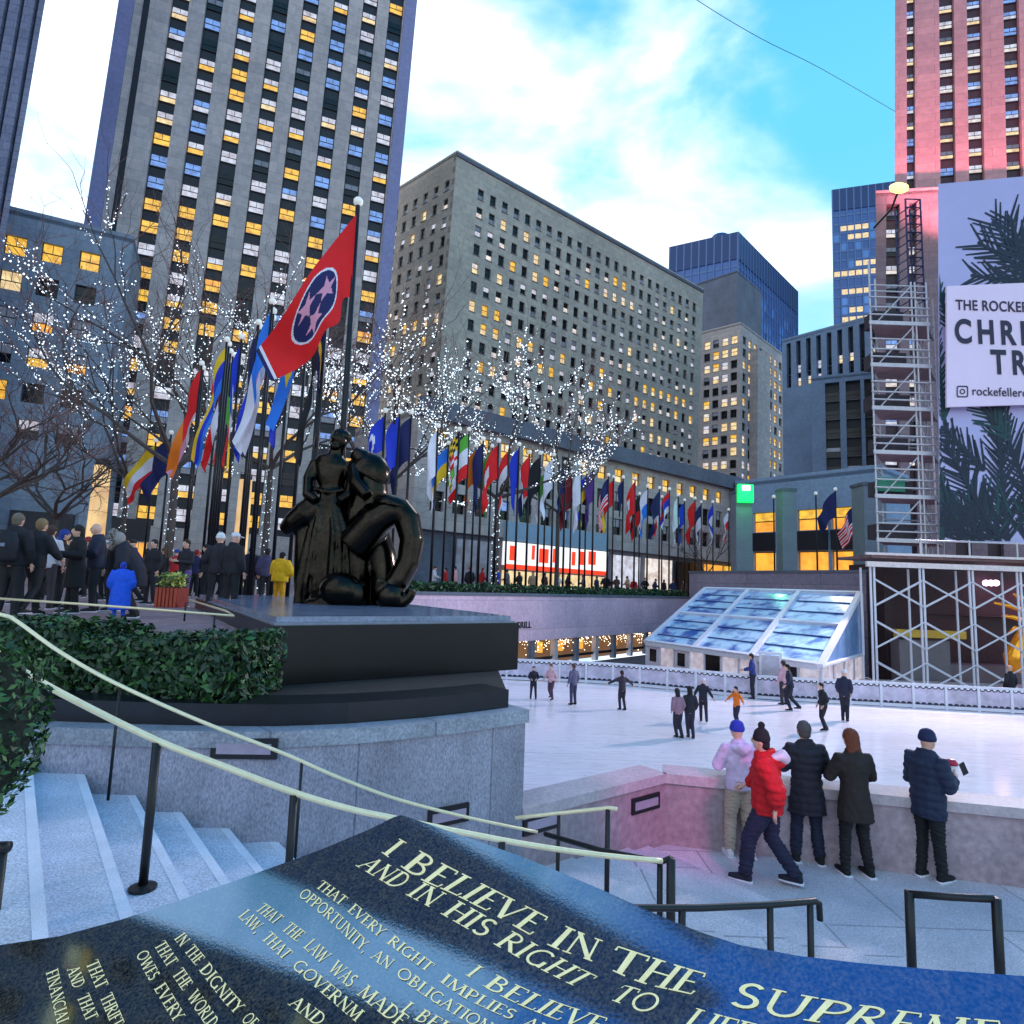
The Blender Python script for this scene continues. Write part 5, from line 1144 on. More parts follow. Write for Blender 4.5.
# ---------------------------------------------------------------- glass roofed tent
def mirror_quad(a, b_, c, d, k): return [a, b_, c, d]
FR = at(821, 666, 27.3); EZ = FR.z; FL = atz(647, 642, EZ); RRt = at(860, 594, 33.5); TZ = RRt.z
RL = at(706, 590, RRt.y + (FL - FR).y * 1.02); RL.z = TZ
print('TENT', FL, FR, RL, RRt)
tent = thing('tent', 'white framed pavilion with a sloping glass roof beside the ice', 'tent', (FL.x, FL.y, RZ))
tg = bpy.data.materials.new('roof_glass'); tg.use_nodes = True; tb = tg.node_tree.nodes['Principled BSDF']; tn = tg.node_tree.nodes; tl = tg.node_tree.links
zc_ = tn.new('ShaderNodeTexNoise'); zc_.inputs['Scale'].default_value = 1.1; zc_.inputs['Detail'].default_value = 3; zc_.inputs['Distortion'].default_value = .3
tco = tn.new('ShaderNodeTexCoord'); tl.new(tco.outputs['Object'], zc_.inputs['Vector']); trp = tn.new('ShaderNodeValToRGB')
trp.color_ramp.elements[0].position = .36; trp.color_ramp.elements[0].color = (*lin(64, 104, 180), 1); trp.color_ramp.elements[1].position = .56; trp.color_ramp.elements[1].color = (*lin(190, 224, 248), 1)  # blue and pale patches stand for reflections on the roof glass
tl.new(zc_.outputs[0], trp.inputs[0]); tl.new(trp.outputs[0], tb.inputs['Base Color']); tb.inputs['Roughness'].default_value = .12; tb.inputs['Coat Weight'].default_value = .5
pt2 = lambda u, v: (FL.lerp(FR, u)).lerp(RL.lerp(RRt, u), v)
nr = (FR - FL).cross(RL - FL).normalized(); nr = nr if nr.z > 0 else -nr
for i in range(3):
    for j in range(2):
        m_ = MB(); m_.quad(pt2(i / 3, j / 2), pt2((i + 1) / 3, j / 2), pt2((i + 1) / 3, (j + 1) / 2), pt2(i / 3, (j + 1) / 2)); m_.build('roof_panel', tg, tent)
        for k in range(1, 4 if i == 0 else 3):
            m_ = MB(); f = (j + k / (4 if i == 0 else 3)) / 2; m_.tube([pt2(i / 3 + .02, f) + nr * .03, pt2((i + 1) / 3 - .02, f) + nr * .03], .035, 5); m_.build('glazing_bar', mat('bar_blue', lin(40, 66, 120), .4), tent)
for i in range(4): m_ = MB(); a, c = pt2(i / 3, -.015), pt2(i / 3, 1); d = (c - a); m_.obox((a + c) / 2 + nr * .06, d / 2, nr.cross(d.normalized()) * .13, nr * .09); m_.build('rafter', white_metal, tent)
for v in (0, .5, 1): m_ = MB(); a, c = pt2(0, v), pt2(1, v); d = (c - a); m_.obox((a + c) / 2 + nr * .055, d / 2, nr.cross(d.normalized()) * .1, nr * .08); m_.build('purlin', white_metal, tent)
ef = (FR - FL).normalized(); nf = V((ef.y, -ef.x, 0)); Lf = (FR - FL).length
m_ = MB(); m_.obox((FL + FR) / 2 + V((0, 0, -.1)) + nf * .04, ef * Lf / 2, nf * .09, (0, 0, .09)); m_.build('eave_beam', white_metal, tent)
inside = winmat('tent_interior', (.72, .70, .84), .75, base=(.1, .1, .13), vs=2.2); door_w = mat('door_white', lin(226, 214, 226), .5)
npn = 10
for k in range(npn + 1):
    m_ = MB(); m_.obox(FL + ef * Lf * k / npn + V((0, 0, (EZ - .15 + RZ) / 2 - EZ)), ef * .05, nf * .06, (0, 0, (EZ - .15 - RZ) / 2)); m_.build('post', white_metal, tent)
for k in range(npn):
    c = FL + ef * Lf * (k + .5) / npn; zc0 = (EZ - .2 + RZ) / 2; m_ = MB(); h = (EZ - .2 - RZ) / 2; hw = Lf / npn / 2 - .07
    if k in (0, 2, 7):
        m_.obox(V((c.x, c.y, zc0)), ef * hw, nf * .03, (0, 0, h)); dr_ = m_.build('door', door_w, tent)
        m_ = MB(); m_.obox(V((c.x, c.y, zc0 + .2)) + nf * .04, ef * hw * .55, nf * .015, (0, 0, h * .5)); m_.build('window', WM['dark'], dr_)
    elif k in (4, 8):
        m_.obox(V((c.x, c.y, zc0)), ef * hw, nf * .02, (0, 0, h)); m_.build('wall_pane', WM['dark'], tent)
    else: m_.quad(*(V((c.x, c.y, zc0)) + ef * hw * a + V((0, 0, h * b_)) for a, b_ in ((-1, -1), (1, -1), (1, 1), (-1, 1)))); m_.build('wall_pane', inside, tent)
BRt = V((RRt.x, RRt.y, EZ)); es_ = (BRt - FR).normalized(); Ls = (BRt - FR).length; ns_ = V((es_.y, -es_.x, 0))
m_ = MB(); m_.add([FR, BRt, RRt], ((0, 1, 2),)); m_.build('gable_glass', mat('gable_glass', lin(126, 160, 208), .15, var=.3, scale=.8), tent)
for a, c in ((FR, RRt), (FR, BRt), (BRt, RRt)): m_ = MB(); m_.tube([a + ns_ * .05, c + ns_ * .05], .09, 6); m_.build('gable_frame', white_metal, tent)
for k in range(5):
    m_ = MB(); m_.obox(FR + es_ * Ls * k / 4 + V((0, 0, (RZ - EZ) / 2)), es_ * .06, ns_ * .06, (0, 0, (EZ - RZ) / 2)); m_.build('post', galv, tent)
    if k < 4: m_ = MB(); a = FR + es_ * (Ls * k / 4 + .07); c = FR + es_ * (Ls * (k + 1) / 4 - .07); m_.quad(V((a.x, a.y, RZ)), V((c.x, c.y, RZ)), V((c.x, c.y, EZ)), V((a.x, a.y, EZ))); m_.build('wall_pane', inside, tent)

# ---------------------------------------------------------------- rink fence
fence = thing('rink_fence', 'low white fence with scalloped garlands along the far edge of the ice', 'fence', tuple(fpts[1]))
fp_px = smooth(fence_px, 4); FP = [atz(x, y, RZ) for x, y in fp_px]; cum = [0]
for a, c in zip(FP, FP[1:]): cum.append(cum[-1] + (c - a).length)
def fpt(s_):
    for i in range(len(cum) - 1):
        if cum[i] <= s_ <= cum[i + 1]: return FP[i].lerp(FP[i + 1], (s_ - cum[i]) / (cum[i + 1] - cum[i]))
    return FP[-1]
panel = mat('fence_panel', lin(196, 186, 204), .35, var=.4, scale=1.6); scal = mat('fence_scallop', lin(40, 38, 60), .6); scw = mat('garland_white', lin(232, 228, 236), .6, es=.12)
s_ = 0; step = 1.28
while s_ < cum[-1] - step:
    a, c = fpt(s_), fpt(s_ + step); e = (c - a).normalized(); n = V((e.y, -e.x, 0)); L_ = (c - a).length; mid = (a + c) / 2
    m_ = MB(); m_.obox(a + V((0, 0, .5)), e * .05, n * .05, (0, 0, .5)); m_.build('post', white_metal, fence)
    m_ = MB(); m_.obox(mid + V((0, 0, .98)), e * L_ / 2, n * .035, (0, 0, .05)); m_.build('top_rail', white_metal, fence)
    m_ = MB(); m_.obox(mid + V((0, 0, .09)), e * (L_ / 2 - .05), n * .03, (0, 0, .06)); m_.build('bottom_rail', white_metal, fence)
    m_ = MB(); m_.obox(mid + V((0, 0, .54)), e * (L_ / 2 - .06), n * .012, (0, 0, .385))
    for k in range(5):
        q = a + e * (.16 + (L_ - .32) * k / 4)
        for (zz, mi, rr, fl) in ((.925, 1, .13, -1), (.16, 1, .12, 1), (.92, 2, .07, -1)):
            vs_ = [q + n * (.016 if mi == 1 else .021) + V((0, 0, zz))] + [q + n * (.016 if mi == 1 else .021) + e * rr * math.cos(PI * i / 6) + V((0, 0, zz + fl * rr * .9 * math.sin(PI * i / 6))) for i in range(7)]
            m_.add(vs_, [(0, i, i + 1) if fl > 0 else (0, i + 1, i) for i in range(1, 7)], mi)
    m_.build('panel', [panel, scal, scw], fence); s_ += step
g0 = fpt(0); gt = atz(771, 697.5, RZ)
t = thing('rink_gate', 'white framed glass gate in the rink fence in front of the tent', 'gate', (gt.x, gt.y, RZ)); e = (fpt(9.5) - fpt(8)).normalized(); n = V((e.y, -e.x, 0)); c = V((gt.x, gt.y, 0))
for k in (-.42, .42): m_ = MB(); m_.obox(c + e * k + V((0, 0, RZ + 1.0)) + n * .12, e * .05, n * .05, (0, 0, 1.0)); m_.build('gate_post', white_metal, t)
m_ = MB(); m_.obox(c + V((0, 0, RZ + 1.95)) + n * .12, e * .37, n * .05, (0, 0, .05)); m_.build('lintel', white_metal, t)
m_ = MB(); m_.obox(c + V((0, 0, RZ + .95)) + n * .12, e * .36, n * .012, (0, 0, .9)); m_.build('glass_leaf', mat('gate_glass', lin(190, 186, 200), .2, var=.4, scale=1.2), t)

# ---------------------------------------------------------------- scaffolding
SD = 31
scf = thing('scaffold', 'white tube scaffolding with crossed braces carrying a deck above the rink', 'scaffold', tuple(at(872, 690, SD)))
zb = at(873, 688, SD).z; zt_ = at(873, 567, SD).z
X = lambda px, D=SD: at(px, 600, D).x
stdx = [X(q) for q in (873, 922.5, 972, 1020, 1068)]
for k, x in enumerate(stdx):
    for y, dx in ((SD, -.09), (SD, .09), (SD + 1.2, .1)):
        m_ = MB(); m_.tube([(x + dx, y, RZ), (x + dx, y, zt_)], .055, 6); m_.build('standard', white_metal, scf)
zs = lambda py: at(940, py, SD).z
for a, c in zip(stdx, stdx[1:]):
    for y1, y2 in ((581, 608), (623, 650), (664, 691)):
        for y_, off in ((SD - .06, 0), (SD + .12, .2)):
            for z0_, z1_ in ((zs(y1), zs(y2)), (zs(y2), zs(y1))):
                m_ = MB(); m_.tube([(a + off, y_, z0_), (c + off, y_ - .03 * (z0_ > z1_), z1_)], .032, 5); m_.build('brace', white_metal, scf)
xe = stdx[-1] + .5
for py, hh, yy in ((566.5, .13, SD - .12), (556, .06, SD - .1)):
    z = zs(py); m_ = MB(); m_.box(stdx[0] - .35, xe, yy - .08, yy + .08, z - hh, z + hh); m_.build('beam', mat('deck_white', lin(226, 208, 206), .5), scf)
m_ = MB(); m_.box(stdx[0], xe, SD + .0, SD + 3.2, zs(560), zs(557)); m_.build('deck', mat('deck_plank', lin(120, 92, 90), .7, var=.3, scale=2), scf)
z = zs(541); m_ = MB(); m_.tube([(stdx[1] - .2, SD, z), (xe, SD, z)], .045, 6); m_.build('guard_rail', galv, scf)
for x in stdx[1:]: m_ = MB(); m_.tube([(x, SD, zs(556)), (x, SD, zs(539))], .045, 6); m_.build('guard_post', galv, scf)
m_ = MB(); m_.box(stdx[0] - .9, xe, SD - .5, SD + 2.2, RZ, RZ + .32); m_.build('base_kerb', mat('base_pale', lin(206, 190, 190), .6, var=.15, scale=1), scf)
# stair tower of scaffolding
TD = 34; Z = lambda py, D=TD: at(905, py, D).z; x0, x1, x2 = X(880, TD), X(924, TD), X(940, TD)
stw = thing('scaffold_tower', 'tall galvanised scaffold tower with plank landings left of the tree banner', 'scaffold', (x0, TD, Z(556)))
zbot, ztop_ = Z(556), Z(282); bk2 = lambda x: x * (TD + 2) / TD + .35
for x in (x0, x1, x1 + .22, x2):
    for y in (TD, TD + 2):
        xx = x if y == TD else bk2(x); m_ = MB(); m_.tube([(xx, y, zbot), (xx, y, ztop_ + (1.2 if x == x0 else 0))], .05, 6); m_.build('standard', galv, stw)
for k, py in enumerate((324, 366, 409, 453, 497, 541)):
    z = Z(py); m_ = MB(); m_.prism([(x0, TD), (x2, TD), (bk2(x2), TD + 2), (bk2(x0), TD + 2)], z - .09, z + .02); dk = m_.build('deck', mat('deck_rose', lin(168, 132, 138), .7, var=.25, scale=2), stw)
    m_ = MB(); m_.box(x0 - .1, x2 + .1, TD - .08, TD - .005, z - .1, z + .12); m_.build('toe_board', galv, dk)
    for dz in (.5, .95, 1.55):
        m_ = MB(); m_.tube([(x0 - .1, TD - .06, z + dz), (x2 + .1, TD - .06, z + dz)], .05, 6); m_.build('guard_rail', galv, stw)
        m_ = MB(); m_.tube([(x0, TD, z + dz), (bk2(x0), TD + 2, z + dz)], .04, 6); m_.build('guard_rail', galv, stw)
        m_ = MB(); m_.tube([(bk2(x0), TD + 2, z + dz - .15), (bk2(x2), TD + 2, z + dz - .15)], .045, 6); m_.build('guard_rail', galv, stw)
    m_ = MB(); m_.tube([(x0 + .3, TD - .03, z), (x1, TD - .03, z + 2.3)], .04, 5); m_.build('brace', galv, stw)
    m_ = MB(); m_.tube([(x1, TD + .1, z + 2.3), (x2, TD + .1, z)], .04, 5); m_.build('brace', galv, stw)
    m_ = MB(); m_.obox((x0 + 1.35, TD + 1.0, z + .55), (.85 + .1 * (k % 3), 0, 0), (0, .5, 0), (0, 0, .42), 0); m_.build('stacked_planks', mat('stack_dark', lin(62, 54, 62), .8, var=.4, scale=2), stw)
for py in (286, 292): z = Z(py); m_ = MB(); m_.tube([(x0, TD, z), (x2, TD, z)], .045, 6); m_.build('guard_rail', galv, stw)
m_ = MB(); m_.obox((X(899, TD), TD + .3, Z(484)), (.75, 0, 0), (0, .02, 0), (0, 0, .4)); m_.build('netting', mat('net_green', lin(60, 140, 110), .7), stw)
ltw = thing('ladder_tower', 'slim dark scaffold mast rising behind the banner edge', 'scaffold', (x2, TD + 1, Z(290)))
dkt = mat('dark_tube', lin(44, 40, 84), .5, metal=.3); zA, zB = Z(300), Z(188); xa, xb = X(922, TD + 1), X(938, TD + 1)
for x in (xa, xb):
    for y in (TD + 1, TD + 2): m_ = MB(); m_.tube([(x, y, zA), (x, y, zB)], .05, 6); m_.build('standard', dkt, ltw)
for k in range(14):
    z = lerp(zA, zB, k / 13); m_ = MB(); m_.tube([(xa, TD + 1, z), (xb, TD + 1, z)], .04, 5); m_.build('rung', dkt, ltw)
    if k < 13: m_ = MB(); m_.tube([(xa, TD + 2, z), (xb, TD + 1, lerp(zA, zB, (k + 1) / 13))], .035, 5); m_.build('brace', dkt, ltw)

# tree banner and sign board
BD = 33.4
ban = thing('tree_banner', 'huge pale lilac banner printed with dark pine branches', 'banner', tuple(at(980, 540, BD)))
b4 = [at(939, 542, BD), at(1140, 546, BD), at(1140, 166, BD), at(938, 184, BD)]
m_ = MB(); m_.quad(*b4); m_.build('sheet', mat('banner_lilac', lin(186, 182, 226), .6, var=.06, scale=.3), ban)
pine = mat('print_pine', lin(18, 30, 52), .6, var=.35, scale=.7); pineg = mat('print_green', lin(20, 62, 66), .6, var=.35, scale=.7)
m_ = MB(); r = random.Random(77); lift = [0]
def needle(x, y, a, L_, w_, mi=0):
    dx, dy = math.cos(a), -math.sin(a); P_ = []
    for (u, s_) in ((0, w_), (.55, w_ * .85), (1, w_ * .55)): P_.append((x + dx * L_ * u - dy * s_ / 2, y + dy * L_ * u + dx * s_ / 2)); P_.append((x + dx * L_ * u + dy * s_ / 2, y + dy * L_ * u - dx * s_ / 2))
    P_ = [(min(max(q[0], 939.5), 1138), min(max(q[1], 186), 541)) for q in P_]; lift[0] = (lift[0] + .0011) % .03
    W4 = [at(*q, BD - .01 - lift[0]) for q in P_]; m_.add(W4, ((0, 1, 3, 2), (2, 3, 5, 4)), mi)
def frond(x, y, a, L_, nl, gap, w_=2.6, spread=32, mi=0):
    n_ = int(L_ / gap)
    for k in range(n_):
        f = k / n_; bx, by = x + math.cos(a) * L_ * f, y - math.sin(a) * L_ * f
        for sg in (-1, 1): needle(bx, by, a + sg * R(spread + r.uniform(-7, 7)), nl * r.uniform(.8, 1.1) * (1 - .35 * f), w_, mi)
    needle(x, y, a, L_, w_ * 2, mi)
for (x, y, a, L_, nl) in ((1030, 270, 112, 60, 34), (1035, 275, 150, 66, 34), (1040, 285, 172, 70, 30), (1050, 290, 130, 90, 36), (1060, 280, 95, 95, 34), (1045, 300, 190, 60, 26), (1080, 300, 60, 90, 34),
                          (1000, 545, 118, 120, 36), (1000, 545, 140, 80, 34), (985, 540, 155, 50, 30), (1008, 545, 95, 140, 34), (1030, 545, 75, 130, 34), (1045, 540, 110, 150, 36), (1070, 545, 85, 150, 36), (985, 470, 135, 62, 30), (1010, 440, 130, 60, 30), (960, 545, 112, 110, 26), (942, 540, 95, 110, 18),
                          (944, 420, 96, 130, 16), (952, 330, 110, 60, 15)):
    frond(x, y, R(a), L_, nl * (1.15 if y < 320 else 1), 6.2 if y < 320 else 5.2, 2.6, 36, r.choice((0, 0, 1)))
for k in range(60): needle(r.uniform(945, 1035), r.uniform(505, 541), R(r.uniform(40, 140)), r.uniform(20, 50), 3, r.choice((0, 1)))
m_.build('branch_print', [pine, pineg], ban)
sgn = thing('sign_board', 'pale sign board with dark lettering fixed across the tree banner', 'sign', tuple(at(985, 345, BD - .5)))
SD_ = BD - .5; q4 = [at(947, 407, SD_), at(1118, 402, SD_), at(1118, 279, SD_), at(947, 286, SD_)]
m_ = MB(); nn = V((0, 1, 0)); m_.v = q4 + [p + nn * .12 for p in q4]; m_.f = [(0, 1, 2, 3), (7, 6, 5, 4), (0, 4, 5, 1), (1, 5, 6, 2), (2, 6, 7, 3), (3, 7, 4, 0)]; m_.m = [0] * 6
m_.build('board', mat('sign_lilac', lin(222, 206, 232), .55, var=.04, scale=.5, es=.12, ec=lin(230, 205, 235)), sgn)
ink2 = mat('sign_ink', lin(26, 20, 58), .5, var=.1); mpp_ = SD_ / 620
def signtext(body, x, y, cap, sxx, bold=.0, sp_=1.05):
    p = at(x, y, SD_ - .03); textmesh(body, cap * mpp_ / .73, 'lettering', ink2, sgn, wallframe(p, V((.9995, 0, 0)), V((0, -1, 0))) @ Matrix.Rotation(R(-2.0 + 2.0), 4, 'Z'), sxx, .008, bold, sp_)
signtext('THE ROCKEFELLER CENTER', 956, 309.5, 11.5, .78, .012); signtext('CHRISTMAS', 955, 342, 26, .72, .06, 1.42); signtext('TREE', 992, 373, 26, .72, .06, 1.42); signtext('rockefellercenter', 972, 395, 9.5, .86, .004)
m_ = MB()
def rrect(cx, cy, h, rad, n=5): return [(cx + sx_ * (h - rad) + rad * math.cos(R(a0 + 90 * k / n)), cy + sy_ * (h - rad) + rad * math.sin(R(a0 + 90 * k / n))) for sx_, sy_, a0 in ((1, 1, 0), (-1, 1, 90), (-1, -1, 180), (1, -1, 270)) for k in range(n + 1)]
def ringband(outer_, inner_):
    n_ = len(outer_); P_ = [at(x, y, SD_ - .03) for x, y in outer_ + inner_]; m_.add(P_, [(i, n_ + i, n_ + (i + 1) % n_, (i + 1) % n_) for i in range(n_)])
ringband(rrect(962.5, 391.5, 5.8, 2), rrect(962.5, 391.5, 4.6, 1.4)); ringband([(962.5 + 2.8 * math.cos(R(k * 20)), 391.5 + 2.8 * math.sin(R(k * 20))) for k in range(18)], [(962.5 + 1.7 * math.cos(R(k * 20)), 391.5 + 1.7 * math.sin(R(k * 20))) for k in range(18)])
m_.build('icon', ink2, sgn)
# gold figure, only partly in view in the alcove: a plain gilded abstract form
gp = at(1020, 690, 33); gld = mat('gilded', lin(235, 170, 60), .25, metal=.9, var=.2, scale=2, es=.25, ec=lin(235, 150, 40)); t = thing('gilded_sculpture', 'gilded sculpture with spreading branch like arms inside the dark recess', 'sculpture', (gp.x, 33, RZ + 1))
m_ = MB(); G_ = lambda x, y: at(x, y, 33)
m_.loft([(G_(1018, 672), V((.5, 0, 0)), V((0, .4, 0))), (G_(1018, 655), V((.7, 0, 0)), V((0, .5, 0))), (G_(1022, 640), V((.45, 0, 0)), V((0, .35, 0))), (G_(1030, 625), V((.4, 0, 0)), V((0, .3, 0)))]); m_.build('body', gld, t, True)
for pts in (((1028, 612), (1010, 606), (994, 603)), ((1030, 622), (1012, 617), (1002, 616)), ((1030, 632), (1015, 628), (1008, 634)), ((1030, 600), (1018, 597), (1014, 594))):
    m_ = MB(); m_.tube([G_(*q) for q in pts], .16, 7, r2=.06); m_.build('arm', gld, t, True)
for k in range(3):
    p = at(986 + 5 * k, 583, 35); u = thing('alcove_lamp', ('leftmost', 'middle', 'rightmost')[k] + ' of three small pink white lamps glowing in the dark recess', 'lamp', tuple(p)); m_ = MB(); m_.ball(p, .17); m_.build('bulb', mat('pink_bulb', (1, .6, .9), es=6), u, True)

cb_ = [at(640, -40, 60), at(700, 2, 62), at(760, 38, 66), at(820, 68, 71), at(896, 112, 77)]
t = thing('overhead_cable', 'thin dark cable strung across the sky toward the pink tower', 'cable', tuple(cb_[0])); m_ = MB(); m_.tube(smooth3(cb_), .035, 5); m_.build('wire', mat('cable_grey', lin(60, 110, 130), .6), t)
# ---------------------------------------------------------------- people
POSES = {   # joints of a 1.75 m figure facing +Y: left/right elbow, wrist, knee, ankle; forward lean
 'stand': ((-.25, -.03, 1.14), (-.25, .07, .90), (.25, -.03, 1.14), (.25, .07, .90), (-.10, .02, .50), (-.12, -.02, .09), (.10, .02, .50), (.12, .0, .09), .0),
 'rest': ((-.28, .06, 1.17), (-.15, .32, 1.10), (.28, .06, 1.17), (.15, .32, 1.10), (-.12, .03, .50), (-.15, .0, .09), (.11, .03, .50), (.13, -.05, .09), .06),
 'walk': ((-.27, -.16, 1.16), (-.24, -.12, .92), (.27, .10, 1.15), (.24, .30, 1.02), (-.10, .20, .52), (-.10, .25, .09), (.10, -.02, .50), (.11, -.28, .13), .07),
 'hold': ((-.24, .02, 1.14), (-.10, .34, 1.17), (.24, .02, 1.14), (.09, .36, 1.19), (-.10, .02, .50), (-.10, -.02, .09), (.10, .02, .50), (.11, .05, .09), .03),
 'skate': ((-.30, .02, 1.16), (-.36, .18, 1.0), (.30, -.06, 1.16), (.40, -.02, 1.0), (-.10, .16, .50), (-.08, .02, .10), (.12, .02, .50), (.17, -.30, .16), .14),
 'glide': ((-.24, -.06, 1.15), (-.20, .1, .95), (.24, -.06, 1.15), (.20, .1, .95), (-.07, .12, .50), (-.06, -.02, .10), (.08, .05, .50), (.09, -.14, .10), .10),
 'arms_out': ((-.42, .05, 1.28), (-.64, .16, 1.16), (.40, .02, 1.24), (.58, .06, 1.08), (-.09, .09, .50), (-.10, .0, .09), (.09, .04, .50), (.10, -.1, .09), .06),
 'bend': ((-.26, .12, 1.12), (-.20, .30, .90), (.26, .12, 1.12), (.20, .30, .90), (-.11, .14, .48), (-.12, -.04, .09), (.11, .14, .48), (.12, -.02, .09), .55),
}
PC = {}
def J(pose):
    P_ = POSES[pose]; ln = P_[8]
    def s(p): p = V(p); return p + V((0, ln * max(0, p.z - .92), -ln * ln * .35 * max(0, p.z - .92)))
    return s, [V(p) for p in P_[:8]]
def limb(mb, pts): mb.loft(ringpath(pts))
def hand(mb, w_, d, side):
    d = V(d).normalized(); q = d.cross(V((0, 0, 1))); q = q.normalized() if q.length > .1 else V((1, 0, 0)); up_ = q.cross(d)
    for k, L_ in enumerate((.068, .078, .072, .056)):
        b0 = w_ + d * .085 + up_ * (.027 - .018 * k); m1 = b0 + d * L_ * .55; m2 = m1 + (d * .75 - q * side * .5).normalized() * L_ * .5
        mb.tube([b0 - d * .02, m1, m2], .0095, 5, r2=.007)
    b0 = w_ + d * .03 + up_ * .03; mb.tube([b0, b0 + d * .03 + up_ * .03, b0 + d * .062 + up_ * .036], .011, 5, r2=.008)
def body_mesh(pose, near):
    k = ('body', pose, near)
    if k in PC: return PC[k]
    s, (le, lw_, re, rw, lk, la, rk, ra) = J(pose); m = MB()
    R_ = lambda p, rx, ry: (*s(p), rx, ry)
    limb(m, [R_((0, -.01, .84), .13, .09), R_((0, 0, .95), .155, .105), R_((0, .0, 1.1), .135, .095), R_((0, 0, 1.28), .165, .11), R_((0, -.01, 1.42), .17, .085), R_((0, -.01, 1.48), .07, .06), R_((0, .0, 1.53), .055, .058), R_((0, .01, 1.57), .058, .065)])
    hc = s((0, .025, 1.635)); h = MB(); m.ball(hc, .078, .097, .118, 14, 10); m.ball(hc + V((0, .03, -.06)), .055, .06, .055, 10, 8)
    m.loft(ringpath([(*(hc + V((0, .088, .03))), .010, .012), (*(hc + V((0, .108, -.018))), .017, .014), (*(hc + V((0, .095, -.03))), .014, .01)]))
    for sd_ in (-1, 1): m.ball(hc + V((sd_ * .08, -.005, -.01)), .012, .022, .032, 8, 6)
    for sd_, el, wr in ((-1, le, lw_), (1, re, rw)):
        sh = s((sd_ * .175, -.01, 1.42)); el, wr = s(el), s(wr); d = (wr - el).normalized()
        limb(m, [(*sh, .055, .055), (*sh.lerp(el, .5), .047, .047), (*el, .042, .042), (*el.lerp(wr, .4), .042, .042), (*wr, .028, .024), (*(wr + d * .05), .042, .022), (*(wr + d * .1), .036, .017)])
    for sd_, kn, an in ((-1, lk, la), (1, rk, ra)):
        hp = V((sd_ * .09, 0, .92)); limb(m, [(*hp, .085, .09), (*hp.lerp(kn, .5), .072, .078), (*kn, .055, .058), (*kn.lerp(an, .4), .052, .056), (*an, .036, .04)])
        limb(m, [(*(an + V((0, -.05, -.03))), .03, .03), (*(an + V((0, .06, -.05))), .04, .028), (*(an + V((0, .14, -.06))), .035, .02)])
    me = remesh(m, .011 if near else .022, 3); f = MB()
    for sd_, el, wr in ((-1, le, lw_), (1, re, rw)): hand(f, s(wr), s(wr) - s(el), sd_)
    fm = f.mesh('f', [], True); bm = bmesh.new(); bm.from_mesh(me); bm.from_mesh(fm); bm.to_mesh(me); bm.free()
    me.materials.clear(); me.materials.append(iron); me.name = 'body'; me.polygons.foreach_set('use_smooth', [True] * len(me.polygons)); PC[k] = me; return me
def jacket_mesh(pose, hem, puff, hood, near):
    k = ('jacket', pose, hem, puff, hood, near)
    if k in PC: return PC[k]
    s, (le, lw_, re, rw, *_r) = J(pose); m = MB(); R_ = lambda p, rx, ry: (*s(p), rx + puff, ry + puff); pts = []
    if hem < .7: pts += [R_((0, 0, hem), .215, .165), R_((0, 0, (hem + .95) / 2), .20, .155)]
    else: pts += [R_((0, 0, hem), .175, .135)]
    pts += [R_((0, 0, .96), .18, .138), R_((0, 0, 1.12), .165, .125), R_((0, 0, 1.28), .188, .135), R_((0, -.01, 1.40), .185, .11), R_((0, -.01, 1.455), .12, .085), R_((0, -.01, 1.50), .085, .08), R_((0, -.005, 1.535), .078, .078)]
    limb(m, pts)
    for sd_, el, wr in ((-1, le, lw_), (1, re, rw)):
        sh = s((sd_ * .165, -.01, 1.405)); el, wr = s(el), s(wr)
        limb(m, [(*sh.lerp(s((0, 0, 1.38)), .4), .07, .07), (*sh, .078 + puff, .078 + puff), (*sh.lerp(el, .5), .07 + puff, .07 + puff), (*el, .062 + puff, .062 + puff), (*el.lerp(wr, .5), .056 + puff, .056 + puff), (*el.lerp(wr, .97), .046, .046)])
    if hood: limb(m, [(*s((-.12, -.08, 1.44)), .05, .05), (*s((-.06, -.15, 1.45)), .07, .07), (*s((0, -.17, 1.42)), .08, .08), (*s((.06, -.15, 1.45)), .07, .07), (*s((.12, -.08, 1.44)), .05, .05)])
    me = remesh(m, .013 if near else .024, 3)
    if near:
        tx = bpy.data.textures.new('folds', 'CLOUDS'); tx.noise_scale = .11
        o = bpy.data.objects.new('tmp', me); col.objects.link(o); md = o.modifiers.new('d', 'DISPLACE'); md.texture = tx; md.strength = .035; md.mid_level = .5
        me2 = bpy.data.meshes.new_from_object(o.evaluated_get(bpy.context.evaluated_depsgraph_get())); bpy.data.objects.remove(o); me = me2
        if puff > .022:                # quilted baffles of a down coat
            nn_ = [v.normal.copy() for v in me.vertices]
            for v, q in zip(me.vertices, nn_): v.co += q * .014 * (abs(math.sin(v.co.z / .095 * PI)) ** .6 - .7)
    me.materials.clear(); me.materials.append(iron); me.name = 'jacket'; PC[k] = me; return me
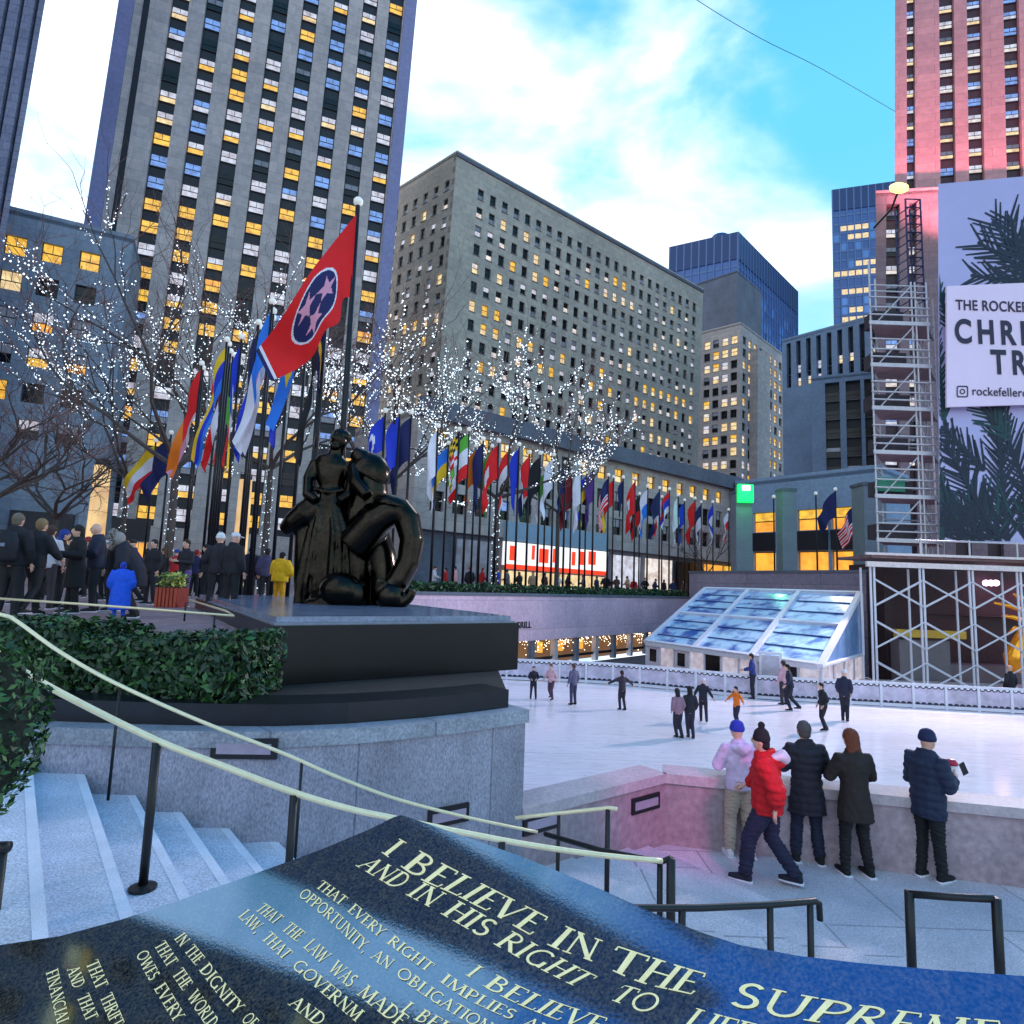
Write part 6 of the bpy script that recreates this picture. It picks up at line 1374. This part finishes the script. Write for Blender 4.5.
def trouser_mesh(pose, wide, near):
    k = ('trousers', pose, wide, near)
    if k in PC: return PC[k]
    s, (_a, _b, _c, _d, lk, la, rk, ra) = J(pose); m = MB()
    limb(m, [(0, 0, .86, .13, .11), (0, 0, .93, .172, .128), (0, 0, 1.0, .165, .122), (0, 0, 1.04, .155, .115)])
    for sd_, kn, an in ((-1, lk, la), (1, rk, ra)):
        hp = V((sd_ * .088, 0, .92)); e = an + (kn - an).normalized() * .0
        limb(m, [(*(hp + V((0, 0, .03))), .095, .11), (*hp.lerp(kn, .5), .09 + wide, .1 + wide), (*kn, .072 + wide, .078 + wide), (*kn.lerp(e, .5), .066 + wide, .072 + wide), (*e, .058 + wide, .064 + wide)])
    me = remesh(m, .014 if near else .024, 3)
    if near:                           # creases at knee and ankle
        nn_ = [v.normal.copy() for v in me.vertices]
        for v, q in zip(me.vertices, nn_): z = v.co.z; v.co += q * (.0045 * math.sin(z * 62 + v.co.x * 40 + 2 * math.sin(z * 31)) * (1.3 if z < .3 or .42 < z < .6 else .5) + .004 * math.sin(z * 140 + v.co.y * 60))
    me.materials.append(iron); me.name = 'trousers'; PC[k] = me; return me
def shoe_mesh(pose, side):
    k = ('shoe', pose, side)
    if k in PC: return PC[k]
    _s, j = J(pose); an = j[5] if side < 0 else j[7]; m = MB(); lift = an.z - .09; a = V((an.x, an.y, lift))
    limb(m, [(*(a + V((0, -.075, .045))), .03, .03), (*(a + V((0, -.05, .045))), .045, .045), (*(a + V((0, .03, .048))), .048, .048), (*(a + V((0, .12, .036))), .05, .036), (*(a + V((0, .19, .03))), .035, .025)])
    m.loft([(a + V((0, -.02, .04)), V((.046, 0, 0)), V((0, .05, 0))), (a + V((0, -.02, .13)), V((.05, 0, 0)), V((0, .055, 0)))])
    m.box(a.x - .05, a.x + .05, a.y - .09, a.y + .19, lift, lift + .02, 1)
    me = m.mesh('shoe', [iron, white_metal], True); PC[k] = me; return me
def head_mesh(pose, style):
    k = ('head', pose, style)
    if k in PC: return PC[k]
    s, _ = J(pose); hc = s((0, .025, 1.635)); m = MB()
    if style == 'hair': m.ball(hc + V((0, -.018, .03)), .089, .1, .105, 14, 10); m.ball(hc + V((0, -.045, -.03)), .075, .065, .075, 12, 8)
    elif style == 'long': m.ball(hc + V((0, -.016, .03)), .094, .104, .108, 14, 10); limb(m, [(*(hc + V((0, -.05, .03))), .088, .07), (*(hc + V((0, -.075, -.1))), .09, .055), (*(hc + V((0, -.10, -.22))), .095, .04), (*(hc + V((.01, -.115, -.33))), .055, .025)])
    elif style in ('beanie', 'pompom'):
        m.lathe(hc + V((0, -.01, .02)), [(.098, -.02), (.104, .0), (.104, .035), (.094, .04), (.09, .08), (.065, .115), (.02, .132)], 16)
        if style == 'pompom': m.ball(hc + V((0, -.01, .185)), .045, n=10, m=8); m.ball(hc + V((0, -.05, -.04)), .075, .06, .08)
    elif style == 'cap': m.lathe(hc + V((0, -.01, .02)), [(.09, 0), (.095, .02), (.088, .07), (.05, .105), (.01, .11)], 14); m.obox(hc + V((0, .11, .03)), (.07, 0, 0), (0, .06, -.01), (0, 0, .008))
    elif style == 'fur':
        m.ball(hc + V((0, -.03, .01)), .13, .13, .15, 14, 10)
        r = random.Random(2)
        for _ in range(160):
            d = V((r.gauss(0, 1), r.gauss(0, .5), r.gauss(0, 1))).normalized(); p = hc + V((d.x * .14, .05 + d.y * .05, d.z * .16)); m.tube([p, p + d * .07 + V((0, .02, 0))], .016, 4, r2=.003)
    me = m.mesh(style, [iron], True) if style in ('cap', 'fur') else remesh(m, .014, 2)
    if style in ('hair', 'long'):      # strands
        nn_ = [v.normal.copy() for v in me.vertices]
        for v, q in zip(me.vertices, nn_): aa = math.atan2(v.co.y - hc.y, v.co.x - hc.x); v.co += q * (.005 * math.sin(aa * 26 + 3 * math.sin(v.co.z * 20)) + .003 * math.sin(aa * 61))
    if not me.materials: me.materials.append(iron)
    PC[k] = me; return me
eye_m = mat('eye_dark', lin(24, 18, 16), .3)
def eye_mesh(pose, side):
    k = ('eye', pose, side)
    if k in PC: return PC[k]
    s, _ = J(pose); hc = s((0, .025, 1.635)); m = MB(); m.ball(hc + V((side * .031, .088, .012)), .011, .008, .007, 8, 6); PC[k] = m.mesh('eye', [eye_m], True); return PC[k]
CLO = {}
def cloth(c):
    if c not in CLO: CLO[c] = mat('cloth_%d' % len(CLO), lin(*c), .8, var=.22, scale=9, fine=.12, bump=.12)
    return CLO[c]
SKIN = [mat('skin_light', lin(222, 172, 150), .55, var=.08), mat('skin_tan', lin(186, 132, 104), .55, var=.08), mat('skin_brown', lin(120, 80, 60), .55, var=.08)]
HN = dict(hair='hair', long='hair', beanie='hat', pompom='hat', cap='hat', fur='fur_hood')
def person(label, pos, rot, pose, jac, tro, style, hatc, scale=1.0, hem=.86, puff=0.0, hood=False, shoe=(30, 28, 30), wide=0, near=False, skin=0, group=None, eyes=True):
    t = thing('person', label, 'person', (0, 0, 0), group)
    def add(n_, me, m):
        o = bpy.data.objects.new(n_, me); col.objects.link(o); o.parent = t; o['wloc'] = (0, 0, 0)
        o.material_slots[0].link = 'OBJECT'; o.material_slots[0].material = m; return o
    add('body', body_mesh(pose, near), SKIN[skin]); add('jacket', jacket_mesh(pose, hem, puff, hood, near), cloth(jac)); add('trousers', trouser_mesh(pose, wide, near), cloth(tro))
    for sd_ in (-1, 1): add('shoe', shoe_mesh(pose, sd_), cloth(shoe))
    if style: add(HN[style], head_mesh(pose, style), cloth(hatc))
    if eyes:
        for sd_ in (-1, 1): o = bpy.data.objects.new('eye', eye_mesh(pose, sd_)); col.objects.link(o); o.parent = t
    t.location = pos; t.rotation_euler = (0, 0, rot); t.scale = (scale,) * 3; t['wloc'] = tuple(pos); return t
def standat(px, feet, head, z, k=1.75):
    p = atz(px, feet, z); return p, (feet - head) * p.y / (FOC * math.cos(PITCH)) / k * 1.0
# spectators at the parapet
p, s_ = standat(740, 856, 735, FZ); person('person in pale lavender hooded jacket and blue beanie leaning on the parapet', p, .1, 'rest', (214, 192, 224), (178, 158, 142), 'beanie', (40, 50, 170), s_, .88, .02, True, (226, 220, 226), .015, True)
p, s_ = standat(769, 884, 746, FZ); person('person in a red puffy jacket and black pompom hat striding along', p, R(58), 'walk', (196, 16, 28), (28, 30, 58), 'pompom', (18, 16, 20), s_, .82, .045, True, (26, 28, 44), .015, True)
p_, s__ = p, s_; o_ = [q for q in col.objects if q.name.startswith('person')][-1]
m_ = MB(); limb(m_, [(-.11, -.07, 1.47, .04, .04), (-.06, -.15, 1.50, .07, .06), (0, -.18, 1.46, .085, .075), (.06, -.15, 1.50, .07, .06), (.11, -.07, 1.47, .04, .04)])
hm = remesh(m_, .013, 3); put('hood_lining', hm, cloth((206, 200, 210)), o_)
p, s_ = standat(808, 862, 735, FZ); person('grey haired person in a long dark navy coat standing behind the person in red', p, -.1, 'rest', (34, 32, 44), (30, 34, 58), 'hair', (88, 80, 82), s_, .62, .025, False, (22, 20, 24), .01, True)
p, s_ = standat(857, 875, 744, FZ); person('person with long auburn hair in a dark brown coat looking over the ice', p, .05, 'rest', (38, 28, 26), (20, 17, 22), 'long', (112, 56, 36), s_, .66, .012, False, (18, 16, 18), 0, True)
p, s_ = standat(931, 879, 745, FZ); p5, s5 = p, s_
person('person in navy coat and navy beanie holding up a white cup with red lid', p, R(-68), 'hold', (30, 40, 66), (18, 18, 24), 'beanie', (26, 34, 72), s_, .74, .03, False, (18, 16, 18), 0, True)
hp = p5 + Matrix.Rotation(R(-68), 3, 'Z') @ V((0, .47, 1.24)) * s5
cup = thing('drinking_cup', 'white paper cup with a red lid held up over the parapet', 'cup', tuple(hp)); m_ = MB(); m_.lathe(hp, [(.05, -.12), (.075, .08)], 12); m_.build('cup_body', white_metal, cup, True)
m_ = MB(); m_.lathe(hp, [(.082, .08), (.082, .11), (.05, .15)], 12); m_.build('lid', mat('lid_red', lin(180, 20, 60), .4), cup, True)
ph = thing('mobile_phone', 'black phone held upright beside the white cup', 'phone', tuple(hp + V((.13, .02, 0)))); m_ = MB(); m_.obox(hp + V((.2, .04, .02)), (.035, 0, .02), (0, .006, 0), (-.03, 0, .075)); m_.build('phone_body', iron, ph)
# skaters
SK = [(678, 738, 692, 'glide', .2, (150, 112, 128), (40, 34, 48), 'long', (40, 26, 26), 'skater in a mauve top linked with a dark dressed friend on the near ice'),
      (690, 738, 690, 'glide', -.1, (34, 30, 42), (44, 38, 56), 'long', (30, 22, 24), 'dark dressed skater linked with the friend in mauve'),
      (703, 722, 681, 'skate', -.4, (30, 30, 46), (36, 32, 44), 'cap', (214, 206, 214), 'skater in dark clothes and pale cap gliding behind the linked pair'),
      (737, 727, 689, 'arms_out', 1.9, (236, 118, 26), (36, 36, 60), 'hair', (36, 24, 24), 'small skater in an orange top with arms held out'),
      (753, 699, 656, 'rest', 1.2, (36, 52, 120), (30, 30, 48), 'hair', (50, 40, 40), 'person in a blue jacket at the tent gate'),
      (784, 705, 663, 'stand', .4, (196, 150, 164), (52, 44, 60), 'hair', (60, 40, 36), 'skater in a pale pink jacket partly behind a dark one near the gate'),
      (791, 711, 667, 'skate', 1.2, (30, 32, 56), (24, 24, 40), 'hair', (28, 22, 24), 'skater in dark navy gliding in front of the pink jacket'),
      (824, 731, 686, 'glide', 1.6, (26, 26, 34), (22, 22, 30), 'hair', (22, 20, 22), 'skater all in black mid ice in front of the tent end'),
      (845, 721, 673, 'glide', -.6, (30, 34, 58), (28, 28, 44), 'cap', (220, 214, 218), 'skater in navy with a white cap right of the tent'),
      (1012, 711, 668, 'stand', .2, (26, 24, 32), (22, 22, 30), 'hair', (190, 150, 130), 'skater in black at the right edge before the scaffolding'),
      (533, 699, 668, 'rest', PI, (36, 32, 48), (40, 36, 56), 'hair', (44, 30, 28), 'person in dark clothes nearest the end of the pedestal wall on the ice'),
      (551, 700, 666, 'skate', 2.6, (220, 170, 176), (90, 60, 80), 'hair', (110, 50, 40), 'skater in a pale pink top below the restaurant windows'),
      (573, 705, 666, 'stand', .6, (96, 90, 116), (60, 56, 84), 'hair', (90, 66, 56), 'person in a grey violet coat standing below the restaurant windows'),
      (622, 710, 673, 'arms_out', .3, (52, 40, 52), (40, 34, 48), 'hair', (60, 30, 34), 'small dark dressed skater alone left of the tent')]
for px, ft, hd_, ps, rt_, jc, tc_, stl, hc_, lb in SK:
    p, s_ = standat(px, ft, hd_, RZ); person(lb, p, rt_, ps, jc, tc_, stl, hc_, s_, group='skaters on the ice', eyes=False)
# people on the plaza at left
def onplaza(px, head, h, lb, rot, pose, jac, tro, style, hatc, D=None, **kw):
    D = D or (h - CAMZ) * FOC * .99 / (hor(px) - head); p = at(px, hor(px), D); p.z = 0; return person(lb, p, rot, pose, jac, tro, style, hatc, h / 1.75, **kw)
p1 = onplaza(12, 514, 1.78, 'grey haired person in black with a backpack at the left picture edge', .15, 'stand', (22, 22, 30), (24, 22, 28), 'hair', (112, 98, 86), puff=.03)
bk_ = p1.location + Matrix.Rotation(.15, 3, 'Z') @ V((.02, -.24, 1.2)); bp_ = thing('backpack', 'black backpack with a small grey emblem worn at the left picture edge', 'backpack', tuple(bk_)); m_ = MB(); m_.loft(ringpath([(bk_.x, bk_.y, bk_.z - .25, .15, .09), (bk_.x, bk_.y, bk_.z - .2, .19, .12), (bk_.x, bk_.y, bk_.z + .1, .18, .11), (bk_.x, bk_.y, bk_.z + .25, .12, .07)])); m_.build('bag', cloth((22, 24, 34)), bp_, True)
m_ = MB(); m_.obox(bk_ + V((0, -.125, .02)), (.06, 0, 0), (0, .005, 0), (0, 0, .03)); m_.build('emblem', cloth((120, 126, 144)), bp_)
onplaza(34, 519, 1.74, 'fair haired person in a black jacket seen from behind beside the backpack wearer', -.1, 'walk', (26, 26, 36), (22, 20, 26), 'hair', (140, 112, 78), puff=.02)
onplaza(47, 526, 1.74, 'person in a white top facing away at left', .3, 'stand', (206, 200, 206), (60, 54, 60), 'hair', (70, 50, 44))
onplaza(76, 526, 1.7, 'dark haired person in a long black coat holding something white', 2.5, 'hold', (20, 18, 24), (22, 20, 24), 'long', (34, 24, 22), hem=.5, puff=.02)
onplaza(96, 524, 1.8, 'bald person in a navy jacket looking down in the crowd at left', 2.2, 'rest', (30, 34, 56), (26, 26, 36), None, (0, 0, 0), puff=.03)
onplaza(117, 532, 1.68, 'person with full black hair and flushed face in a dark coat', 2.9, 'stand', (24, 22, 30), (26, 24, 30), 'long', (18, 14, 16), hem=.6, puff=.02)
onplaza(137, 545, 1.6, 'person in a dark parka with a grey fur trimmed hood bending forward', 1.9, 'bend', (26, 26, 40), (24, 24, 34), 'fur', (150, 140, 136), D=11.6, hem=.62, puff=.05)
onplaza(123, 577, 1.0, 'small child in a bright blue coat in front of the parka', .5, 'stand', (24, 84, 214), (28, 84, 200), 'hair', (24, 60, 170), D=11.0, hem=.3, puff=.09)
onplaza(152, 540, 1.7, 'person with a reddish face half hidden behind the fur hood', 2.9, 'stand', (30, 26, 34), (30, 28, 36), 'hair', (40, 26, 24))
onplaza(185, 540, 1.7, 'person in a dark jacket and purple trousers beside the planter', 2.8, 'hold', (34, 30, 40), (106, 80, 140), 'hair', (52, 34, 30))
onplaza(205, 545, 1.7, 'person in black with dark hair between the flagpoles and the pedestal', 2.0, 'stand', (24, 22, 28), (26, 24, 30), 'hair', (26, 20, 20))
onplaza(218, 534, 1.75, 'person with a white cap and dark coat left of the pedestal', .6, 'rest', (40, 34, 44), (34, 30, 38), 'beanie', (226, 222, 226), puff=.03)
onplaza(232, 533, 1.75, 'person in a dark jacket with a white patterned cap nearest the pedestal', -.4, 'stand', (28, 28, 36), (28, 26, 32), 'cap', (214, 214, 222), puff=.03)
onplaza(250, 548, 1.72, 'bulky person in a navy down coat behind the pedestal corner', .2, 'stand', (24, 26, 46), (24, 24, 34), 'beanie', (30, 30, 52), puff=.10)
onplaza(266, 549, 1.7, 'person in a dusky violet coat beside the yellow jacket', .4, 'stand', (70, 62, 92), (30, 28, 36), 'hair', (34, 28, 28), puff=.04)
onplaza(280, 553, 1.45, 'person in a bright yellow puffy jacket behind the bronze', -.3, 'rest', (244, 176, 10), (230, 160, 10), 'hair', (28, 24, 28), puff=.09, D=15.6)
# passers-by behind the long hedge and along the plaza
r = random.Random(19); CN = {'black': (24, 22, 28), 'navy': (30, 36, 80), 'brown': (80, 56, 46), 'red': (190, 30, 40), 'blue': (36, 60, 190), 'white': (214, 208, 212), 'grey': (110, 106, 116), 'pink': (220, 150, 160), 'tan': (170, 140, 110)}
FARP = [(434, 'white'), (446, 'red'), (455, 'pink'), (470, 'black'), (482, 'red'), (497, 'blue'), (508, 'grey'), (520, 'black'), (533, 'tan'), (545, 'brown'), (558, 'white'), (568, 'black'), (584, 'grey'), (597, 'navy'), (606, 'black'), (617, 'brown'), (628, 'tan'), (634, 'red'), (645, 'black'), (655, 'navy'), (664, 'black'), (673, 'navy'), (684, 'brown')]
for k, (px, cn) in enumerate(FARP):
    a = V((NW0.x, NW0.y)) - pn_ * (2.6 + r.random() * 3.5); d = ray(px, 570); q = V((d.x, d.y)); s_ = (a.x * dn.y - a.y * dn.x) / (q.x * dn.y - q.y * dn.x); p = V((q.x * s_, q.y * s_, 0))
    person('small figure in a %s coat behind the long hedge under the flags' % cn, p, r.uniform(0, 6.2), r.choice(('stand', 'walk', 'rest')), CN[cn], r.choice(((30, 30, 44), (40, 36, 40), (26, 24, 28))), r.choice(('hair', 'hair', 'beanie')), r.choice(((40, 28, 26), (90, 60, 44), (30, 26, 30), (150, 40, 50))), r.uniform(.95, 1.06), puff=.03, group='bystanders beyond the hedge in ' + cn, eyes=False)
for k, (px, hd_, cn) in enumerate(((5, 534, 'brown'), (22, 531, 'navy'), (60, 530, 'black'), (88, 538, 'grey'), (106, 541, 'brown'), (133, 540, 'navy'), (163, 548, 'black'), (174, 550, 'red'), (195, 550, 'navy'), (240, 553, 'black'), (300, 556, 'navy'), (15, 538, 'tan'), (28, 540, 'grey'), (40, 536, 'red'), (53, 541, 'brown'), (68, 537, 'navy'), (82, 542, 'blue'), (94, 543, 'tan'), (112, 545, 'navy'), (127, 547, 'white'), (145, 549, 'brown'), (157, 551, 'grey'), (180, 552, 'pink'), (199, 553, 'brown'), (212, 549, 'tan'), (226, 550, 'navy'), (257, 556, 'red'), (272, 557, 'grey'))):
    onplaza(px, hd_, 1.7, 'plaza bystander in a %s coat further back at left' % cn, r.uniform(0, 6.2), r.choice(('stand', 'walk', 'rest')), CN[cn], (30, 28, 36), ('hair', 'beanie', 'long', 'cap')[k * 3 % 4], ((44, 30, 28), (150, 40, 44), (90, 60, 40), (206, 200, 206), (40, 60, 140))[k * 7 % 5], group='plaza bystanders in ' + cn, eyes=False)
# red round awning-like car tail at the far left, seen as a parked red car roof
cp = at(-4, 566, 30)
t = thing('parked_car', 'red parked car nose just entering at the left picture edge behind the crowd', 'car', (cp.x, 30, 0)); m_ = MB(); red_p = mat('car_red', lin(200, 20, 20), .25, coat=.6)
m_.loft([(V((cp.x - 3.4, 30, .75)), V((0, .7, 0)), V((0, 0, .35))), (V((cp.x - 2.8, 30, .95)), V((0, .95, 0)), V((0, 0, .55))), (V((cp.x - 1, 30, 1.15)), V((0, .98, 0)), V((0, 0, .75))), (V((cp.x + .6, 30, 1.05)), V((0, .95, 0)), V((0, 0, .62))), (V((cp.x + 1.3, 30, .8)), V((0, .85, 0)), V((0, 0, .36)))]); m_.build('body', red_p, t, True)
for dx in (-2.4, .3):
    for dy in (-.85, .85): m_ = MB(); m_.tube([(cp.x + dx, 30 + dy - .1, .32), (cp.x + dx, 30 + dy + .1, .32)], .32, 14); m_.build('wheel', iron, t, True)
for dy in (-.55, .55): m_ = MB(); m_.ball((cp.x + 1.15, 30 + dy, .85), .14, n=8, m=6); m_.build('headlight', white_metal, t, True)
